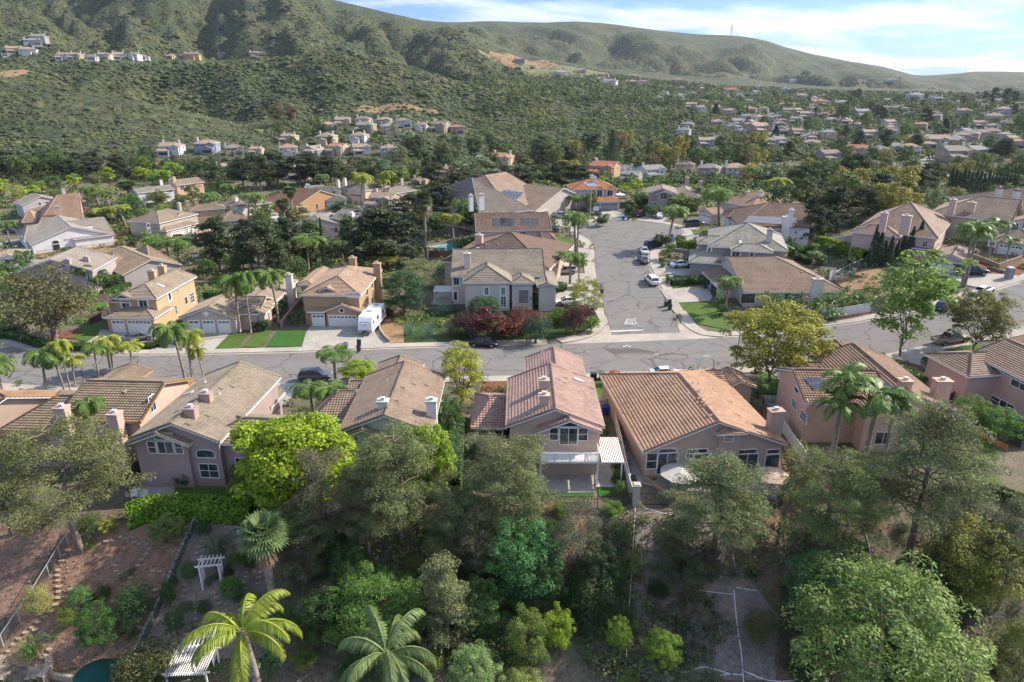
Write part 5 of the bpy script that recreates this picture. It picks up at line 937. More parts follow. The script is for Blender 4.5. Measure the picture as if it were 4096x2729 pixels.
def palm(key,seed,nf=20,L=3.0,leaf=.75,nl=34,zc=8.0,r=.17,**k):
 rng=np.random.default_rng(seed);q=palm_fronds(nf,L,leaf,nl,rng,**k);q[...,2]+=zc;hmax=q[...,2].max();w=(q[...,0].max()-q[...,0].min());mb=MB();lean=rng.normal(size=2)*.25
 pts=[Vector((lean[0]*(z/zc)**2-lean[0],lean[1]*(z/zc)**2-lean[1],z))for z in np.linspace(-.3,zc,14)]
 mb.tube(pts,[r*1.35 if i==0 else r*(1.0+.05*(i%2))*(1.05-.25*i/13)for i in range(14)],8);mb.tube([pts[-1]-Vector((0,0,.9)),pts[-1]-Vector((0,0,.3)),pts[-1]+Vector((0,0,.2))],[r*.8,r*1.25,r*.5],8)
 t_=mb.build('t',M_PBARK);d_=t_.data;bpy.data.objects.remove(t_);species(key,d_,quads_mesh('fronds',q,M_FROND),w,hmax,crown_name='fronds')
def fan_palm(key,seed,nf=34,R_=1.2,zc=8.8,r=.22,skirt=True):
 rng=np.random.default_rng(seed);out=[]
 for i in range(nf):
  a=i*2.4;el=1.25-1.9*i/nf+rng.normal()*.1;d=np.array([math.cos(a)*math.cos(el),math.sin(a)*math.cos(el),math.sin(el)]);side=np.array([-math.sin(a),math.cos(a),0]);upv=np.cross(d,side)*-1;st=.8;c=d*st
  out.append([side*-.03,side*.03,c+side*.02,c-side*.02])
  for k in range(17):
   t=(k/16-.5)*3.6;dd=d*math.cos(t)+side*math.sin(t);dd=dd+upv*(-.12*abs(math.sin(t)));tip=c+dd*R_*rng.uniform(.85,1.08)+np.array([0,0,-.22]);m=c+dd*R_*.6;sd=np.cross(dd,upv);sd/=max(1e-6,np.linalg.norm(sd));out.append([c,m-sd*.085,tip,m+sd*.085])
 q=np.array(out);q[...,2]+=zc;mb=MB();mb.tube([(0,0,z)for z in np.linspace(-.3,zc,10)],[r*1.3]+[r]*9,9);ex=[]
 t_=mb.build('t',M_PBARK);d_=t_.data;bpy.data.objects.remove(t_)
 if skirt:
  o2=[]
  for i in range(160):
   a=rng.uniform(0,6.28);z=zc-rng.uniform(.1,1.5);d=np.array([math.cos(a),math.sin(a),0]);s=np.array([-d[1],d[0],0]);L=rng.uniform(.8,1.3);b=d*r+np.array([0,0,z]);tip=d*(r+rng.uniform(.25,.6))+np.array([0,0,z-L]);m=(b+tip)/2+d*.15;o2.append([b,m-s*.12,tip,m+s*.12])
  ex.append(('dead_fronds',quads_mesh('dead_fronds',np.array(o2),M_SKIRT)))
 species(key,d_,quads_mesh('fronds',q,M_FROND),2*(R_+.8)*.93,q[...,2].max(),tuple(ex),'fronds')
def cypress(key,seed,n,size):
 rng=np.random.default_rng(seed);z=rng.uniform(0.02,1,n)**.8;r=(.06+.62*np.minimum(1,(1-z)*1.5)**.8)*np.where(z<.12,.6+z*3.3,1)*rng.uniform(.82,1.08,n);a=rng.uniform(0,6.28,n)
 c=np.stack([np.cos(a)*r,np.sin(a)*r,z*10],1);nn=nrm(np.stack([np.cos(a),np.sin(a),np.full(n,.35)],1)+rng.normal(size=(n,3))*.4)
 mb=MB();mb.tube([(0,0,-.3),(0,0,6)],[.12,.05],6);t_=mb.build('t',M_BARK);d_=t_.data;bpy.data.objects.remove(t_);species(key,d_,quads_mesh('crown',cards(c,nn,size,.6,rng),M_NEEDLE),1.4)
def conifer(key,seed):
 rng=np.random.default_rng(seed);cs=[]
 for lv in range(24):
  z=1.2+8.6*lv/24;R0=2.3*(1-lv/25)+.12
  for k in range(9):
   a=k*.698+lv*.4
   for f in (.35,.6,.8,1.0):cs.append([math.cos(a)*R0*f,math.sin(a)*R0*f,z+f*.15])
 cs=np.array(cs);q=clump_cards(cs,rng.uniform(.16,.3,len(cs)),9,.26,.4,.3,.5,.5,rng=rng);mb=MB();mb.tube([(0,0,-.3),(0,0,9.7)],[.2,.03],7);t_=mb.build('t',M_BARK);d_=t_.data;bpy.data.objects.remove(t_);species(key,d_,quads_mesh('crown',q,M_NEEDLE),4.8)
def paddle(key,seed,n=34,wide=.19):
 rng=np.random.default_rng(seed);out=[]
 for i in range(n):
  a=rng.uniform(0,6.28);base=np.array([rng.normal()*.5,rng.normal()*.5,0]);h=np.array([math.cos(a),math.sin(a),0]);side=np.array([-h[1],h[0],0]);H=rng.uniform(1.2,2.6);p0=base;p1=base+h*.25*H+np.array([0,0,H*.55]);p2=p1+h*.4+np.array([0,0,.65*H*.5]);p3=p2+h*.55+np.array([0,0,.12]);p4=p3+h*.4-np.array([0,0,.25])
  for p,q_,w1,w2 in ((p0,p1,.03,.03),(p1,p2,.05,wide),(p2,p3,wide,wide*.9),(p3,p4,wide*.9,.02)):out.append([p-side*w1,p+side*w1,q_+side*w2,q_-side*w2])
 q=np.array(out);species(key,None,quads_mesh('leaves',q,M_FROND),3.4,q[...,2].max(),crown_name='leaves')
broad('lime_fine',1,210,140,.24,4.1,4.3,5.5,(.55,1.05),.3,bottom=-.9);broad('green_fine',2,120,130,.21,4.2,4.1,5.6,(.6,1.15),.35,bottom=-.85);broad('plume_fine',3,170,120,.22,4.3,3.9,5.6,(.5,1.0),.4,bottom=-.85,up=.9,aspect=.4)
broad('street_fine',4,170,110,.21,4.3,4.3,5.3,(.5,.95),.2,bottom=-.85,inner=.25,r0=.16,forks=20);broad('sycamore',5,120,55,.21,2.6,4.3,5.5,(.35,.7),.35,bottom=-.92,inner=.1,aspect=.9,forks=12,r0=.10)
broad('upright_fine',6,100,110,.18,2.2,4.4,5.4,(.4,.75),.2,bottom=-.9,aspect=.6);broad('weeping',7,90,120,.22,3.0,3.9,5.6,(.5,.9),.35,up=-.3,aspect=.3,material=M_NEEDLE)
pine('pine_fine',11,56,84,.175,4.2,2.6);pine('pine_open',12,44,78,.175,4.6,3.4,cone=.35,sparse=1.4);pine('pine_wide',13,60,82,.18,4.8,3.0,cone=.3);pine('pine_young',14,46,40,.24,2.6,1.0,cone=.9)
for i in range(3):broad('leafy'+'abc'[i],20+i,44,62,.46,4.0,4.0,5.5,(.8,1.5),.38,bottom=-.85)
broad('tall_leafy',24,40,60,.42,2.6,4.2,5.6,(.7,1.2),.35,bottom=-.8);broad('sapling',25,24,46,.38,2.1,4.0,5.8,(.5,.9),.4,bottom=-.8)
for i in range(2):pine('pine'+'ab'[i],30+i,34,20,.52,4.0,2.4,cone=.35+.3*i)
palm('queen_fine',40,17,3.4,.95,46,8.2);palm('queen',41,16,3.1,.9,20,8.2,width=.11);palm('queen_b',42,15,3.3,.95,20,8.4,width=.11);palm('king',43,14,3.2,.85,26,8.4,rise=(1.1,.0),droop=.8,hang=.5,width=.09)
palm('queen_low',44,20,3.0,.8,22,3.0,r=.2,width=.11);palm('giant_frond',45,13,4.2,.72,140,6.5,rise=(1.3,.1),droop=.95,width=.026,r=.25,hang=1.5)
fan_palm('fan',46);fan_palm('fan_fine',47,44,1.25,8.2,.3);cypress('cypress',50,1500,.30);conifer('conifer',51);paddle('paddle',52);paddle('strap',53,60,.05)
broad('shrub_fine',60,60,110,.30,4.6,4.4,5.0,(1.2,2.0),.3,bottom=-.95,inner=.2,forks=4,r0=.5);broad('shrub',61,24,70,.75,4.6,4.4,5.0,(1.4,2.4),.3,bottom=-.95,inner=.2,forks=3,r0=.4);broad('dry_shrub',62,70,60,.34,4.8,4.4,4.8,(.7,1.6),.5,bottom=-.95,inner=.1,aspect=.22,forks=16,r0=.25)
PLANTS=[]
BASEOBJ={}
def plant(key,loc,w,h,color,look,cat,name,label=None,group=None,rz=None,tilt=0):
 tm,cm,w0,h0,extra,cn,tn=SPECIES[key]
 root=empty(name,loc,random.uniform(0,6.28)if rz is None else rz);s=w/w0;root.scale=(s,s,h/h0)
 if tilt:root.rotation_euler=(tilt,0,root.rotation_euler[2])
 small=h<1.2 and w<1.2
 if tm is not None and not small:
  o=mesh_obj(tn,tm,root)
 c=mesh_obj(cn,cm,root);j=random.uniform(.88,1.14);f=1.28;c.color=(min(.6,color[0]*j*f),min(.6,color[1]*j*f),min(.6,color[2]*j*f),1)
 for n_,me in extra:mesh_obj(n_,me,root)
 tag(root,label,cat,group);PLANTS.append(dict(o=root,look=look,label=label,cat=cat));return root
def T(key,x,yt,yb,wpx,color,look,cat='tree',name='tree',label=None,group=None,**k):
 """plant from its overview x, top and foot rows and width in overview pixels"""
 b=V((x,yb));r=ray(x*1.7406,yt*1.7406);zt=CAM_H+r[2]*b[1]/r[1];h=max(.5,zt-b[2]);D=b[1]*_ct+(CAM_H-b[2]-h*.62)*_st
 return plant(key,b,max(.4,wpx*1.7406*D/FPX),h,color,look,cat,name,label,group,**k)
 # ------------------------------------------------ colours of foliage
LIME=(.22,.30,.02);LTG=(.125,.19,.035);MID=(.065,.12,.03);DRK=(.03,.055,.022);PGG=(.12,.135,.06);PDK=(.058,.076,.036);OLY=(.24,.21,.035);GOL=(.13,.145,.08);BRO=(.09,.085,.035)
PALMG=(.10,.16,.035);PALMY=(.22,.25,.035);PALMD=(.055,.10,.03);FANG=(.09,.125,.045);PUR=(.062,.026,.028);RED=(.13,.045,.035);CYP=(.025,.05,.02)
# ---- pines on the slope below the houses
for x,yt,yb,w,k,c,lb in ((185,975,1268,300,'pine_open',(.12,.13,.05),'broad spreading pine with leaning reddish trunk in the left garden'),(28,1000,1230,150,'pine_fine',PGG,'partly cropped pine at the left edge below the tiled roofs'),(752,1035,1275,180,'pine_open',(.14,.14,.07),'pine with bare forked branches below the lime tree'),(925,985,1255,225,'pine_wide',(.11,.13,.05),'dense pine below the mint green house'),(850,1110,1290,120,'pine_open',PGG,'thin pale branched pine between two denser pines'),(1160,1000,1235,225,'pine_wide',(.12,.135,.055),'feathery pine left of the concrete patio'),(1095,1150,1300,150,'pine_fine',(.08,.09,.05),'drooping pine beside the upper slope fence'),(1325,1150,1335,115,'weeping',(.14,.145,.09),'grey weeping tree below the concrete patio'),(1640,1040,1275,205,'pine_fine',(.12,.15,.06),'tall pine below the broad tan roof house'),(1885,1030,1285,235,'pine_wide',(.11,.135,.045),'wide pine right of the tiered patio umbrella'),(2085,912,1285,245,'pine_fine',(.115,.13,.055),'large grey green pine in front of the peach solar house'),(2290,1165,1400,190,'pine_open',(.09,.10,.055),'pine with brown undergrowth near the right edge'),(1030,1280,1500,112,'pine_young',(.12,.135,.06),'young conical pine in the middle of the slope'),(2350,1120,1300,120,'pine_wide',PGG,'pine cropped by the right edge of the slope')):
 T(k,x,yt,yb,w,tuple(v*1.2 for v in c),'slope pine','pine tree','pine_tree',lb,'pines on the slope')
 # ---- leafy trees near the camera
for x,yt,yb,w,k,c,n,lb in ((690,952,1170,255,'lime_fine',LIME,'leafy_tree','big lime green leafy tree between the mauve and mint houses'),(985,968,1150,120,'lime_fine',(.19,.27,.03),'leafy_tree','lime green tree right of the mint house gable'),(925,1000,1140,150,'green_fine',(.13,.17,.035),'leafy_tree','yellow green tree hiding the mint house gable foot'),(1062,788,935,92,'upright_fine',(.27,.28,.035),'leafy_tree','upright yellow green tree beside the road left of the pink balcony house'),(1768,685,880,228,'street_fine',(.23,.23,.035),'street_tree','large yellow olive street tree right of the broad tan roof'),(2068,570,822,175,'sycamore',(.16,.23,.05),'sycamore_tree','tall open light green sycamore beside the curving road'),(2235,662,808,138,'street_fine',(.145,.145,.045),'street_tree','round olive brown street tree right of the sycamore'),(128,600,782,205,'shrub_fine',(.10,.095,.04),'leafy_tree','huge dark bronze green tree at the left bend of the road'),(930,622,726,92,'upright_fine',(.035,.085,.03),'juniper_tree','dark green lumpy juniper beside the bare earth bank'),(962,594,690,92,'weeping',(.17,.19,.08),'pepper_tree','pale olive pepper tree behind the dark juniper'),(1345,642,738,80,'weeping',(.24,.25,.05),'willow_tree','thin yellow green willow shading the white driveway sedan'),(870,1315,1490,215,'plume_fine',(.085,.16,.035),'leafy_tree','spreading mid green tree left of the young conical pine'),(1195,1185,1375,185,'green_fine',(.07,.17,.055),'leafy_tree','glossy green tree below the grey weeping tree'),(1095,1485,1620,120,'plume_fine',(.19,.27,.10),'leafy_tree','pale green tree at the bottom edge right of the grey green palm'),(1212,1400,1545,110,'green_fine',(.13,.18,.04),'leafy_tree','olive green round tree near the bottom centre'),(1280,1395,1500,80,'green_fine',(.22,.30,.03),'leafy_tree','small bright yellow green tree left of the boundary pipe'),(1518,1452,1540,86,'street_fine',(.15,.23,.03),'orange_tree','round bright green citrus tree between the white pipes'),(1990,1295,1640,385,'plume_fine',(.155,.22,.055),'leafy_tree','huge pale green feathery tree filling the bottom right'),(1865,1262,1420,140,'plume_fine',(.08,.16,.05),'leafy_tree','dark green top rising behind the huge feathery tree'),(2210,1190,1400,215,'green_fine',(.20,.21,.045),'leafy_tree','yellow green tree on the right slope above the dark cypress'),(2325,1420,1620,150,'plume_fine',(.16,.18,.05),'leafy_tree','olive tree at the bottom right corner'),(1735,1400,1482,78,'shrub_fine',(.10,.10,.03),'leafy_tree','olive brown bush left of the huge feathery tree'),(1195,1540,1640,110,'plume_fine',(.20,.25,.07),'leafy_tree','bright leafy crown cut by the bottom edge'),(2222,905,985,82,'green_fine',(.10,.18,.03),'citrus_tree','citrus tree beside the side gate of the pink edge house'),(2290,935,1012,95,'green_fine',(.08,.17,.03),'citrus_tree','larger dark green citrus tree under the pink house windows'),(825,828,882,85,'street_fine',(.20,.27,.03),'leafy_tree','bright clumped tree beside the road behind the mint house'),(560,1080,1150,60,'green_fine',(.14,.16,.04),'leafy_tree','small yellow green tree at the mauve house corner'),(1030,905,1000,78,'green_fine',(.07,.12,.035),'leafy_tree','green screen tree between mint and pink balcony houses'),(1018,985,1130,70,'plume_fine',(.07,.12,.04),'leafy_tree','tall vine covered tree against the side fence'),(1410,850,884,32,'street_fine',(.42,.16,.03),'leafy_tree','small orange leaved tree by the road'),(705,1140,1340,130,'pine_fine',(.10,.125,.05),'pine_tree','dense pine right of the shaggy fan palm'),(1100,1335,1455,125,'green_fine',(.07,.13,.035),'leafy_tree','mid green tree right of the young conical pine'),(1040,1120,1300,150,'pine_wide',(.10,.125,.05),'pine_tree','olive pine before the hedge and turf strip'),(1255,1270,1400,95,'green_fine',(.05,.10,.03),'leafy_tree','dark green tree under the grey weeping tree'),(805,1255,1370,105,'green_fine',(.055,.10,.03),'leafy_tree','dark leafy tree above the spreading green tree'),(650,1385,1470,70,'plume_fine',(.08,.14,.04),'leafy_tree','small green tree at the fan palm foot'),(748,1355,1490,120,'green_fine',(.05,.09,.03),'leafy_tree','dark green tree between the fan palm and spreading tree'),(1120,1215,1330,120,'weeping',(.12,.14,.07),'leafy_tree','drooping grey green tree left of the glossy green tree'),(985,1335,1440,90,'green_fine',(.045,.08,.028),'leafy_tree','dark leafy tree behind the young conical pine'),(1375,1240,1370,110,'green_fine',(.04,.07,.03),'leafy_tree','dark evergreen tree left of the boundary pipe'),(700,1250,1380,90,'pine_open',(.08,.09,.05),'pine_tree','thin pine right of the shaggy fan palm'),(1560,1270,1370,100,'weeping',(.075,.085,.045),'leafy_tree','dull olive tree on the shaded slope'),(1420,1420,1500,60,'street_fine',(.17,.24,.04),'leafy_tree','yellow green bush tree right of the olive green tree'),(2140,1250,1370,120,'green_fine',(.07,.11,.035),'leafy_tree','mid green tree behind the yellow green tree'),(1600,1395,1440,60,'weeping',(.17,.17,.11),'leafy_tree','silvery bush between the two white pipes'),(1440,1270,1330,70,'weeping',(.15,.17,.05),'leafy_tree','yellow green tuft hanging over the boundary pipe'),(1530,1200,1290,70,'weeping',(.12,.13,.05),'leafy_tree','thin olive tree left of the tall pine trunk')):
 T(k,x,yt,yb,w,c,'near leafy tree','tree',n,lb)
 # ---- garden shrubs in front
for x,yt,yb,w,k,c,lb in ((392,1188,1250,82,'street_fine',(.16,.20,.06),'pale green bush below the bright hedge'),(312,1340,1425,88,'shrub_fine',(.04,.085,.03),'round dark green bush left of the diagonal wall'),(236,1385,1500,90,'green_fine',(.055,.13,.03),'tall green bush in the left garden'),(538,1330,1386,52,'upright_fine',(.10,.17,.035),'narrow green bush right of the white arbor'),(440,1287,1332,52,'shrub_fine',(.08,.14,.04),'round green bush left of the white arbor'),(96,1348,1415,62,'shrub_fine',(.22,.23,.07),'yellowish bush along the left fence'),(78,1468,1512,60,'strap',(.07,.14,.03),'strap leaved clump in the lower left garden'),(345,1480,1600,150,'shrub_fine',(.085,.095,.035),'large olive bush at the bottom left of the lattice arbor'),(470,1378,1412,40,'shrub_fine',(.08,.12,.05),'small grey green bush below the arbor'),(208,1180,1232,60,'shrub_fine',MID,'green bush behind the leaning pine trunk'),(392,1338,1400,34,'street_fine',MID,'small standard tree right of the diagonal wall'),(408,1395,1460,46,'green_fine',(.09,.14,.05),'thin potted bush right of the wall'),(190,1350,1400,55,'plume_fine',(.10,.19,.06),'light green papaya like bush'),(160,1395,1440,42,'shrub_fine',(.14,.20,.04),'small yellow green bush near the stepping stones'),(240,1345,1380,34,'shrub_fine',MID,'small green bush right of the stone bench'),(250,1195,1225,44,'sycamore',(.24,.26,.06),'small yellow sapling near the pine'),(500,1235,1275,62,'strap',(.08,.12,.04),'grassy clump above the white arbor'),(560,1260,1300,56,'shrub_fine',MID,'green bush above the stepping stones'),(350,1560,1640,90,'shrub_fine',DRK,'dark bush at the bottom edge'),(620,1495,1560,60,'paddle',(.09,.16,.06),'broad leaved plant at the foot of the yellow palm'),(565,1345,1400,40,'strap',(.06,.10,.04),'spiky clump beside the round bush'),(470,1200,1235,36,'plume_fine',(.06,.10,.04),'small bush below the hedge end'),(300,1418,1470,44,'shrub_fine',DRK,'low dark bush by the wall foot'),(425,1082,1118,44,'shrub_fine',(.03,.07,.02),'clipped round topiary at the mauve house wall'),(548,1065,1115,36,'shrub_fine',(.03,.06,.02),'dark bush at the mauve house corner window'),(1422,1075,1106,30,'shrub_fine',(.08,.17,.03),'flowering bush at the patio edge, upper of two'),(1426,1106,1138,32,'shrub_fine',(.08,.17,.03),'flowering bush at the patio edge, lower of two'),(1408,1150,1185,50,'shrub_fine',(.13,.24,.03),'bright green bush left of the fence pillar'),(1297,1150,1185,60,'shrub_fine',(.14,.22,.04),'bright bush outside the patio fence'),(1112,1140,1195,76,'shrub_fine',(.13,.15,.05),'olive bush at the white post'),(1415,1012,1040,22,'paddle',(.30,.30,.03),'yellow leaved plant against the white side fence'),(1402,1000,1018,16,'shrub_fine',(.55,.03,.28),'magenta bougainvillea against the white side fence'),(1392,985,1003,18,'shrub_fine',(.06,.13,.03),'small round bush in the side yard'),(1392,967,985,20,'shrub_fine',(.05,.12,.03),'clipped bush beside the blue bin'),(1865,945,990,55,'plume_fine',(.09,.15,.03),'green bush inside the white side fence'),(2225,1130,1175,60,'shrub_fine',DRK,'dark bush outside the right fence'),(2290,1490,1570,70,'shrub_fine',DRK,'dark bush below the olive tree'),(2200,1340,1420,110,'shrub_fine',(.045,.085,.03),'dark green bush right of the feathery tree'),(1350,1300,1400,120,'shrub_fine',(.045,.07,.025),'dark ivy like bush left of the boundary pipe'),(1400,1190,1290,90,'shrub_fine',(.03,.055,.025),'dark bush against the boundary pipe top'),(2228,1255,1352,18,'cypress',CYP,'narrow dark cypress leaning on the right slope')):
 T(k,x,yt,yb,w,c,'garden shrub','shrub','cypress_tree' if k=='cypress' else 'shrub',lb)
for x,yt,yb,w,k,c,lb in ((1078,715,772,96,'shrub_fine',PUR,'dark purple bush left on the corner bank'),(1125,712,775,84,'shrub',(.11,.035,.035),'purple bush with upright tips on the corner bank'),(1205,702,765,100,'shrub_fine',RED,'rust red bush below the round wall vent'),(1170,728,780,76,'shrub',(.14,.05,.035),'brown red bush at the bank centre'),(1320,692,768,66,'shrub_fine',PUR,'tall purple bush near the street sign'),(1352,705,740,36,'shrub',(.09,.04,.03),'small purple bush under the willow'),(1100,680,740,52,'upright_fine',(.05,.10,.04),'conical green shrub against the grey white house'),(1130,682,735,46,'upright_fine',(.06,.11,.05),'second conical green shrub against the grey white house'),(1232,722,790,72,'shrub_fine',(.045,.085,.045),'blue green bush at the corner bank foot'),(1020,700,722,34,'strap',(.13,.20,.13),'blue green spiky plant, upper left of the bank'),(942,745,772,34,'strap',(.10,.19,.12),'blue green spiky plant nearest the bare earth'),(985,745,778,36,'strap',(.09,.18,.12),'blue green spiky plant left of the bank centre'),(1038,742,772,30,'strap',(.09,.17,.11),'blue green spiky plant beside the purple bush'),(1090,757,780,34,'strap',(.09,.15,.10),'blue green spiky plant at the bank foot'),(1222,675,708,32,'shrub',(.04,.08,.03),'round dark bush by the entry recess'),(1260,680,712,22,'sapling',(.14,.19,.03),'yellow green sapling at the driveway corner'),(1290,715,745,60,'shrub',(.13,.19,.03),'bright bush along the driveway'),(1358,730,765,40,'shrub',(.12,.20,.04),'green bush at the pavement corner'),(1280,650,672,30,'shrub',(.06,.11,.03),'low hedge bush between the two driveways'),(1160,650,668,30,'shrub',MID,'low bush at the patio edge of the corner house')):
 T(k,x,yt,yb,w,c,'bank shrub','shrub','shrub',lb)
 # ---- palms
def palms(lst,key,c,name='palm_tree',group=None):
 for x,yt,xb,yb,w in lst:T(key,(x+xb)/2,yt,yb,w,c,{'fan':'fan palm','fan_fine':'fan palm'}.get(key,'feathery palm'),'palm tree',name,None,group)
palms([(10,822,35,950,85),(115,802,128,909,95),(145,810,140,909,76),(222,792,236,865,66),(405,742,433,893,100),(225,915,246,1052,88),(772,800,777,880,104),(310,935,318,993,62),(718,880,720,965,95),(764,882,767,968,100)],'queen_fine',PALMG)
palms([(165,780,161,901,60),(180,818,181,886,60),(250,772,271,850,64),(264,793,268,850,62),(307,786,311,850,66),(445,762,453,873,80),(462,800,464,873,50)],'queen_fine',PALMY)
palms([(546,628,571,769,98),(577,622,582,771,60),(626,618,641,748,88),(713,538,715,622,100),(785,553,788,601,55),(384,548,395,611,85),(420,545,420,609,80),(190,610,205,674,50),(226,635,228,674,36),(5,622,15,712,62)],'queen_fine',PALMG)
palms([(1313,486,1316,586,62),(1329,494,1326,580,60),(1549,472,1546,568,68),(1638,432,1638,537,78),(1603,428,1601,480,34),(1328,450,1328,491,42),(1316,448,1318,485,36),(1728,383,1728,442,40),(1308,578,1310,648,72),(1330,595,1330,648,46),(1672,636,1665,720,64),(1791,563,1790,612,56),(487,443,497,498,46),(523,422,533,468,40),(579,443,589,509,52),(597,445,597,512,44),(23,507,33,562,42),(218,428,218,482,52),(243,438,243,487,52),(743,400,746,440,34)],'queen',PALMG)
palms([(1783,408,1781,480,60),(1842,438,1842,485,62),(1815,440,1815,482,50),(238,478,240,522,50),(272,472,275,522,62),(880,410,880,462,38),(893,392,893,460,38),(841,400,842,478,48),(828,395,830,460,40),(1038,490,1038,575,52),(870,590,872,625,50),(1708,450,1709,490,44),(900,592,900,625,46),(1730,455,1732,492,40)],'queen',PALMY)
palms([(2214,508,2196,660,98),(2226,510,2203,660,92),(2275,502,2265,601,72),(2313,545,2303,611,52),(1914,842,1910,1060,135),(1914,905,1895,1075,130),(1991,880,1978,1078,175),(2028,900,2010,1090,120)],'king',PALMG)
palms([(977,432,982,593,44)],'fan_fine',FANG);palms([(655,455,659,532,42),(669,428,677,498,42),(295,414,305,470,56)],'fan',FANG)
palms([(1528,540,1531,568,32),(677,718,677,748,32),(2135,820,2138,852,45),(1104,855,1104,885,18)],'queen_low',PALMD,'low_palm')
T('fan_fine',635,1182,1430,118,(.12,.17,.07),'fan palm','palm tree','palm_tree','shaggy fan palm with dead skirt right of the white arbor',rz=.4)
T('giant_frond',590,1402,1640,250,(.22,.27,.035),'near palm','palm tree','palm_tree','yellow green palm seen from above at the bottom',rz=.9)
T('giant_frond',905,1448,1700,250,(.15,.20,.075),'near palm','palm tree','palm_tree','grey green feathery palm seen from above at the bottom edge',rz=2.2)
# ---- cypresses
for x,yt,yb,w in ((2001,516,614,22),(2014,528,614,20),(2026,553,612,17),(2040,543,610,17),(2056,553,606,15),(2070,538,602,17),(2086,521,598,19),(2104,508,592,20)):T('cypress',x,yt,yb,w,CYP,'dark cypress','cypress','cypress_tree',None,'cypresses in front of the pink house')
for i in range(10):T('cypress',2180+i*9.2,384+(i%3)*5+i*.6,440+i*1.5,12.5,CYP,'tall cypress','cypress','cypress_tree',None,'cypress row behind the dark roof house')
for i in range(8):T('cypress',2275+i*8.2,398+(i%2)*4,436,8.5,CYP,'slim cypress','cypress','cypress_tree',None,'slim cypress row at the right edge')
T('cypress',746,500,614,12,CYP,'thin cypress','cypress','cypress_tree','single thin cypress in front of the beige gable wall house');T('cypress',618,348,432,12,CYP,'thin cypress','cypress','cypress_tree','single thin cypress beside the shadowed pines at the left')
T('conifer',1404,295,395,44,(.045,.075,.035),'layered conifer','conifer','conifer_tree','tall symmetrical layered conifer above the red roof')
# ---- middle distance trees placed one by one
mid=[('sapling',LIME,'lime sapling',[(51,427,472,38),(80,425,460,50),(100,415,445,40),(177,398,440,36),(253,382,434,38),(325,382,420,36),(8,408,465,42),(1464,410,455,40),(1436,426,450,26)]),('leafya',(.16,.24,.035),'bright green tree',[(370,390,425,60),(400,372,412,48),(354,540,575,52),(995,487,540,50),(1060,455,530,40),(825,545,590,30),(912,385,430,60),(805,610,640,40)]),('pinea',PDK,'dark pine',[(600,352,440,72),(640,348,430,74),(690,358,430,82),(722,348,425,72),(762,356,420,82),(560,362,430,62),(1060,393,440,92),(1200,383,440,62),(1290,368,440,74),(1330,378,440,64),(1837,376,440,62),(1950,350,470,92),(2104,385,460,84),(1980,430,520,74),(1130,392,432,56),(1000,372,430,60),(1165,378,425,48),(2130,372,430,60),(1880,372,432,50)]),('pineb',PDK,'broad dark pine',[(1015,418,520,84),(940,443,520,74),(600,503,642,104),(507,495,628,88),(580,503,622,78),(890,474,618,160),(835,528,632,90),(945,560,640,60),(560,520,618,62),(1917,425,530,104),(640,512,632,72),(855,500,600,60),(965,470,560,60),(670,498,612,64),(1865,470,560,52),(1900,480,552,46)]),('leafyb',(.05,.085,.028),'dark green tree',[(480,368,425,70),(540,375,420,50),(860,358,410,72),(1000,432,500,60),(1074,462,535,62),(1045,447,482,42),(1763,378,430,62),(797,505,562,38),(1240,373,430,64),(1010,485,545,55),(1790,470,520,60),(230,470,510,66),(760,545,600,60),(640,560,640,60)]),('leafyc',(.14,.18,.085),'pale green tree',[(1090,350,422,96),(900,366,428,70),(955,545,592,46),(1480,440,470,44),(2010,440,480,60),(300,600,640,50),(2140,425,490,44)]),('leafya',OLY,'yellow olive tree',[(1308,366,410,46),(2040,425,492,86),(2075,440,495,60),(812,548,592,26),(1720,375,425,50)]),('leafyc',(.13,.135,.04),'olive tree',[(1559,442,492,66),(2186,428,456,52),(372,435,470,50),(820,420,455,40),(420,445,480,40),(690,470,520,50),(560,545,600,60),(495,560,620,50)]),('leafya',MID,'mid green tree',[(310,445,500,44),(285,460,515,40),(330,480,515,34),(505,530,600,60),(230,620,670,60),(262,630,665,44),(40,600,660,60),(70,640,690,50),(20,650,700,50),(60,575,620,40),(1500,470,500,40),(750,600,650,50),(820,590,640,40),(690,590,640,40),(540,585,640,44),(480,595,640,40),(1385,490,520,30),(1690,455,495,40),(1590,455,495,40)])]
for k,c,look,lst in mid:
 for x,yt,yb,w in lst:T(k,x,yt,yb,w,c,look,'tree','pine_tree' if 'pine' in look else ('sapling' if 'sapling' in look else 'leafy_tree'))
 # ---- smaller planting between the middle houses
for look,k,c,lst in (('round shrub','shrub',(.05,.095,.025),[(1448,468,500,28),(1467,450,490,22),(1378,500,520,24),(1520,592,605,16),(1522,605,615,14),(1560,595,610,16),(1588,592,612,22),(1540,585,598,14),(1620,640,662,28),(1590,632,655,26),(1535,636,650,16),(1660,700,725,26),(1690,705,728,22),(300,690,712,22),(235,705,722,20),(412,735,752,20),(650,690,720,26),(1905,560,588,30),(1925,575,592,20),(1820,560,600,40),(1880,585,610,34),(1860,560,590,30),(1950,590,615,24),(310,520,540,34),(305,545,562,26),(2240,575,590,14),(1545,600,612,12)]),('purple shrub','shrub',(.16,.02,.05),[(1485,455,480,24),(1492,470,488,20)]),('orange shrub','shrub',(.50,.09,.02),[(2164,430,444,26)]),('dark shrub','shrub',(.03,.055,.02),[(20,745,765,50),(245,500,520,40),(260,520,530,34),(640,700,735,26),(610,735,760,26),(590,740,762,20),(1680,575,600,30),(1830,520,560,60),(1750,520,560,50),(1720,520,550,40)])):
 for x,yt,yb,w in lst:T(k,x,yt,yb,w,c,look,'shrub','shrub')
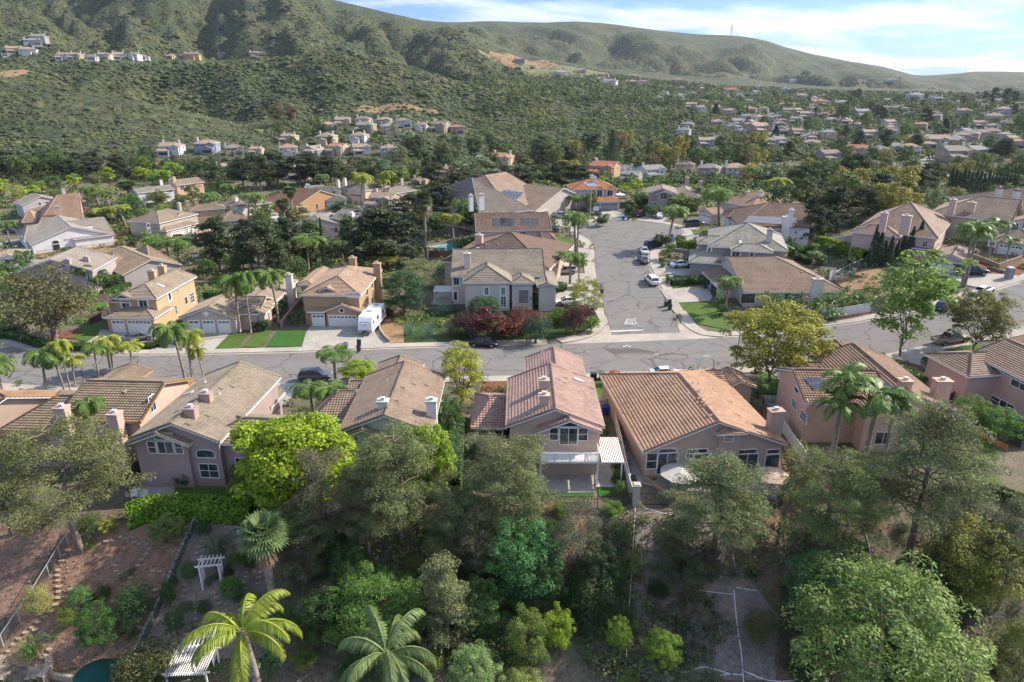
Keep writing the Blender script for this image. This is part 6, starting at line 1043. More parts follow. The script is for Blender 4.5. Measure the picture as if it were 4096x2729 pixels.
for x,yt,yb,w in ((1655,668,700,26),(1770,670,712,36),(1800,680,715,34),(1830,672,715,38),(1870,680,718,36),(1900,672,716,44),(1935,668,712,44),(1960,672,704,40),(1985,672,700,34),(1885,700,738,40),(1915,705,736,36),(1095,505,528,26),(1075,540,575,40),(1060,545,578,34),(1190,508,540,30),(1215,500,538,34),(1030,590,625,34),(1800,530,560,26),(1815,545,570,24),(1785,520,548,20),(1962,558,580,26),(210,675,705,30),(1465,440,475,26)):
 T('paddle',x,yt,yb,w,(.09,.16,.035),'paddle leaved plant','plant','bird_of_paradise')
for _ in range(34):
 x,y=random.uniform(60,640),random.uniform(1225,1550);plant(random.choice(['shrub_fine','strap','plume_fine','dry_shrub']),V((x,y)),random.uniform(.7,1.5),random.uniform(.5,1.3),random.choice([MID,(.09,.15,.05),(.12,.14,.06),(.05,.09,.03)]),'low garden bush','shrub','shrub')
 # ---- undergrowth on the slope in the foreground
def hits_pix(x,y,rects):return any(a<x<c and b<y<d for a,b,c,d in rects)
for _ in range(150):
 x,y=random.uniform(690,2340),random.uniform(1215,1570)
 if hits_pix(x,y,[(1460,1440,1720,1600),(1270,1480,1440,1600),(1440,1160,1570,1240),(1640,1180,1760,1260)])or (x>1690 and x<1790 and y>1360):continue
 if x>1450 and random.random()<.25:continue
 if x<1450:k,c=('shrub_fine',random.choice([(.05,.085,.03),(.06,.12,.035),(.04,.06,.025),(.13,.18,.04)]))
 else:k,c=random.choice([('dry_shrub',(.10,.085,.06)),('shrub_fine',(.04,.055,.022)),('dry_shrub',(.06,.07,.035)),('shrub_fine',(.05,.07,.028))])
 b=V((x,y));s=random.uniform(1.2,3.6);plant(k,b,s,s*random.uniform(.6,1.0),c,'dry brush' if 'dry' in k else 'slope bush','shrub','dry_shrub' if 'dry' in k else 'shrub',group='undergrowth on the slope')
 # ------------------------------------------------ vehicles
def paint(name,c,metal=.0,rough=.3):return mat(name,c,rough,spec=.6,metal=metal)
M_TYRE=mat('tyre_rubber',(.02,.02,.02),.8);M_RIM=mat('wheel_rim',(.35,.35,.36),.35,metal=.6);M_CGLASS=mat('car_glass',(.02,.024,.03),.08,spec=.9);M_HEAD=mat('headlight_glass',(.7,.7,.68),.2);M_TAIL=mat('taillight_plastic',(.35,.02,.015),.3)
M_CAR=mat('car_paint',(.5,.5,.5),.28,obj_color=True,spec=.6)
CARS=dict(sedan=(4.7,[(-2.35,.70,.42,.80),(-2.2,.84,.30,.95),(-1.4,.90,.24,.98),(0,.91,.22,.93),(1.1,.90,.24,.88),(1.9,.84,.28,.76),(2.3,.66,.36,.58)],[(-1.75,.72,.97),(-1.0,.60,1.38),(.15,.62,1.44),(.35,.62,1.42),(1.25,.74,.89)]),suv=(4.7,[(-2.32,.80,.48,1.02),(-2.25,.88,.38,1.10),(-1.4,.93,.32,1.12),(0,.94,.30,1.08),(1.2,.93,.32,1.04),(1.95,.88,.36,.95),(2.3,.72,.45,.72)],[(-2.2,.74,1.12),(-1.85,.68,1.66),(-.2,.70,1.75),(.35,.70,1.72),(1.2,.80,1.05)]),big=(5.5,[(-2.75,.88,.52,1.12),(-2.65,.96,.42,1.18),(-1.4,1.0,.36,1.20),(0,1.0,.34,1.17),(1.4,1.0,.36,1.14),(2.3,.96,.4,1.06),(2.7,.84,.48,.85)],[(-2.65,.84,1.2),(-2.45,.78,1.82),(-.2,.80,1.92),(.5,.80,1.88),(1.3,.90,1.15)]),pickup=(5.6,[(-2.8,.86,.52,1.05),(-2.7,.94,.42,1.10),(-1.4,.96,.36,1.10),(0,.96,.34,1.12),(1.3,.96,.36,1.08),(2.3,.92,.4,1.0),(2.75,.80,.48,.8)],[(-.75,.84,1.12),(-.6,.74,1.70),(.3,.76,1.76),(.55,.76,1.73),(1.3,.88,1.08)]))
def build_car(kind,shell=False):
 L,st,cab=CARS[kind];root=empty('parked_car',(0,0,0));n=3
 def body_section(x,w,z0,z1):return [(x,-w*.86,z0),(x,-w,z0+.16),(x,-w,z0+(z1-z0)*.62),(x,-w*.93,z1-.03),(x,-w*.6,z1+.015),(x,0,z1+.03),(x,w*.6,z1+.015),(x,w*.93,z1-.03),(x,w,z0+(z1-z0)*.62),(x,w,z0+.16),(x,w*.86,z0)]
 mb=MB();rows=[body_section(*s)for s in st];mb.grid(rows,0,close=True);mb.face(list(reversed(rows[0])));mb.face(rows[-1])
 roof=[[(x,-w*.92,z-.02),(x,-w*.5,z+.02),(x,w*.5,z+.02),(x,w*.92,z-.02)]for x,w,z in cab[1:4]];mb.grid(roof,0)
 for (x0,w0,z0),(x1,w1,z1)in ((cab[0],cab[1]),(cab[4],cab[3]),((cab[2][0],cab[2][1]*1.2,cab[0][2]),cab[2])):
  for sg in (-1,1):mb.tube([(x0,sg*w0*1.02,z0),(x1,sg*w1*.99,z1-.01)],.045,5)
 if kind=='pickup':mb.box(-2.62,-.85,-.80,.80,1.115,1.13,1);[mb.box(-2.72,-.8,sg*.84-.05,sg*.84+.05,1.08,1.20,0)for sg in (-1,1)]
 for wx in (-L*.30,L*.31):
  for sg in (-1,1):yy=sg*(st[3][1]+.004);mb.face([(wx+.42*math.cos(a),yy,.36+.42*math.sin(a))for a in [math.pi*2*k/14 for k in range(14)]],1)
 b=mb.build('body',[M_CAR,M_TYRE],root)
 g=MB();secs=[]
 for i,(x,w,z)in enumerate(cab):
  zb=cab[0][2]-.04 if i<3 else cab[4][2]-.04;wb=max(w*1.18,w);wb=min(wb,st[3][1]*.95)
  secs.append([(x,-wb,zb),(x,-w,z-.025),(x,w,z-.025),(x,wb,zb)])
 g.grid(secs,0,smooth=False);g.build('windows',M_CGLASS,root)
 for wx in (-L*.30,L*.31):
  for sg in (-1,1):
   wb=MB();y=sg*(st[3][1]-.08);wb.tube([(wx,y-.11,.34),(wx,y+.11,.34)],.34,14);w_=wb.build('wheel',M_TYRE,root);rb=MB();rb.tube([(wx,y+sg*.112,.34),(wx,y+sg*.12,.34)],.21,12);rb.build('rim',M_RIM,w_)
 for sg in (-1,1):
  hb=MB();w=st[-1][1];hb.box(st[-1][0]-.22,st[-1][0]-.02,sg*(w-.08)-.14,sg*(w-.08)+.14,st[-1][3]-.05,st[-1][3]+.07);hb.build('headlight',M_HEAD,root)
  tb=MB();tb.box(st[0][0]-.03,st[0][0]+.08,sg*.66-.12,sg*.66+.12,st[0][3]-.18,st[0][3]-.03);tb.build('taillight',M_TAIL,root)
 pb=MB();pb.box(st[0][0]-.02,st[0][0]+.02,-.26,.26,st[0][2]+.12,st[0][2]+.25);pb.build('number_plate',M_HEAD,root)
 return root
PROTO={}
def car(kind,r,x,y,heading,color,label,name='parked_car',cat='car',dz=.16,scale=1.0):
 """heading: degrees of the nose from +X towards +Y"""
 p=at(Z(r,x,y));rz=R(heading)
 if kind not in PROTO:o=PROTO[kind]=build_car(kind);first=True
 else:o=copy_tree(PROTO[kind],(0,0,0),0);first=False
 o.name=name;o.scale=(scale,)*3
 h=1.2;gx=(terrain(p[0]+math.cos(rz)*h,p[1]+math.sin(rz)*h)-terrain(p[0]-math.cos(rz)*h,p[1]-math.sin(rz)*h))/(2*h)
 o.location=(p[0],p[1],p[2]+dz);o.rotation_euler=(0,-math.atan(gx),rz)
 for c in bpy.data.objects:
  if c.parent==o and c.name.startswith('body'):c.color=(*color,1)
 return tag(o,label,cat,'parked cars')
BLK,WHT,SLV,GRY=(.012,.013,.016),(.72,.72,.72),(.40,.40,.40),(.08,.085,.095)
for a in (('sedan','e',1240,935,35,GRY,'dark grey sedan on the driveway of the orange tan house',.19),('sedan','f',2095,975,-8,BLK,'black coupe parked at the kerb behind the yellow green tree',.07),('suv','j',590,385,5,GRY,'charcoal car under the palm beside the near kerb',.07),('suv','g',1357,410,98,WHT,'white estate car parked alone on the side road',.07),('sedan','g',1283,220,92,(.10,.095,.11),'dark grey sedan nearest the drive, last of three at the kerb',.07),('sedan','c',1292,925,84,WHT,'white sedan between the grey sedan and the black car',.07),('suv','c',1378,872,20,BLK,'black compact car at the bulb of the side road',.07),('suv','g',590,330,182,SLV,'silver crossover on the driveway behind the corner tree',.19),('sedan','g',600,605,182,WHT,'white sedan on the driveway below the willow',.19),('pickup','c',545,615,-20,(.36,.35,.33),'silver pickup with canopy on the left drive of the bulb',.19),('sedan','c',462,732,-10,(.02,.03,.07),'navy car tucked beside the black panel roof house',.19),('sedan','c',878,580,-95,BLK,'black car before the grey garage doors',.19),('suv','c',1258,600,60,(.12,.012,.015),'dark red crossover on the taupe house drive',.19),('big','c',1738,690,12,(.05,.05,.05),'dark grey long wagon on the right drive of the bulb',.19),('sedan','g',1625,270,8,WHT,'white electric sedan on the grey house drive',.19),('big','d',1880,1125,-14,BLK,'black full size utility car before the pink garage',.19),('suv','h',1640,640,40,(.03,.04,.06),'dark hatchback parked under the olive street tree',.07),('sedan','h',1900,560,35,WHT,'white car behind the olive street tree',.07),('sedan','h',1985,505,28,WHT,'white car further up the right road',.07),('pickup','h',1690,945,10,(.34,.26,.17),'tan pickup at the kerb below the sycamore',.07),('sedan','h',1630,1110,15,BLK,'black car on the drive of the pink edge house',.19),('sedan','h',1605,1190,100,WHT,'white car behind the small palm on the right',.19),('sedan','k',1482,353,3,WHT,'white car roof beyond the broad tan roof',.07),('pickup','a',155,912,8,(.25,.28,.32),'blue silver pickup with canopy left of the long white house',.10),('big','a',110,755,12,(.02,.025,.04),'dark van at the left edge under the palms',.10),('sedan','a',1700,795,25,(.13,.08,.06),'brown sedan on the grey tan house drive',.08),('suv','a',1765,775,25,SLV,'silver car beside the brown sedan',.08),('suv','a',2150,705,5,(.2,.18,.16),'taupe car before the warm tan garage',.08),('suv','b',790,530,-10,(.10,.085,.08),'brown grey car before the white dark roof house',.08),('suv','b',200,655,0,SLV,'silver car behind the thick fan palm',.08),('sedan','b',320,635,5,WHT,'white car right of the thick fan palm',.08),('sedan','a',1110,935,25,WHT,'white convertible on the curved valley street',.08),('suv','a',1615,800,20,(.45,.10,.02),'orange cart beside the brown sedan',.08),('sedan','a',1120,405,5,WHT,'white car far left behind the blue white house',.05),('pickup','d',1625,250,5,(.40,.02,.03),'red pickup beyond the cypress row',.05),('sedan','o',1655,1052,10,WHT,'white car on the distant right street, nearer of two',.05),('sedan','o',1757,1035,10,WHT,'white car on the distant right street, farther of two',.05)):
 car(*a[:7],dz=a[7])
c=car('sedan','c',1432,612,75,(.55,.55,.56),'car under a pale dust cover on the taupe house drive','covered_car',dz=.19)
for o in list(bpy.data.objects):
 if o.parent==c and o.name.startswith('windows'):o.data=o.data.copy();o.data.materials[0]=mat('dust_cover',(.55,.55,.56),.8);o.name='dust_cover'
p=at(Z('f',1030,895));q=at(Z('f',1140,770));yaw=math.atan2(q[1]-p[1],q[0]-p[0])-math.pi/2
t=tag(empty('travel_trailer',(p[0],p[1]+.4,p[2]+.16),yaw),'long white travel trailer parked beside the tan house garage','trailer');W2_,Lt=1.2,8.6
mb=MB();prof=[(0,.55),(.05,1.15),(.25,2.35),(.75,2.98),(1.1,3.08),(Lt-.4,3.12),(Lt,2.95),(Lt,.6)]
mb.grid([[(sx*W2_,y,z)for y,z in prof]for sx in (-1,-.96,.96,1)][:1]+[[(-W2_,y,z)for y,z in prof],[(W2_,y,z)for y,z in prof]],0,close=True,smooth=False)
for sx in (-1,1):mb.face([(sx*(W2_+.001),y,z)for y,z in prof],0)
mb.box(-W2_*1.002,W2_*1.002,-.012,.3,.5,.95,1);mb.build('body',[mat('trailer_shell',(.70,.71,.73),.4,noise=[(1,(.60,.61,.64),.5,.7)]),mat('diamond_plate',(.36,.36,.36),.4,metal=.3)],t)
ab=MB();ab.box(-.4,.4,3.4,4.3,3.12,3.38);ab.build('air_conditioner',M_TRIM,t);ab=MB();ab.box(-.3,.3,6.9,7.5,3.12,3.24);ab.build('roof_hatch',mat('hatch',(.35,.34,.24),.5),t);ab=MB();ab.box(-.85,-.5,1.5,1.9,3.1,3.2);ab.build('roof_hatch',M_TRIM,t)
wb=MB();wb.box(-.62,.62,.03,.12,1.62,2.12);w_=wb.build('front_panel',M_TRIM,t);eb=MB();eb.face([(-.42,.018,1.82),(.42,.018,1.82),(.15,.018,1.88),(.02,.018,1.98),(-.12,.018,1.90)]);eb.build('emblem',M_DARKM,w_)
tx=bpy.data.curves.new('lettering','FONT');tx.body='Jay Feather';tx.size=.30;tx.align_x='CENTER';tx.extrude=.004;to=bpy.data.objects.new('tmp',tx);COL.objects.link(to);dg=bpy.context.evaluated_depsgraph_get();me=bpy.data.meshes.new_from_object(to.evaluated_get(dg));bpy.data.objects.remove(to);me.materials.clear();me.materials.append(M_DARKM);lo=mesh_obj('lettering',me,t);lo.location=(0,.10,2.28);lo.rotation_euler=(R(80.5),0,0)
stripe=mat('trailer_graphic',(.16,.17,.22),.5)
for sx in (-1,1):
 for y0,y1,z0,z1 in ((1.0,1.7,1.7,2.3),(3.2,4.3,1.7,2.4),(6.4,7.3,1.7,2.4)):wb=MB();wb.box(sx*W2_-.02,sx*W2_+.02,y0,y1,z0,z1);wb.build('window',M_GLASS,t)
 sb=MB();sb.box(sx*W2_-.012,sx*W2_+.012,.3,8.4,1.15,1.32);sb.box(sx*W2_-.013,sx*W2_+.013,2.0,8.3,1.42,1.5);sb.build('stripe',stripe,t)
 for y in (4.3,5.1):wb=MB();wb.tube([(sx*1.0-.12,y,.36),(sx*1.0+.12,y,.36)],.36,14);wb.build('wheel',M_TYRE,t)
hb=MB();hb.tube([(-.7,.1,.55),(0,-1.1,.5)],.06,6);hb.tube([(.7,.1,.55),(0,-1.1,.5)],.06,6);hb.tube([(0,-1.0,.02),(0,-1.0,.8)],.05,6);hb.box(-.3,.3,-.5,-.15,.5,.85);hb.build('tow_frame',M_DARKM,t)
# ---- bins
def bin_(r,x,y,body,label,s=1.0,rz=0,dz=.16,openlid=False):
 p=at(Z(r,x,y));root=tag(empty('wheelie_bin',(p[0],p[1],p[2]+dz),rz),label,'rubbish bin','wheeled bins');mb=MB();rows=[]
 for z,w,d in ((.08,.24,.27),(.5,.28,.33),(1.0,.31,.38)):rows.append([(-w*s,-d*s,z*s),(w*s,-d*s,z*s),(w*s,d*s,z*s),(-w*s,d*s,z*s)])
 mb.grid(rows,0,close=True,smooth=False);mb.face(list(reversed(rows[0])));mb.face([(a,b,c-.12)for a,b,c in rows[2]],1);mb.build('body',[body,M_TYRE],root);lb=MB();M=Matrix.Translation((0,.38*s,1.0*s))@Matrix.Rotation(R(-100 if openlid else 3),4,'X');lb.box(-.34*s,.34*s,-.84*s,.04,0,.06,0,M);lb.build('lid',body,root)
 for sx in (-1,1):wb=MB();wb.tube([(sx*.27*s-.03,.34*s,.12),(sx*.27*s+.03,.34*s,.12)],.12,10);wb.build('wheel',M_TYRE,root)
BLU,DGR,GRN=mat('blue_plastic',(.015,.05,.42),.45),mat('charcoal_plastic',(.05,.055,.06),.55),mat('green_plastic',(.02,.05,.035),.55)
for a in (('f',858,1010,BLU,'blue bin at the kerb before the trailer driveway'),('f',978,1030,DGR,'charcoal open bin at the kerb right of the blue bin'),('g',905,470,BLU,'blue lidded bin at the left kerb of the side road'),('g',912,515,DGR,'grey bin before the blue lidded bin at the left kerb'),('g',1487,620,DGR,'grey bin on the right kerb of the side road'),('g',1522,650,GRN,'dark green open bin at the curve of the right kerb'),('c',1105,632,BLU,'blue bin on the bulb before the green hedge'),('c',1150,632,DGR,'dark bin right of the blue bin on the bulb'),('k',945,692,BLU,'blue bin inside the white fence of the balcony house'),('k',1155,740,DGR,'grey bin along the broad tan roof wall, farther of two'),('k',1165,790,DGR,'black bin along the broad tan roof wall, nearer of two'),('c',1535,800,BLU,'blue bin behind the bulb palm'),('a',975,775,BLU,'blue bin in the fenced yard of the long white house'),('a',1770,735,BLU,'blue bin beside the grey tan house garage')):bin_(*a,openlid='open' in a[4],dz=.05 if a[0]=='g' and a[1]>1400 else .17)
# ------------------------------------------------ fences, walls and hedges
M_VINYL=mat('white_vinyl',(.66,.64,.61),.5);M_IRON=mat('black_iron',(.02,.02,.02),.5);M_BLOCK=mat('tan_block_wall',(.33,.255,.19),.95,noise=[(2,(.26,.19,.14),.45,.6)],bump=(12,.5,.03));M_GALV=mat('galvanised_rail',(.55,.55,.54),.4,metal=.4);M_MESH=mat('chain_mesh',(.07,.075,.075),.7)
M_PIPE=mat('white_pipe',(.62,.62,.60),.5);M_STONE=mat('stone_slab',(.36,.29,.22),.9,noise=[(3,(.28,.23,.18),.45,.6)],bump=(8,.4,.03))
def ground_line(r,pts,h=0.0):return [at(Z(r,x,y),h)-Vector((0,0,h))for x,y in pts]
def fence(name,kind,r,pts,hgt,label,top=False,material=None,step=2.4):
 """pts: foot (or top, when top) line read in region r"""
 P=ground_line(r,pts,hgt if top else 0.0);root=tag(empty(name,P[0]),label,'fence' if 'fence' in name else name.split('_')[-1]);o=P[0];posts=[];pb=MB()
 for a,b in zip(P[:-1],P[1:]):
  n=max(1,round((b-a).length/step))
  for i in range(n):
   s,e=a.lerp(b,i/n),a.lerp(b,(i+1)/n);s.z=terrain(s.x,s.y);e.z=terrain(e.x,e.y);posts.append(s-o);s,e=s-o,e-o;d=(e-s).normalized();sd=Vector((-d.y,d.x,0)).normalized()
   def slab(z0,z1,t,m=0,a0=0.,a1=1.):
    S,E=s.lerp(e,a0),s.lerp(e,a1);c=[S-sd*t+Vector((0,0,z0)),E-sd*t+Vector((0,0,z0)),E+sd*t+Vector((0,0,z0)),S+sd*t+Vector((0,0,z0))];c+=[k+Vector((0,0,z1-z0))for k in c];bi=len(pb.v);pb.v.extend([tuple(k)for k in c])
    for f_ in ((0,3,2,1),(4,5,6,7),(0,1,5,4),(1,2,6,5),(2,3,7,6),(3,0,4,7)):pb.f.append(tuple(bi+j for j in f_));pb.m.append(m);pb.sm.append(False);pb.uv.append([(0,0)]*4)
   if kind=='vinyl':slab(.05,hgt-.1,.02);slab(hgt-.12,hgt,.035);slab(.0,.12,.035)
   elif kind=='wood':
    m_=max(1,int((e-s).length/.16));[slab(.03,hgt-random.uniform(0,.04),.012+.002*(j%2),0,(j+.04)/m_,(j+.96)/m_)for j in range(m_)]
   elif kind=='iron':
    slab(hgt-.1,hgt-.05,.02);slab(.12,.17,.02);m_=max(2,int((e-s).length/.15));[slab(.05,hgt,.011,0,j/m_,j/m_+.022/max(.3,(e-s).length))for j in range(m_)]
   elif kind=='wall':slab(-.6,hgt,.1);slab(hgt,hgt+.07,.14)
   elif kind=='mesh':
    m_=max(2,int((e-s).length/.22));[slab(.05,hgt,.008,0,j/m_,j/m_+.03/max(.3,(e-s).length))for j in range(m_)];[slab(hgt*q_,hgt*q_+.02,.008)for q_ in (.2,.4,.6,.8)]
 posts.append(P[-1]-o);mt=material or {'vinyl':M_VINYL,'wood':M_WOOD,'iron':M_IRON,'wall':M_BLOCK,'mesh':M_MESH}[kind];pb.build('panel' if kind!='wall' else 'wall',mt,root)
 if kind!='wall':
  for q_ in posts[:95]:
   b=MB();w=.06 if kind=='vinyl' else .035;b.box(q_.x-w,q_.x+w,q_.y-w,q_.y+w,q_.z-.2,q_.z+hgt+.06)
   if kind=='vinyl':b.box(q_.x-.08,q_.x+.08,q_.y-.08,q_.y+.08,q_.z+hgt+.062,q_.z+hgt+.1)
   b.build('post',M_GALV if kind=='mesh' else mt,root)
 if kind=='mesh':
  b=MB();b.tube([q_+Vector((0,0,hgt+.03))for q_ in posts],.03,5);b.build('top_rail',M_GALV,root)
 return root
F=fence
F('vinyl_fence','vinyl','k',[(1008,545),(1040,690),(1090,890),(1130,1080),(1168,1233)],1.7,'white vinyl fence dividing the balcony house from the broad tan roof',top=True);F('vinyl_fence','vinyl','r',[(625,10),(655,100),(683,185)],1.7,'last stretch of white fence above the stone pillar',top=True)
F('vinyl_fence','vinyl','k',[(872,572),(1000,532)],1.7,'short white fence behind the blue bin',top=True);F('gate_fence','vinyl','k',[(1020,562),(1146,566)],1.7,'white gate at the head of the narrow side yard',top=True)
F('vinyl_fence','vinyl','l',[(180,1050),(300,1220),(430,1400)],1.7,'white fence below the peach solar house',top=True);F('vinyl_fence','vinyl','l',[(190,1022),(325,1022)],1.6,'white fence touching the peach wall',top=True);F('vinyl_fence','vinyl','h',[(365,662),(540,655),(760,625),(985,585)],1.8,'white fence behind the bird of paradise row',top=True)
F('vinyl_fence','vinyl','d',[(625,785),(740,770),(842,755)],1.8,'white fence left of the pink cypress house',top=True);F('vinyl_fence','vinyl','d',[(1500,390),(1620,408),(1760,440),(1930,470)],1.8,'white fence below the tall cypress row',top=True);F('vinyl_fence','vinyl','h',[(618,305),(668,285)],1.8,'white fence piece right of the long brown roof',top=True)
F('iron_fence','iron','r',[(-200,262),(30,257),(300,258),(560,255),(672,215)],1.3,'iron fence behind the concrete patio',top=True);F('iron_fence','iron','r',[(722,215),(900,220),(1090,222)],1.5,'iron fence right of the stone pillar',top=True);F('iron_fence','iron','r',[(1090,222),(1440,220),(1560,232),(1750,228)],1.4,'iron fence below the tiered umbrella',top=True)
F('iron_fence','iron','s',[(840,158),(1400,147),(1665,140),(1965,225)],1.3,'iron fence along the bright lawn at the right',top=True);F('iron_fence','iron','a',[(332,905),(620,870),(900,840),(1165,805)],1.6,'black fence along the dirt lot of the long white house',top=True);F('iron_fence','iron','l',[(25,845),(150,845),(265,850)],1.3,'black fence between pillars beside the peach house',top=True);F('iron_fence','iron','f',[(1580,605),(1760,610),(1930,622),(2060,635)],1.3,'thin iron fence above the corner bank',top=True)
F('mesh_fence','mesh','p',[(-60,1300),(0,1235),(120,1060),(230,900),(330,735),(412,600),(470,520)],1.3,'chain link fence running down the left garden',top=True);F('mesh_fence','mesh','h',[(668,310),(800,240),(945,180)],1.6,'dark mesh fence above the planter pots',top=True);F('mesh_fence','mesh','q',[(1180,15),(1155,130),(1150,250)],1.5,'dark fence beside the turf strip',top=True);F('mesh_fence','mesh','q',[(1158,520),(1130,690)],1.4,'fence stretch hidden between the middle pines',top=True);F('mesh_fence','mesh','s',[(640,470),(638,620),(640,785)],1.4,'chain link fence right of the wide pine',top=True)
F('rail_fence','mesh','r',[(697,325),(688,500),(678,690),(657,990),(633,1385)],.9,'white topped boundary fence down the slope from the stone pillar',top=True,material=M_MESH)
F('wood_fence','wood','i',[(1110,1225),(1200,1130),(1290,1055)],1.8,'weathered fence between pink and mauve houses',top=True,material=M_DARKWOOD);F('wood_fence','wood','f',[(1190,655),(1235,625),(1290,655)],1.7,'red brown fence behind the trailer',top=True);F('wood_fence','wood','f',[(1190,365),(1290,365)],1.8,'red brown fence right of the tall chimney',top=True);F('wood_fence','wood','e',[(735,535),(870,512),(968,495)],1.8,'dark fence above the upper lawn',top=True,material=M_DARKWOOD);F('wood_fence','wood','e',[(790,700),(880,665),(965,635)],1.8,'dark fence below the upper lawn',top=True,material=M_DARKWOOD)
F('wood_fence','wood','e',[(45,665),(110,720),(180,775),(242,840)],1.7,'curved orange brown fence at the left road bend',top=True);F('wood_fence','wood','l',[(1690,845),(1760,800),(1845,770)],1.8,'weathered fence behind the large pink chimney',top=True,material=M_DARKWOOD);F('wood_fence','wood','l',[(2240,1150),(2354,1210)],1.8,'dark fence at the right edge',top=True,material=M_DARKWOOD);F('wood_fence','wood','c',[(1075,468),(1200,465)],1.9,'dark fence right of the orange tile house',top=True,material=M_DARKWOOD);F('wood_fence','wood','b',[(705,895),(800,900),(960,930)],1.8,'bright tan fence among the palms',top=True,material=mat('new_wood',(.34,.19,.09),.85));F('wood_fence','wood','b',[(1600,900),(1760,905),(1870,905)],1.8,'red brown fence behind the patio pergola',top=True);F('wood_fence','wood','p',[(900,60),(1030,-60)],1.8,'fence beside the wicker chairs',top=True,material=M_DARKWOOD);F('wood_fence','wood','a',[(905,745),(1120,725),(1150,745),(1210,850)],1.6,'brown fence round the fenced yard',top=True)
F('garden_wall','wall','f',[(275,760),(360,650),(455,540)],1.2,'tan stucco wall between the two front lawns',top=True);F('retaining_wall','wall','f',[(1155,765),(1170,855),(1215,920),(1252,950)],.7,'tan block wall curving round the bare earth bank',material=M_STONE);F('retaining_wall','wall','f',[(1212,685),(1165,765)],.8,'block wall beside the trailer',material=M_STONE);F('garden_wall','wall','d',[(1880,925),(2130,1025),(2340,950)],.9,'peach garden wall before the white garage door',top=True);F('garden_wall','wall','d',[(2020,1070),(2180,1110)],.5,'low pale wall behind the portable toilet')
F('garden_wall','wall','p',[(1412,340),(1290,610),(1150,940),(1040,1170),(945,1368)],.9,'long pale ivy speckled wall running down the garden',top=True,material=mat('ivy_wall',(.22,.22,.20),.95,noise=[(5,(.05,.07,.04),.42,.56)]));F('garden_wall','wall','r',[(760,130),(860,190),(960,260)],.5,'low stone wall beside the brick paving',material=M_BLOCK);F('garden_wall','wall','p',[(215,1500),(420,1545),(560,1568)],.5,'low cream wall at the bottom left',material=M_STONE);F('garden_wall','wall','l',[(1950,1205),(2080,1290),(2200,1345)],.5,'orange brick planter wall at the right lawn',material=mat('orange_brick',(.42,.17,.06),.9));F('garden_wall','wall','e',[(1180,790),(1200,770)],.3,'short kerb wall');F('garden_wall','wall','c',[(1540,905),(1700,925)],.6,'grey block wall below the clipped hedge',material=mat('grey_block',(.24,.22,.20),.95))
def hedge(r,pts,hgt,wid,color,label,top=True,name='hedge'):
 P=ground_line(r,pts,hgt if top else 0.0);o=P[0];root=tag(empty(name,o),label,'hedge');c,n=[],[];core=MB()
 for a,b in zip(P[:-1],P[1:]):
  d=(b-a);L=d.length;d.normalize();s=Vector((-d.y,d.x,0)).normalized();k=int(L*(hgt*2+wid)*34)
  for _ in range(k):
   t=random.random()*L;u=random.random()*(2*hgt+wid);q=a+d*t;z=terrain(q.x,q.y)-o.z;w=wid/2*random.uniform(.85,1.08)
   if u<hgt:off,zz,nn=-w,u,-s
   elif u<hgt+wid:off,zz,nn=(u-hgt-wid/2),hgt*random.uniform(.94,1.05),Vector((0,0,1))
   else:off,zz,nn=w,u-hgt-wid,s
   p=q-o+s*off;c.append((p.x,p.y,z+zz));n.append((nn.x+random.gauss(0,.4),nn.y+random.gauss(0,.4),nn.z+.3+random.gauss(0,.4)))
  A,B=a-o,b-o;w=wid*.42;core.grid([[tuple(x-s*w-Vector((0,0,.3))),tuple(x-s*w+Vector((0,0,hgt*.9))),tuple(x+s*w+Vector((0,0,hgt*.9))),tuple(x+s*w-Vector((0,0,.3)))]for x in (A,B)],0,smooth=False)
 me=quads_mesh('foliage',cards(np.array(c),nrm(np.array(n)),.30,.8),M_LEAF);ob=mesh_obj('foliage',me,root);ob.color=(*color,1);ob=core.build('branches',mat('hedge_core',(.045,.08,.016),.95),root)
HB,HD=(.12,.22,.025),(.05,.10,.02)
hedge('p',[(890,330),(1010,275),(1200,252),(1480,268),(1800,292)],2.0,1.7,(.15,.27,.02),'bright clipped hedge below the mauve house');hedge('d',[(500,772),(620,792),(760,840),(945,905)],2.4,1.6,(.20,.29,.025),'bright yellow green hedge left of the cypresses');hedge('e',[(155,862),(330,920),(520,950),(790,960)],1.1,1.6,HD,'long dark hedge along the left pavement');hedge('e',[(-120,820),(0,850),(150,865)],1.0,1.5,HD,'dark hedge at the left edge of the pavement')
hedge('e',[(1245,955),(1400,955),(1465,885),(1625,755)],.8,1.0,HD,'low hedge between the first two driveways');hedge('c',[(1582,815),(1768,822)],1.5,1.6,(.12,.22,.02),'clipped box hedge before the grey house');hedge('c',[(1560,880),(1725,888)],.6,.8,(.10,.19,.02),'low hedge on the grey block wall');hedge('g',[(1545,378),(1830,350)],1.2,1.6,(.07,.11,.03),'olive hedge beside the mailbox');hedge('l',[(1195,560),(1330,625),(1500,705)],1.6,1.6,(.06,.12,.025),'dark hedge beside the peach solar house drive');hedge('l',[(960,475),(1110,490)],1.0,1.4,(.09,.16,.02),'rounded hedge at the kerb beyond the peach house')
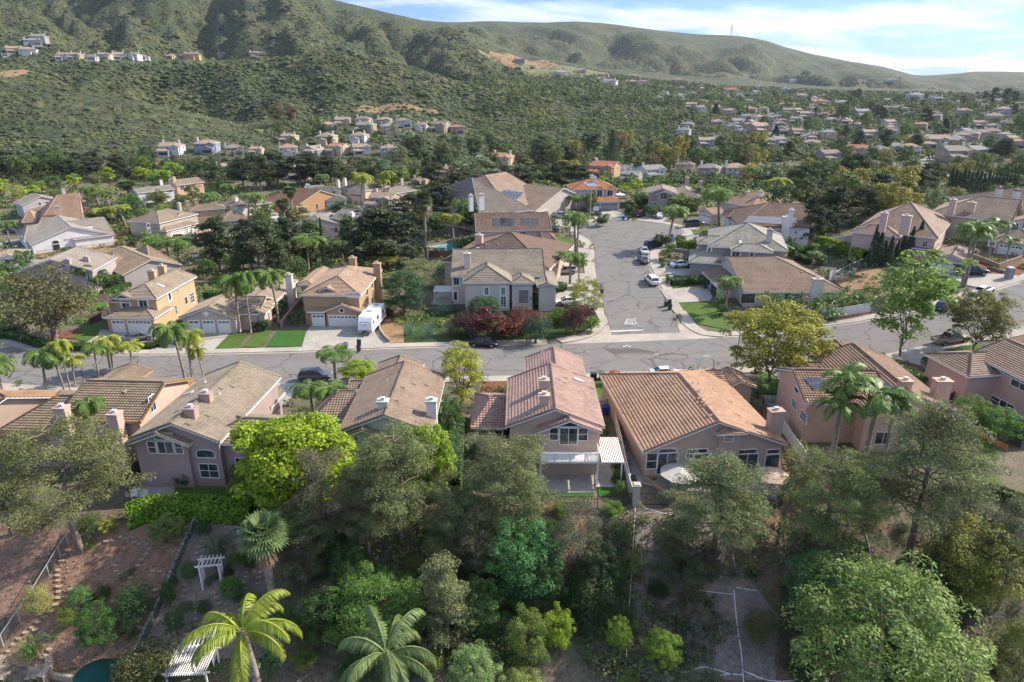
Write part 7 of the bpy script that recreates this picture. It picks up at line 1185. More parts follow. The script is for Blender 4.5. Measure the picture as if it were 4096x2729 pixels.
hedge('e',[(905,480),(1030,440),(1150,400)],1.4,1.4,HD,'hedge behind the orange tan house');hedge('a',[(905,700),(1125,690)],1.3,1.4,(.12,.20,.03),'bright hedge behind the fenced yard');hedge('g',[(490,415),(590,430)],1.3,1.4,HD,'hedge between the two corner driveways');hedge('c',[(480,945),(755,960)],.8,1.0,HD,'hedge on the left of the side road');hedge('j',[(1870,700),(1850,900),(1835,1100),(1820,1233)],2.6,1.6,(.08,.13,.05),'tall vine covered hedge left of the turf strip');hedge('s',[(1400,200),(1560,195),(1700,215),(1965,310)],.9,1.4,(.05,.09,.02),'dark hedge outside the bright lawn fence',top=False);hedge('b',[(1490,1230),(1880,650)],.1,.1,HD,'x')if False else None
hedge('d',[(250,835),(330,860),(420,900)],1.2,1.6,HD,'dark rounded hedge in the terraced garden');hedge('e',[(1850,480),(1960,490)],2.2,2.0,(.07,.13,.02),'squared hedge right of the orange tan house');hedge('d',[(280,900),(440,985)],1.1,1.4,HD,'dark clipped hedge below the stone terrace')
# ---- stone pillar
p=at(Z('r',697,300));t=tag(empty('stone_pillar',p),'pale square stone pillar at the head of the boundary fence','pillar');mb=MB();mb.box(-.32,.32,-.32,.32,-1.2,2.3);mb.build('shaft',mat('pale_stone',(.52,.46,.37),.9,noise=[(3,(.42,.37,.30),.45,.6)]),t);mb=MB();mb.box(-.42,.42,-.42,.42,2.3,2.42);mb.box(-.3,.3,-.3,.3,2.42,2.5);mb.build('cap',mat('pillar_cap',(.42,.38,.30),.9),t)
# ---- pipes lying on the slope
def pipe(r,pts,label,rad=.045,lift=.06,name='irrigation_pipe'):
 P=ground_line(r,pts);W=smooth_line([(p[0],p[1])for p in P],6);mb=MB();mb.tube([(x,y,terrain(x,y)+lift)for x,y in W],rad,6);tag(mb.build(name,M_PIPE),label,'pipe','white pipes on the slope')
pipe('r',[(1392,660),(1405,720),(1420,785)],'white pipe beside the tall pine foot');pipe('r',[(1402,915),(1412,1050),(1432,1220),(1455,1380),(1470,1580)],'long straight white pipe down the slope',.06);pipe('r',[(945,1462),(1040,1502),(1190,1465),(1370,1510),(1465,1518)],'wavy white pipe right of the citrus tree');pipe('r',[(700,1522),(770,1480),(825,1455)],'white pipe left of the citrus tree');pipe('r',[(1180,1568),(1280,1530),(1370,1512)],'white pipe joining from the bottom edge');pipe('r',[(1470,1495),(1560,1525),(1640,1558),(1760,1570)],'white pipe running right from the long pipe')
pipe('r',[(1420,895),(1500,912),(1570,918)],'short white pipe at the slope centre');pipe('r',[(750,325),(860,358),(985,385)],'white pipe below the iron fence');pipe('r',[(760,855),(830,878)],'short pipe near the boundary fence',.035);pipe('r',[(1060,905),(1240,928),(1395,945)],'thin white cross pipe',.035);pipe('r',[(470,1395),(580,1408)],'small pipe on the dry grass',.04);pipe('s',[(0,1508),(90,1548),(220,1565),(430,1548)],'white pipe at the bottom right');pipe('s',[(1345,1010),(1375,1150),(1410,1250),(1435,1340)],'white pipe right of the huge tree');pipe('s',[(830,505),(850,580),(870,680)],'white pipe on the orange slope patch',.04);pipe('s',[(495,1535),(575,1525)],'pipe piece at the bottom edge',.04);pipe('s',[(1360,1080),(1420,1090),(1500,1098)],'short branching pipe on the right slope',.035);pipe('q',[(1240,1060),(1350,1072),(1490,1076)],'thin pipe in the central hollow',.035);pipe('s',[(258,1498),(330,1502),(380,1520)],'short curved pipe at the bottom',.04)
# ---- garden things
def arbor(r,x,y,w,h,d,label,rz=0,slats=6,lattice=True):
 p=at(Z(r,x,y));root=tag(empty('garden_arbor',p,rz),label,'arbor')
 for sx in (-1,1):
  for sy in (-1,1):b=MB();b.box(sx*w/2-.06,sx*w/2+.06,sy*d/2-.06,sy*d/2+.06,-.4,h);b.build('post',M_TRIM,root)
 b=MB();[b.box(-w/2-.35,w/2+.35,sy*d/2-.04,sy*d/2+.04,h,h+.14)for sy in (-1,1)];[b.box(-w/2+(w*i/(slats-1))-.03,-w/2+(w*i/(slats-1))+.03,-d/2-.35,d/2+.35,h+.142,h+.24)for i in range(slats)];b.build('slatted_top',M_TRIM,root)
 if lattice:
  for sx in (-1,1):
   b=MB();[b.box(sx*w/2-.015,sx*w/2+.015,-d/2+d*(i+.5)/5-.02,-d/2+d*(i+.5)/5+.02,.1,h*.9)for i in range(5)];[b.box(sx*w/2-.014,sx*w/2+.014,-d/2,d/2,.2+i*.3-.02,.2+i*.3+.02)for i in range(int(h/.33))];b.build('lattice',M_TRIM,root)
arbor('p',1525,860,1.7,2.3,1.0,'white slatted arbor among the stepping stones',.15);arbor('p',1470,1420,1.6,2.2,1.0,'white lattice arbor left of the yellow palm',.1);arbor('p',1400,1568,3.2,2.3,2.6,'white pergola roof at the bottom edge',.05,18,False);arbor('b',1680,960,4.2,2.6,3,'brown pergola behind the grey white corner house',0,12,False)
p=at(Z('k',1838,320));t=tag(empty('garden_arch',p),'white arched garden trellis beyond the broad tan roof','arch');mb=MB()
for yy in (-.3,.3):mb.tube([(-1.15,yy,0),(-1.15,yy,1.5)]+[(-1.15*math.cos(a),yy,1.5+1.15*math.sin(a))for a in [math.pi*k/10 for k in range(1,10)]]+[(1.15,yy,1.5),(1.15,yy,0)],.06,6)
for k in range(11):a=math.pi*k/10;mb.tube([(-1.15*math.cos(a),-.3,1.5+1.15*math.sin(a)),(-1.15*math.cos(a),.3,1.5+1.15*math.sin(a))],.035,5)
mb.build('trellis',M_TRIM,t)
def umbrella(r,x,y,rad,h,col,label,tiers=1,rz=0.2):
 p=at(Z(r,x,y),h)-Vector((0,0,h));root=tag(empty('patio_umbrella',p,rz),label,'umbrella');b=MB();b.tube([(0,0,0),(0,0,h)],.03,6);b.build('pole',M_DARKM,root);c=MB();cm=mat('umbrella_cloth',col,.85,noise=[(2,tuple(v*.85 for v in col),.45,.6)])
 for k in range(tiers):
  r0,r1,z0,z1=rad*(1-.3*k),rad*(.62-.3*k)if k<tiers-1 else .02,h-.55+k*.24,h-.25+k*.24 if k<tiers-1 else h+.1
  for i in range(8):a,b_=i*math.pi/4,(i+1)*math.pi/4;m=(a+b_)/2;c.face([(r0*math.cos(a),r0*math.sin(a),z0),(r0*.96*math.cos(m),r0*.96*math.sin(m),z0+.05),(r0*math.cos(b_),r0*math.sin(b_),z0),(r1*math.cos(b_),r1*math.sin(b_),z1),(r1*math.cos(a),r1*math.sin(a),z1)])
 c.build('canopy',cm,root)
umbrella('r',1685,60,1.75,2.6,(.52,.38,.27),'beige three tiered patio umbrella',3);umbrella('r',1020,45,2.1,2.5,(.50,.47,.43),'pale cantilever umbrella behind the yellow panel');umbrella('p',670,1475,1.7,2.4,(.004,.06,.05),'dark green umbrella at the bottom left corner');umbrella('f',1815,180,1.5,2.5,(.25,.45,.55),'light blue umbrella behind the corner house');umbrella('a',1345,455,1.8,2.6,(.55,.47,.33),'cream umbrella before the blue white house');umbrella('c',1075,385,1.8,2.6,(.6,.6,.62),'white umbrella right of the orange tile house')
p=at(Z('p',557,930));t=tag(empty('stone_bench',p,.05),'small pale stone bench on the red soil','bench');mb=MB();mb.box(-.75,.75,-.2,.2,.38,.48);mb.build('seat',M_STONE,t);[(lambda b:(b.box(s*.5-.1,s*.5+.1,-.16,.16,-.1,.38),b.build('leg',M_STONE,t)))(MB())for s in (-1,1)]
def chair(r,x,y,m,label,rz):
 p=at(Z(r,x,y));root=tag(empty('garden_chair',p+Vector((0,0,.1)),rz),label,'chair','garden chairs');b=MB();b.box(-.28,.28,-.28,.28,.38,.45);b.build('seat',m,root);b=MB();b.box(-.28,.28,.24,.3,.45,.95);b.build('backrest',m,root);b=MB();[b.box(s*.3-.03,s*.3+.03,-.25,.28,.6,.66)for s in (-1,1)];b.build('armrests',m,root)
 for sx in (-1,1):
  for sy in (-1,1):b=MB();b.box(sx*.25-.025,sx*.25+.025,sy*.25-.025,sy*.25+.025,0,.38);b.build('leg',m,root)
WK=mat('dark_wicker',(.035,.028,.024),.8)
chair('p',930,215,WK,'dark wicker chair nearest the pine on the patio',.8);chair('p',965,185,WK,'dark wicker chair farther on the patio',-.6);chair('p',895,180,WK,'dark wicker chair beside the fence',2.2);chair('p',965,262,M_TRIM,'white chair behind the bright hedge, left of two',.3);chair('p',1035,268,M_TRIM,'white chair behind the bright hedge, right of two',-.3);chair('p',678,520,mat('grey_fabric',(.25,.24,.23),.8),'grey chair beside the pine trunk',.2);chair('p',712,520,mat('grey_fabric2',(.25,.24,.23),.8),'grey chair right of its twin by the trunk',-.1);chair('c',757,865,M_DARKM,'dark chair on the pavement of the bulb',1.2);chair('f',1715,545,M_TRIM,'white chair under the awning',.4);chair('p',1700,535,mat('green_lounge',(.22,.30,.30),.8),'pale green lounge chair in the upper garden',1.5)
sm=MB();ring=[(.26*math.cos(a)*(1+.18*math.sin(3*a)),.18*math.sin(a),.05)for a in [math.pi*2*k/10 for k in range(10)]];sm.face(ring);[sm.face([ring[k],ring[(k+1)%10],(ring[(k+1)%10][0],ring[(k+1)%10][1],-.05),(ring[k][0],ring[k][1],-.05)])for k in range(10)];stone0=None
spots=[(20,1405),(55,1355),(92,1308),(132,1265),(180,1222),(228,1185),(272,1145),(318,1110),(360,1068),(398,1020),(418,972),(460,960),(420,930),(420,890),(412,850),(410,812),(412,775),(440,705),(460,665),(480,630),(540,640),(300,1400),(350,1340),(360,1245),(318,1232),(402,1250),(255,1200),(760,570),(805,565),(855,538),(900,545),(950,540),(958,575),(998,588),(1050,585),(1078,548),(1072,620),(1040,660),(1012,700),(985,742),(1030,738),(912,775),(958,792),(932,830),(910,880),(860,798),(828,785),(825,742),(1090,782),(1140,785),(1100,580),(1145,582),(1168,610),(1205,635),(1248,635),(1038,868),(1105,915),(752,1008),(810,995),(848,1130),(818,1170),(900,1130),(975,1150),(1000,1185),(848,1095),(1525,430),(1562,430),(1605,435),(1470,525),(1605,510),(1440,570),(1420,610),(1405,655),(1440,680),(1610,475),(1720,435),(1705,465),(1320,878),(1325,920),(1300,965),(1285,1060),(1395,1080),(1400,1035),(1398,1125),(1408,1165),(1355,1188),(1330,1235),(1225,1200),(1210,1248),(1240,1160),(1450,1195),(1512,1182),(1560,1185),(1612,1198),(1565,1010),(1612,1015),(1622,1058),(1640,1095),(1520,938),(1545,970),(1420,990),(1480,1000),(1776,720),(1778,755),(1765,788),(1758,825),(1742,865),(1748,905),(1775,930),(1762,990),(1745,1035),(1850,830),(1835,872),(1862,790),(1800,680),(1810,640),(1970,932),(1978,970),(1975,1010),(1982,1050),(1978,1095),(1965,1135),(1735,700),(1820,730),(1655,715),(1250,1300),(1320,1275)]
for i,(x,y)in enumerate(spots):
 p=at(Z('p',x,y));s=random.uniform(.8,1.25)
 if stone0 is None:stone0=sm.build('stepping_stone',M_STONE);o=stone0
 else:o=stone0.copy();COL.objects.link(o)
 o.location=p+Vector((0,0,.10));o.rotation_euler=(0,0,random.uniform(-.5,.5));o.scale=(s,s,1)
 tag(o,'flat buff stepping stone set in the soil of the left garden' if x<1180 and i<65 else 'flat buff stepping stone in the garden right of the ivy speckled wall','stepping stone','stepping stones left of the wall' if x<1180 and i<65 else 'stepping stones right of the wall')
p=at(Z('p',110,1560));t=tag(empty('stone_terrace',p),'curved stone seating terrace at the bottom left corner','terrace')
for r0,r1,z1 in ((.9,1.5,.35),(1.52,2.3,.65),(2.32,2.9,1.0)):
 mb=MB();A=[math.pi*k/16 for k in range(-1,18)];mb.grid([[(r0*math.cos(a),r0*math.sin(a),-.6),(r0*math.cos(a),r0*math.sin(a),z1),(r1*math.cos(a),r1*math.sin(a),z1),(r1*math.cos(a),r1*math.sin(a),-.6)]for a in A],0,smooth=False);mb.build('step',M_STONE,t)
 # ---- street things
def lamp(r,x,yb,h,arm,label,rz=0,bz=None):
 p=at(Z(r,x,yb));root=tag(empty('street_lamp',p,rz),label,'street lamp');b=MB();b.tube([(0,0,0),(0,0,h)],[.11,.07],8);b.tube([(0,0,h),(arm*.5,0,h+.35),(arm,0,h+.4)],.05,6);b.build('pole',mat('lamp_pole',(.42,.42,.42),.5),root);b=MB();b.box(arm-.1,arm+.55,-.14,.14,h+.34,h+.46);b.build('lamp_head',mat('lamp_head',(.5,.5,.5),.4),root)
lamp('c',808,612,8.5,2.0,'grey street lamp before the orange tile house');lamp('g',2112,1175,7.5,-.8,'street lamp inside the big street tree');lamp('e',-60,960,5.5,1.8,'street lamp reaching in at the left edge');lamp('a',262,975,6.5,-1,'street lamp at the left corner of the white house');lamp('a',2228,125,7.5,-2.4,'curved street lamp above the valley houses');lamp('n',858,985,8,-2,'far street lamp between the hillside houses')
p=at(Z('g',850,735));t=tag(empty('street_sign',p,R(-4)),'stop sign seen from behind under a blue street name blade','sign');b=MB();b.tube([(0,0,0),(0,0,3.1)],.03,6);b.build('pole',M_GALV,t);b=MB();o8=[(.38*math.cos(R(22.5+45*k)),0,2.15+.38*math.sin(R(22.5+45*k)))for k in range(8)];b.face([(x,-.035,z)for x,y,z in o8]);b.face([(x,-.05,z)for x,y,z in reversed(o8)]);b.build('stop_plate',mat('sign_back',(.40,.34,.32),.5,metal=.2),t)
b=MB();b.face([(x*.98,-.02,z)for x,y,z in reversed(o8)]);b.build('stop_face',mat('stop_red',(.45,.02,.02),.4),t)
b=MB();b.box(-.46,.46,-.02,.02,2.78,3.0);nb=b.build('name_blade',mat('sign_blue',(.02,.08,.42),.4),t);tx=bpy.data.curves.new('lettering','FONT');tx.body='Riverside Dr';tx.size=.14;tx.align_x='CENTER';tx.extrude=.002;to=bpy.data.objects.new('tmp',tx);COL.objects.link(to);me=bpy.data.meshes.new_from_object(to.evaluated_get(bpy.context.evaluated_depsgraph_get()));bpy.data.objects.remove(to);me.materials.clear();me.materials.append(M_TRIM);lo=mesh_obj('lettering',me,nb);lo.location=(0,-.025,2.84);lo.rotation_euler=(R(90),0,0)
p=at(Z('c',845,645));t=tag(empty('basketball_hoop',p),'portable basketball hoop at the kerb of the bulb','basketball hoop');b=MB();b.tube([(0,0,0),(0,0,2.7),(.1,.6,3.1)],.06,6);b.build('pole',M_DARKM,t);b=MB();b.box(-.3,1.2,.6,.65,2.9,4.0);b.build('backboard',M_TRIM,t);b=MB();b.tube([(.45+.23*math.cos(a),.95-.35+.23*math.sin(a)-.25,3.05)for a in [math.pi*2*k/12 for k in range(13)]],.02,5);b.build('hoop',mat('hoop_orange',(.5,.1,.02),.5),t);b=MB();b.box(-.3,.3,-.3,.5,0,.2);b.build('base',M_DARKM,t)
p=at(Z('g',1530,412));t=tag(empty('mailbox',p),'pale grey cluster mailbox on a pedestal by the pavement','mailbox');b=MB();b.box(-.36,.36,-.24,.24,.75,1.55);b.box(-.39,.39,-.27,.27,1.551,1.6);b.build('box',mat('mailbox_grey',(.42,.41,.39),.5),t);b=MB();b.box(-.1,.1,-.1,.1,0,.75);b.build('post',M_GALV,t)
p=at(Z('h',2212,372));t=tag(empty('portable_toilet',p,R(-12)),'grey portable toilet beside the right driveway','portable toilet');b=MB();b.box(-.55,.55,-.55,.55,0,2.05);b.build('cabin',mat('toilet_grey',(.17,.19,.22),.5),t);b=MB();b.grid([[(-.58,y,2.05),(-.5,y,2.2),(0,y,2.3),(.5,y,2.2),(.58,y,2.05)]for y in (-.58,.58)]);b.face([(-.58,-.58,2.05),(-.5,-.58,2.2),(0,-.58,2.3),(.5,-.58,2.2),(.58,-.58,2.05)]);b.build('roof',mat('toilet_roof',(.55,.56,.58),.5),t);b=MB();b.box(-.38,.38,-.57,-.551,.1,1.9);b.build('door',mat('toilet_door',(.22,.24,.27),.5),t)
for i,(x,y)in enumerate([(828,312),(797,340),(770,342),(718,362),(698,383),(670,386)]):
 p=at(Z('h',x,y));root=tag(empty('planter_pot',p),'white planter pot on the bare earth, '+['uppermost of six','second from the top','third from the top','fourth from the top','fifth from the top','lowest of six'][i],'pot','white planter pots');b=MB();rw=[[(r_*math.cos(a),r_*math.sin(a),z)for a in [math.pi*2*k/12 for k in range(12)]]for r_,z in ((.28,0),(.42,.7),(.48,.72),(.48,.8))];b.grid(rw,0,close=True);b.build('pot',M_VINYL,root);b=MB();b.face([(.42*math.cos(a),.42*math.sin(a),.7)for a in [math.pi*2*k/12 for k in range(12)]]);b.build('soil',M_MULCH,root)
for x,y,lb in ((838,372,'green utility cabinet by the kerb, left of two'),(915,380,'green utility cabinet by the kerb, right of two')):
 p=at(Z('k',x,y));root=tag(empty('utility_cabinet',p+Vector((0,0,.1))),lb,'utility box','utility cabinets');b=MB();b.box(-.45,.45,-.35,.35,0,.8);b.build('cabinet',GRN,root);b=MB();b.box(-.48,.48,-.38,.38,.801,.86);b.build('lid',GRN,root)
p=at(Z('k',1166,880));t=tag(empty('air_conditioner',p),'grey air conditioner unit in the narrow side yard','air conditioner');b=MB();b.box(-.45,.45,-.45,.45,.05,1.0);b.build('cabinet',mat('ac_grey',(.10,.10,.10),.6),t);b=MB();b.tube([(0,0,1.0),(0,0,1.03)],.36,16);b.build('fan',M_DARKM,t)
p=at(Z('r',892,110));t=tag(empty('yellow_kneeboard',p,.3),'bright yellow board leaning at the patio corner','board');b=MB();b.tube([(0,0,.7),(0,.06,.7)],.42,6);b.build('board',mat('yellow_board',(.65,.33,.02),.5),t)
for r,x,y,rad,lb,cat in (('g',1402,1052,.42,'manhole cover at the centre of the main road','manhole cover'),('g',1372,1018,.16,'small valve cover above the manhole','valve cover'),('g',1750,1040,.16,'small valve cover right of the manhole','valve cover'),('i',1550,365,.42,'manhole cover beside the tall palms','manhole cover'),('i',1290,205,.30,'pale manhole cover at the far left of the road','manhole cover'),('g',1112,980,.17,'white valve cover, left of three','valve cover'),('g',1137,971,.17,'white valve cover, middle of three','valve cover'),('g',1163,979,.17,'white valve cover, right of three','valve cover'),('g',908,236,.17,'pale valve cover on the side road','valve cover')):
 p=at(Z(r,x,y));b=MB();b.tube([(0,0,.03),(0,0,.045)],rad,18);o=tag(b.build(cat.replace(' ','_'),M_TRIM if 'white' in lb else mat('cover_iron',(.25,.21,.18),.7)),lb,cat);o.location=p
sp=sheet('pool_water',[G('b',[(1640,880),(1760,830),(1850,870),(1850,905),(1700,910)])],.12,mat('pool_water',(.08,.33,.38),.08,spec=.8));tag(sp,kind='structure')
# ---- utility poles with wires
def upole(x0,y0,x1,y1,label):
 b=V((x1,y1));r_=ray(x0*1.7406,y0*1.7406);h=CAM_H+r_[2]*b[1]/r_[1]-b[2];root=tag(empty('utility_pole',b),label,'utility pole','utility poles');m=MB();m.tube([(0,0,0),(0,0,h)],[.22,.14],7);m.build('pole',mat('pole_wood',(.12,.06,.04),.9),root)
 m=MB();m.box(-1.3,1.3,-.06,.06,h-.9,h-.75);m.build('crossarm',M_WOOD,root)
 return [b+Vector((s*1.2,0,h-.7))for s in (-1,0,1)],root
tops=[upole(*a)for a in ((157,275,172,357,'tall brown utility pole at the left below the hills'),(425,301,433,373,'tall brown utility pole before the pale row houses'),(888,326,889,364,'thin utility pole right of the hillside houses'),(1244,311,1244,366,'dark utility pole beside the footpath'),(1687,300,1686,330,'utility pole before the right hand wood'),(1874,288,1872,322,'utility pole left of the slanted one'),(2012,281,2008,332,'slanted utility pole at the right'))]
for i in range(len(tops)-1):
 m=MB()
 for a,b in zip(tops[i][0],tops[i+1][0]):L=(b-a).length;m.tube([a.lerp(b,k/16)-Vector((0,0,4*(k/16)*(1-k/16)*L*.02))for k in range(17)],.035,4,cap=False)
 tag(m.build('power_line',M_DARKM),'sagging power wires, span %s from the left'%['first','second','third','fourth','fifth','sixth'][i],'power line','power lines')
 # ---- towers on the ridge
def tower(px,yt,yb,w,label,name='radio_tower'):
 b=None
 for yy in range(int(yb),int(yb)+14):
  b=V((px,yy));
  if b[1]<6000:break
 r_=ray(px*1.7406,yt*1.7406);h=CAM_H+r_[2]*b[1]/r_[1]-b[2];root=tag(empty(name,b),label,'radio tower');m=MB();n=9
 for sx,sy in ((-1,-1),(1,-1),(1,1),(-1,1)):m.tube([(sx*w,sy*w,-3),(sx*w*.35,sy*w*.35,h*.78)],w*.09,4)
 for k in range(n):z=h*.76*k/n;q=w*(1-.62*k/n);z2=h*.76*(k+1)/n;q2=w*(1-.62*(k+1)/n);[m.tube([(sx*q,-q,z),(-sx*q2,-q2,z2)],w*.06,4)for sx in (-1,1)]
 m.tube([(0,0,h*.74),(0,0,h)],w*.12,5);m.build('lattice',mat('tower_steel',(.30,.29,.30),.5),root);m=MB();[m.box(-q,q,-q,q,h*z,h*z+w*.25)for z,q in ((.3,w*1.25),(.45,w*1.2),(.58,w*1.15),(.70,w))];m.build('platforms',mat('tower_steel2',(.33,.32,.32),.5),root)
tower(1680,50,79,4.2,'lattice radio tower on the far ridge');tower(1693,71,81,1.6,'small mast right of the radio tower');tower(2217,154,168,1.2,'thin mast on the farthest right ridge');tower(1699,74,82,.9,'shorter mast beside the small mast')
# ------------------------------------------------ where nothing may grow
KEEP=[]
for H in HOUSES:
 for wg in H.wings:c_=H.Wd(((wg['x0']+wg['x1'])/2,(wg['y0']+wg['y1'])/2,0));KEEP.append((c_[0],c_[1],max(wg['x1']-wg['x0'],wg['y1']-wg['y0'])*.5+.3,H,wg))
KX=np.array([k[:3]for k in KEEP])
PAVED=[asph,side_L+list(reversed(side_R))]+pav+[G(r_,p)for r_,p in drv+pat+strts+lawns+turf]
PBOX=[(min(p[0]for p in q),max(p[0]for p in q),min(p[1]for p in q),max(p[1]for p in q))for q in PAVED]
def inside(x,y,poly):
 c=False;j=len(poly)-1
 for i in range(len(poly)):
  if (poly[i][1]>y)!=(poly[j][1]>y)and x<(poly[j][0]-poly[i][0])*(y-poly[i][1])/(poly[j][1]-poly[i][1])+poly[i][0]:c=not c
  j=i
 return c
def blocked(x,y,m=.6,paved=True):
 d=np.hypot(KX[:,0]-x,KX[:,1]-y)-KX[:,2]-3
 for i in np.nonzero(d<m)[0]:
  H,wg=KEEP[i][3:];p=H.L((x,y,0))
  if wg['x0']-m<p[0]<wg['x1']+m and wg['y0']-m<p[1]<wg['y1']+m:return True
 for a,b,r in FARH:
  if abs(a-x)<r+m and abs(b-y)<r+m:return True
 if paved:
  for b,q in zip(PBOX,PAVED):
   if b[0]-m<x<b[1]+m and b[2]-m<y<b[3]+m and inside(x,y,q):return True
 return False
FARH=[]
# ------------------------------------------------ distant houses: six patterns, then copies
M_FW=mat('far_stucco',obj_color=True,rough=.9);M_FR=mat('far_tiles',obj_color=True,rough=.85,noise=[(.8,.75,.45,.6)])
def far_proto(kind):
 H=House.__new__(House);H.g=0;H.o=Vector((0,0,0));H.yaw=0;H.c,H.s=1,0;H.root=empty('house',(0,0,0));H.wall,H.roof,H.trim=M_FW,M_FR,M_TRIM;H.wb,H.rb,H.tb=MB(),MB(),MB();H.wings=[];H.fine=-1
 two=kind<4;e=5.5 if two else 3.1;a=H.wm(-7,7,-5,6,e,'xyxxxy'[kind],('gg','hh','hh','gh','hh','gg')[kind],.38);b=H.wm(-7+kind%3*2.5,1+kind%3*2.5,-9,-3,2.9 if two else 3.0,'xyyxyx'[kind],'gh',.36);c=H.wm(1,6.5,-6.6,-2,e-.2,'y','gg',.4)if kind in (0,2,3)else a
 for k in (-4.5,-1.5,3.3):H.winm(a if k<0 else c,'f',k-.7,k+.7,e-2.1,e-.9)
 if kind!=1:H.winm(b,'f',b['x0']+1.2,b['x1']-1.2,.02,2.1,cols=1)
 H.winm(a,'f',2.5,4.4,.8,2.1);H.winm(a,'l',-1,.4,e-2.1,e-.9);H.winm(a,'r',1,2.4,e-2.1,e-.9)
 for x,y in ((-5.5,1),(4,2))[:1+kind%2]:m=MB();m.box(x-.6,x+.6,y-.4,y+.4,2,e+3.4);m.box(x-.75,x+.75,y-.55,y+.55,e+3.0,e+3.25);m.build('chimney',mat('far_chimney',(.62,.58,.53)),H.root)
 H.done();return H.root
FP=[far_proto(k)for k in range(6)];FUSED=[False]*6
WC=dict(w=((.62,.60,.57),'white'),c=((.56,.46,.33),'cream'),t=((.42,.33,.25),'tan'),b=((.27,.32,.40),'blue grey'),g=((.36,.34,.33),'grey'),p=((.52,.38,.32),'pinkish'),o=((.52,.33,.19),'orange'),l=((.48,.47,.48),'pale grey'))
RC=dict(t=((.38,.26,.19),'tan'),b=((.27,.19,.145),'brown'),g=((.27,.24,.22),'grey'),r=((.42,.15,.09),'red'),o=((.42,.23,.14),'orange'))
ROWS=[('pale row below the chaparral slope',[(390,357,48,'w','t'),(470,352,50,'b','t'),(533,357,40,'t','b'),(588,355,26,'c','t'),(658,358,42,'w','o'),(716,357,46,'b','t'),(777,355,42,'c','o'),(828,355,40,'w','t'),(892,358,40,'l','t'),(663,328,34,'c','t'),(748,332,42,'c','t')]),('stepped cluster above the pale row',[(752,301,34,'l','t'),(786,290,34,'t','t'),(833,288,34,'c','b'),(881,290,34,'t','t'),(926,292,34,'w','b'),(840,305,40,'t','g'),(892,307,38,'p','g'),(970,300,30,'w','t'),(1011,303,40,'t','b'),(1049,307,34,'t','r'),(823,328,38,'w','t'),(934,325,36,'w','g')]),('hilltop row on the mesa',[(144,138,28,'w','t'),(171,138,28,'t','t'),(203,138,30,'w','b'),(236,138,30,'c','t'),(270,137,30,'l','t'),(307,136,24,'w','g'),(328,136,22,'w','t'),(386,135,24,'c','t'),(436,135,36,'o','b'),(512,132,28,'g','g'),(587,131,38,'g','b'),(27,123,34,'o','o'),(58,125,36,'w','t'),(82,95,34,'g','g'),(68,104,38,'g','g'),(10,130,20,'w','g')]),('scattered hillside estates',[(1288,173,40,'w','w' if False else 't'),(1335,168,28,'g','g'),(1196,143,42,'g','b'),(1404,195,32,'w','g'),(1454,196,32,'w','t'),(1481,196,24,'c','b'),(1387,178,26,'p','o'),(1459,181,28,'p','o'),(1558,190,24,'g','r')]),('valley houses at the right',[(1684,215,36,'c','r'),(1740,219,18,'w','g'),(1747,206,18,'w','g'),(1733,176,18,'w','t'),(1826,188,20,'w','t'),(1808,209,18,'w','g'),(1846,229,26,'w','t'),(1884,245,46,'w','r'),(1942,242,38,'g','g'),(1983,190,24,'l','g'),(2051,186,22,'w','g'),(2110,229,34,'w','g'),(2159,232,36,'w','g'),(1983,271,34,'g','g'),(2072,255,28,'g','b'),(2219,267,30,'t','t'),(2290,281,34,'c','t'),(2311,264,30,'g','t'),(2120,298,28,'t','o'),(1915,281,26,'c','t'),(1946,285,30,'t','t')]),('dense tan valley cluster',[(1590,250,24,'t','t'),(1612,257,24,'w','t'),(1679,265,26,'p','t'),(1648,257,24,'t','t'),(1720,274,28,'w','g'),(1744,279,24,'w','t'),(1730,260,22,'t','t'),(1757,259,22,'w','b'),(1781,274,30,'g','g'),(1795,291,28,'t','b'),(1815,265,28,'g','b'),(1836,263,24,'t','t'),(1857,274,30,'t','t'),(1877,270,26,'t','b'),(1901,270,26,'c','t'),(1727,294,40,'t','o'),(1746,308,42,'t','t'),(1799,310,42,'g','b'),(1836,313,30,'t','t'),(1781,318,28,'g','g'),(1768,281,26,'g','g'),(1833,284,26,'t','g'),(1700,283,22,'t','t')]),('street cluster at the far right',[(1974,360,44,'p','r'),(2027,362,42,'w','g'),(2062,352,54,'g','g'),(2096,356,42,'w','t'),(2116,336,46,'t','g'),(2154,342,58,'c','t'),(2198,342,46,'t','g'),(2215,326,36,'t','t'),(2236,323,36,'g','t'),(2260,319,34,'t','t'),(2284,316,34,'t','t'),(2208,373,66,'t','b'),(2253,366,50,'g','g'),(2331,330,30,'t','t'),(2342,340,34,'t','o'),(2314,320,26,'l','t')]),('row behind the orange tile house',[(1392,408,60,'o','r'),(1445,402,44,'w','g'),(1500,412,52,'w','g'),(1452,420,44,'g','g'),(1577,397,44,'c','b'),(1634,408,50,'t','g'),(1694,408,52,'l','t'),(1740,395,34,'w','g')]),('roofs among the middle pines',[(964,424,28,'p','b'),(1035,404,34,'p','t'),(1113,420,40,'g','t'),(1150,424,40,'t','t'),(512,398,36,'w','t'),(1155,384,52,'c','o'),(1110,376,30,'w','g'),(1881,406,48,'w','g'),(1908,372,44,'g','b'),(1790,425,50,'g','g'),(690,413,44,'t','b'),(882,482,62,'t','t'),(455,560,48,'t','o'),(16,604,64,'w','t'),(720,452,40,'w','g'),(925,500,44,'c','b')])]
ALLFAR=[]
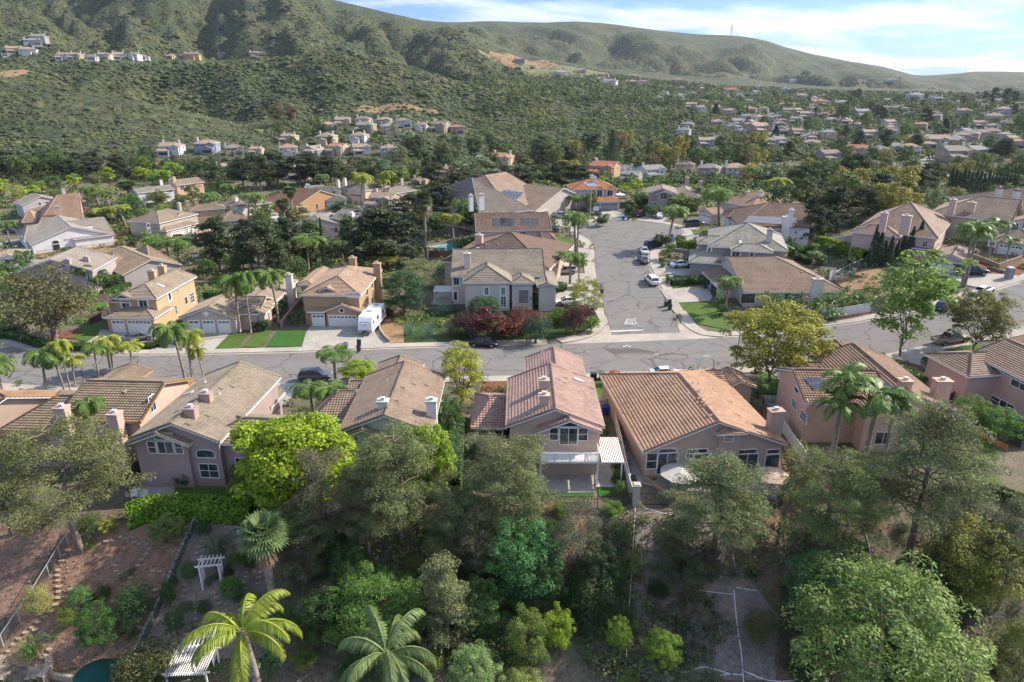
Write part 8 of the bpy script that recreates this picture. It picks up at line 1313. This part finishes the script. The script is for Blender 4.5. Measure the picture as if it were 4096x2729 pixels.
for nm,n,x0,x1,y0,y1 in (('roofs scattered over the right valley',46,1560,2353,232,340),('roofs on the right valley rim',20,1500,2200,198,232)):
 L_=[]
 for _ in range(900):
  x,y=random.uniform(x0,x1),random.uniform(y0,y1)
  if len(L_)<n and all(abs(x-q[0])>q[2]*.8 or abs(y-q[1])>6 for _,l in ROWS for q in l)and all(abs(x-q[0])>24 or abs(y-q[1])>6 for q in L_):L_.append((x,y,max(13,(y-150)*.19),random.choice('wctgltg'),random.choice('tbbgg')))
 ROWS.append((nm,L_))
for area,lst in ROWS:
 for i,(x,y,w,wc,rc)in enumerate(lst):
  b=V((x,y));D=b[1]*_ct+(CAM_H-b[2])*_st;W_m=min(24,max(8,w*1.7406*D/FPX));k=int((x*7+y*3)%6)
  if w<45 and area[0]in 'ps' and k>3:k-=3
  o=FP[k]if not FUSED[k]else copy_tree(FP[k],(0,0,0),0);FUSED[k]=True;s=W_m/13.5;o.location=b+Vector((0,5*s,.2));o.rotation_euler=(0,0,random.uniform(-.5,.5)+(b[0]/b[1])*-.3);o.scale=(s,s,s if s<1.15 else 1.15)
  for ch in bpy.data.objects:
   if ch.parent==o:
    n=ch.name.split('.')[0]
    if n=='wall':ch.color=(*[v*.85 for v in WC[wc][0]],1)
    if n=='roof':ch.color=(*[v*k_ for v,k_ in zip(RC[rc][0],(.82,.9,.9))],1)
  FARH.append((b[0],b[1]+5,8*s));ALLFAR.append((o,area,x,y,WC[wc][1],RC[rc][1]));tag(o,None,'house',area)
  # ------------------------------------------------ scattered middle and far trees
def scatter(n,x0,x1,y0,y1,kinds,hr,wr,look_cat='tree',m=1.2,group=None,paved=True):
 c=0;t=0
 while c<n and t<n*12:
  t+=1;x,y=random.uniform(x0,x1),random.uniform(y0,y1);b=V((x,y))
  if blocked(b[0],b[1],m,paved):continue
  key,col,look,name=random.choice(kinds);h=random.uniform(*hr)*(.8 if key in ('sapling','queen')else 1);plant(key,b,h*random.uniform(*wr)*(.9 if 'pine' not in key else .85),h,col,look,look_cat,name);c+=1
PD=('pinea',PDK,'dark pine','pine_tree');PB=('pineb',(.05,.065,.035),'broad dark pine','pine_tree');LA=('leafya',(.09,.13,.035),'mid green tree','leafy_tree');LB=('leafyb',(.055,.085,.03),'dark green tree','leafy_tree');LC=('leafyc',(.14,.16,.07),'pale green tree','leafy_tree');TL=('tall_leafy',(.10,.13,.055),'tall airy tree','leafy_tree');OL=('leafya',(.20,.19,.045),'yellow olive tree','leafy_tree');BR_=('leafyc',(.12,.095,.05),'brownish tree','leafy_tree');QP=('queen',PALMG,'feathery palm','palm_tree');SP=('sapling',(.17,.23,.04),'bright sapling','sapling')
scatter(26,0,350,383,412,[PD,LB,LB,LA,PB],(8,14),(.8,1.2));scatter(22,350,900,378,405,[PD,LB,LA,PB,TL,LC],(5,9),(.7,1.1));scatter(30,900,1180,345,415,[TL,LB,PD,LC,LA],(9,15),(.7,1.0));scatter(40,1180,1750,355,405,[TL,LB,PD,LA,BR_,TL,OL],(10,17),(.6,.95));scatter(44,1700,2353,345,420,[LB,PD,LA,LC,TL,OL],(7,14),(.7,1.1));scatter(22,1750,2100,420,520,[PB,LB,LA,QP,OL],(7,13),(.7,1.0));scatter(22,470,1000,520,620,[PB,LB,LA,TL],(6,11),(.7,1.0));scatter(30,0,900,430,510,[LA,QP,SP,LB,LC],(4,8),(.7,1.1));scatter(14,1180,1700,425,500,[LA,QP,LB,SP],(4,7),(.7,1.0));scatter(14,0,420,560,700,[LA,LB,SP,QP],(3,6),(.8,1.1));scatter(16,1080,1900,500,640,[LA,LB,QP],(2.5,4.5),(.8,1.1),m=.8)
scatter(34,640,1060,285,345,[LA,LB,QP,TL,SP],(5,9),(.7,1.0),m=2);scatter(34,1560,2353,225,330,[LB,PD,LA,TL,('cypress',CYP,'slim dark cypress','cypress_tree')],(9,17),(.5,.9),m=2)
for x,yt,yb,w in ((1972,203,232,16),(1960,208,232,12),(2283,200,236,22),(2262,208,234,16),(2312,202,238,26),(2330,208,240,20),(2025,245,280,20),(2010,240,275,14),(1858,215,245,8),(2298,322,366,52),(1973,300,350,30),(2030,296,352,36),(1716,245,262,8)):T('pinea' if w>9 else 'cypress',x,yt,yb,w,PDK,'dark conifer','tree','pine_tree')
T('leafyc',655,231,288,60,(.13,.10,.055),'brown leaved tree','tree','leafy_tree','rusty brown tree on the hillside above the row houses');T('leafyc',1245,318,352,40,(.10,.12,.07),'grey tree','tree','leafy_tree','grey green tree left of the footpath');T('sapling',907,235+45,320,20,LTG,'light tree','tree','leafy_tree','light green columnar tree in the stepped cluster')
# ------------------------------------------------ masses nobody could count
def blobs(name,P,S,material,seed,flat=.5,sub=False):
 rng=np.random.default_rng(seed);g=(1+5**.5)/2;v=nrm(np.array([(-1,g,0),(1,g,0),(-1,-g,0),(1,-g,0),(0,-1,g),(0,1,g),(0,-1,-g),(0,1,-g),(g,0,-1),(g,0,1),(-g,0,-1),(-g,0,1)],float));f=np.array([(0,11,5),(0,5,1),(0,1,7),(0,7,10),(0,10,11),(1,5,9),(5,11,4),(11,10,2),(10,7,6),(7,1,8),(3,9,4),(3,4,2),(3,2,6),(3,6,8),(3,8,9),(4,9,5),(2,4,11),(6,2,10),(8,6,7),(9,8,1)])
 N=len(P);j=rng.uniform(.65,1.3,(N,12,1));q=v[None]*j*S[:,None,None]*np.array([1,1,flat]);a=rng.uniform(0,6.28,N);ca,sa=np.cos(a)[:,None],np.sin(a)[:,None];q=np.stack([q[...,0]*ca-q[...,1]*sa,q[...,0]*sa+q[...,1]*ca,q[...,2]],-1)+P[:,None,:]
 F_=(f[None]+(np.arange(N)*12)[:,None,None]).reshape(-1,3);me=bpy.data.meshes.new(name);me.vertices.add(N*12);me.vertices.foreach_set('co',q.astype(np.float32).ravel());me.loops.add(F_.size);me.loops.foreach_set('vertex_index',F_.ravel());me.polygons.add(len(F_));me.polygons.foreach_set('loop_start',np.arange(len(F_))*3);me.polygons.foreach_set('loop_total',np.full(len(F_),3));me.update(calc_edges=True);me.materials.append(material);return mesh_obj(name,me)
def island_mat(name,cols,noise_s=.02,bump=None):
 m=mat(name,cols[0],.95,bump=bump);t=m.node_tree;b=t.nodes['Principled BSDF'];g=t.nodes.new('ShaderNodeNewGeometry');r=t.nodes.new('ShaderNodeValToRGB');n=t.nodes.new('ShaderNodeTexNoise');n.inputs['Scale'].default_value=noise_s;n.inputs['Detail'].default_value=4;t.links.new(g.outputs['Position'],n.inputs['Vector']);a=t.nodes.new('ShaderNodeMath');a.operation='MULTIPLY_ADD';t.links.new(g.outputs['Random Per Island'],a.inputs[0]);a.inputs[1].default_value=.55;s=t.nodes.new('ShaderNodeMath');s.operation='MULTIPLY_ADD';t.links.new(n.outputs['Fac'],s.inputs[0]);s.inputs[1].default_value=2.0;s.inputs[2].default_value=-.78;t.links.new(s.outputs[0],a.inputs[2]);t.links.new(a.outputs[0],r.inputs[0])
 e=r.color_ramp.elements;e[0].position=0;e[0].color=(*cols[0],1);e[1].position=1;e[1].color=(*cols[-1],1)
 for i,c in enumerate(cols[1:-1]):q=e.new((i+1)/(len(cols)-1));q.color=(*c,1)
 t.links.new(r.outputs[0],b.inputs['Base Color']);return m
def sector(n,u0,u1,ya,yb,seed,keep=None,pw=0):
 rng=np.random.default_rng(seed);u=rng.uniform(u0,u1,n);y=np.exp(rng.uniform(math.log(ya),math.log(yb),n));x=u*y
 if keep is not None:k=keep(x,y,rng);x,y=x[k],y[k]
 z=np.array([terrain(a,b)for a,b in zip(x,y)]);return np.stack([x,y,z],1),rng
CLR=[(G(r_,p))for r_,p in dirt+grs]
def near_house(x,y,m=1.):
 k=np.zeros(len(x),bool)
 for a,b,r in FARH:k|=(np.abs(x-a)<r+m)&(y-b<r+m)&(y-b>-r-m-8)
 return k
def hill_keep(x,y,rng):
 dens=vnoise(x,y,26,31)*.6+vnoise(x,y,9,32)*.5;left=(x/y<-.03)&(y<600);k=rng.random(len(x))<np.where(left,np.clip((dens-.36)*3.2,.10,.9),.95);k&=~near_house(x,y,2)
 for q in CLR[4:]:
  b=(min(p[0]for p in q),max(p[0]for p in q),min(p[1]for p in q),max(p[1]for p in q));idx=np.nonzero((x>b[0])&(x<b[1])&(y>b[2])&(y<b[3]))[0]
  for i in idx:
   if inside(x[i],y[i],q)and rng.random()<.82:k[i]=False
 return k
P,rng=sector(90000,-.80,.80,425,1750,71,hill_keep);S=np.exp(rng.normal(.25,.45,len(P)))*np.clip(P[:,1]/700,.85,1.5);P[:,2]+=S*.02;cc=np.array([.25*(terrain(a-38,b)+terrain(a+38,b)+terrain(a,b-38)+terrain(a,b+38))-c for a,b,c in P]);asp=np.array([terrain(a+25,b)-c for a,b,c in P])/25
dk=((P[:,1]>585)&(P[:,1]<800)&(P[:,0]<.03*P[:,1]))|(cc>1.6+rng.normal(0,.7,len(P)))|(asp>.17+rng.normal(0,.05,len(P)))  # dark scrub colour also stands in for shade in gullies and on left-facing slopes
tag(blobs('oak_scrub_and_shade',P[dk],S[dk]*1.15,island_mat('scrub_and_shade_leaves',[(.028,.042,.020),(.045,.062,.026),(.072,.09,.036),(.11,.12,.05)],.02),73),'dark oak scrub on the lower hill below the mesa','chaparral',kind='stuff');P,S=P[~dk],S[~dk]
tag(blobs('chaparral',P,S,island_mat('chaparral_leaves',[(.032,.047,.021),(.053,.072,.028),(.082,.102,.038),(.128,.138,.055)],.011),72),'grey green chaparral brush covering the hills','chaparral',kind='stuff')
def cardmass(name,P,rad,per,size,cols,seed,flat=1.1,lift=.7,ns=.02,up=.4):
 rng=np.random.default_rng(seed);c=P+np.array([0,0,1.])*(rad*lift)[:,None];d=nrm(rng.normal(size=(len(P),per,3)));d[...,2]=np.where(d[...,2]<-.4,-d[...,2],d[...,2]);p=c[:,None]+d*rad[:,None,None]*rng.uniform(.6,1.1,(len(P),per,1))*np.array([1,1,flat]);n=nrm(d+np.array([0,0,up])+rng.normal(size=d.shape)*.4)
 q=cards(p.reshape(-1,3),n.reshape(-1,3),1.0,.8,rng);cc=q.mean(1,keepdims=True);q=cc+(q-cc)*(np.repeat(rad,per)[:,None,None]*size);me=quads_mesh(name,q,island_mat(name+'_leaves',cols,ns));return mesh_obj(name,me)
def wood_keep(x,y,rng):return (rng.random(len(x))<np.clip((vnoise(x,y,30,41)*.6+vnoise(x,y,11,42)*.5-.30)*3,.04,1))&~near_house(x,y,3)
P,rng=sector(9500,-.05,.80,300,1500,81,wood_keep);rad=rng.uniform(1.3,3.3,len(P))*np.clip(P[:,1]/600,.85,1.5)
tag(cardmass('woodland',P,rad,46,.42,[(.045,.07,.028),(.085,.12,.042),(.13,.17,.05),(.22,.22,.07)],82),'far off wood and gardens filling the valley at the right','woodland',kind='stuff')
P,rng=sector(1300,-.78,-.04,355,412,83,lambda x,y,g:~near_house(x,y,3));rad=rng.uniform(1.0,2.5,len(P))
tag(cardmass('scrub_wood',P,rad,46,.40,[(.03,.045,.02),(.05,.07,.028),(.09,.11,.04)],84),'scrubby wood at the foot of the left hills','woodland',kind='stuff')
def low(n,u0,u1,ya,yb,seed,thr,m=.15,paved=True):
 P,rng=sector(n,u0,u1,ya,yb,seed,lambda x,y,g:(vnoise(x,y,7,seed)*.6+vnoise(x,y,2.5,seed+1)*.5)>thr);k=[not blocked(p[0],p[1],m,paved)for p in P];return P[k],rng
P,rng=low(18000,-.8,.8,112,385,91,.48,m=.7);rad=rng.uniform(.3,1.15,len(P))*np.clip(P[:,1]/170,.7,1.8)
tag(cardmass('garden_planting',P,rad,22,.5,[(.045,.07,.025),(.09,.14,.035),(.15,.21,.045),(.24,.27,.07)],92,.8,.4,.15),'low planting between the houses','garden planting',kind='stuff')
P,rng=low(5200,-.8,.8,62,96,93,.50,m=.6);rad=rng.uniform(.2,.7,len(P))
tag(cardmass('yard_planting',P,rad,26,.42,[(.04,.06,.02),(.07,.11,.03),(.12,.17,.04)],94,.8,.4,.2),'low planting in the near yards','garden planting',kind='stuff')
P,rng=sector(26000,-1.0,1.0,33,60,95,lambda x,y,g:g.random(len(x))<.35+.65*(vnoise(x,y,5,96)>.5));c=P+np.array([0,0,.13]);q=cards(c,nrm(rng.normal(size=(len(P),3))*.5+np.array([0,0,.8])),.26,.5,rng)
tag(mesh_obj('leaf_litter',quads_mesh('leaf_litter',q,island_mat('litter_leaves',[(.07,.05,.035),(.17,.12,.08),(.28,.19,.12),(.11,.12,.05)],.3))),'dry leaf litter and twigs on the slope','leaf litter',kind='stuff')
P,rng=low(5200,-.30,.85,34,57.5,97,.50,paved=False);P=P[((P[:,0]<11)&(P[:,0]>-24))|(rng.random(len(P))<.6)];rad=rng.uniform(.25,.95,len(P))
tag(cardmass('slope_brush',P,rad,40,.30,[(.03,.045,.018),(.055,.085,.028),(.10,.14,.04),(.14,.13,.07)],98,.8,.45,.15),'tangled low brush covering the slope','brush',kind='stuff')
# ------------------------------------------------ haze
LO,HI=-45.0,float(TAB[:660].max())+60
hb=MB();hb.box(-5200,5200,-60,6200,LO,max(HI,120));hz=hb.build('haze',None);hz.data.materials.clear();hm=bpy.data.materials.new('haze');hm.use_nodes=True;ht=hm.node_tree;ht.nodes.remove(ht.nodes['Principled BSDF']);pv=ht.nodes.new('ShaderNodeVolumePrincipled');pv.inputs['Color'].default_value=(.80,.88,1.0,1);pv.inputs['Density'].default_value=.000035;pv.inputs['Anisotropy'].default_value=.3;ht.links.new(pv.outputs[0],ht.nodes['Material Output'].inputs['Volume']);hz.data.materials.append(hm);tag(hz,kind='stuff')
# ------------------------------------------------ labels that single things out
ORD=['first','second','third','fourth','fifth','sixth','seventh','eighth','ninth','tenth','eleventh','twelfth']
def ordn(i):
 if i<12:return ORD[i]
 n=i+1;return str(n)+('th' if 10<n%100<14 else {1:'st',2:'nd',3:'rd'}.get(n%10,'th'))
ANCH=[]
for H in HOUSES:c=H.Wd(((H.wings[0]['x0']+H.wings[0]['x1'])/2,(H.wings[0]['y0']+H.wings[0]['y1'])/2,3));ANCH.append((*project(*c),c,H.nick))
for x,y,n in ((1518,1500,'round citrus tree'),(1990,1450,'huge feathery tree'),(1450,1350,'boundary pipe'),(1030,1450,'young conical pine'),(1325,1250,'grey weeping tree'),(870,1400,'spreading green tree'),(1780,1130,'tiered umbrella'),(1690,1350,'long straight pipe'),(2228,1310,'leaning dark cypress'),(1195,1290,'glossy green tree'),(905,1520,'grey green palm'),(640,1280,'shaggy fan palm'),(2230,1120,'bright lawn fence'),(1640,1200,'tall centre pine'),(1885,1200,'wide right pine'),(925,1180,'dense middle pine')):p=V((x,y));ANCH.append((*project(*p),p,n))
for x,y,n in ((600,355,'pale row houses'),(850,300,'stepped cluster houses'),(400,357,'leftmost row house'),(1404,350,'layered conifer'),(1245,350,'footpath pole'),(1850,285,'middle valley roofs'),(2150,350,'far right street'),(2220,430,'tall cypress row'),(1884,240,'long white valley house'),(2300,230,'farthest dark conifers'),(1550,395,'grey roofed rear row'),(1720,400,'white rear roofs'),(175,355,'left utility pole'),(1110,380,'hidden orange roof house'),(2010,320,'slanted utility pole')):p=V((x,y));ANCH.append((*project(*p),p,n))
AX=np.array([(a[0],a[1])for a in ANCH]);groups={}
for P_ in PLANTS:
 if P_['o'].get('label'):continue
 o=P_['o'];px,py=project(*o.location);i=int(np.argmin(np.hypot(AX[:,0]-px,(AX[:,1]-py)*1.4)));a=ANCH[i];dx,dd=px-a[0],o.location[1]-a[2][1];w=abs(AX[i,1]-py)
 rel=('right of' if dx>0 else 'left of')if abs(dx)>max(35,w*.8)else ('behind' if dd>0 else 'before');groups.setdefault((P_['look'],rel,a[3]),[]).append((px,o))
for (look,rel,nick),L in groups.items():
 L.sort(key=lambda t:t[0])
 for k,(px,o)in enumerate(L):
  tail='' if len(L)==1 else ((', leftmost of ' if k==0 else ', rightmost of ' if k==len(L)-1 else ', %s from left of '%ordn(k))+str(len(L)))
  q='%s %s the %s'%(look,rel,nick);o['label']=q+tail if len((q+tail).split())<17 else q.replace(' the ',' ')+tail.replace(' from left of ',' of ')
  if 'group' not in o:o['group']=look+'s '+rel+' the '+nick if len(L)>1 else look+'s'
fg={}
for o,area,x,y,wc,rc in ALLFAR:fg.setdefault((area,wc,rc),[]).append((x,o))
for (area,wc,rc),L in fg.items():
 L.sort(key=lambda t:t[0])
 for k,(x,o)in enumerate(L):o['label']='%s house with %s roof, %s%s'%(wc,rc,area,'' if len(L)==1 else ', %s from left'%ordn(k))
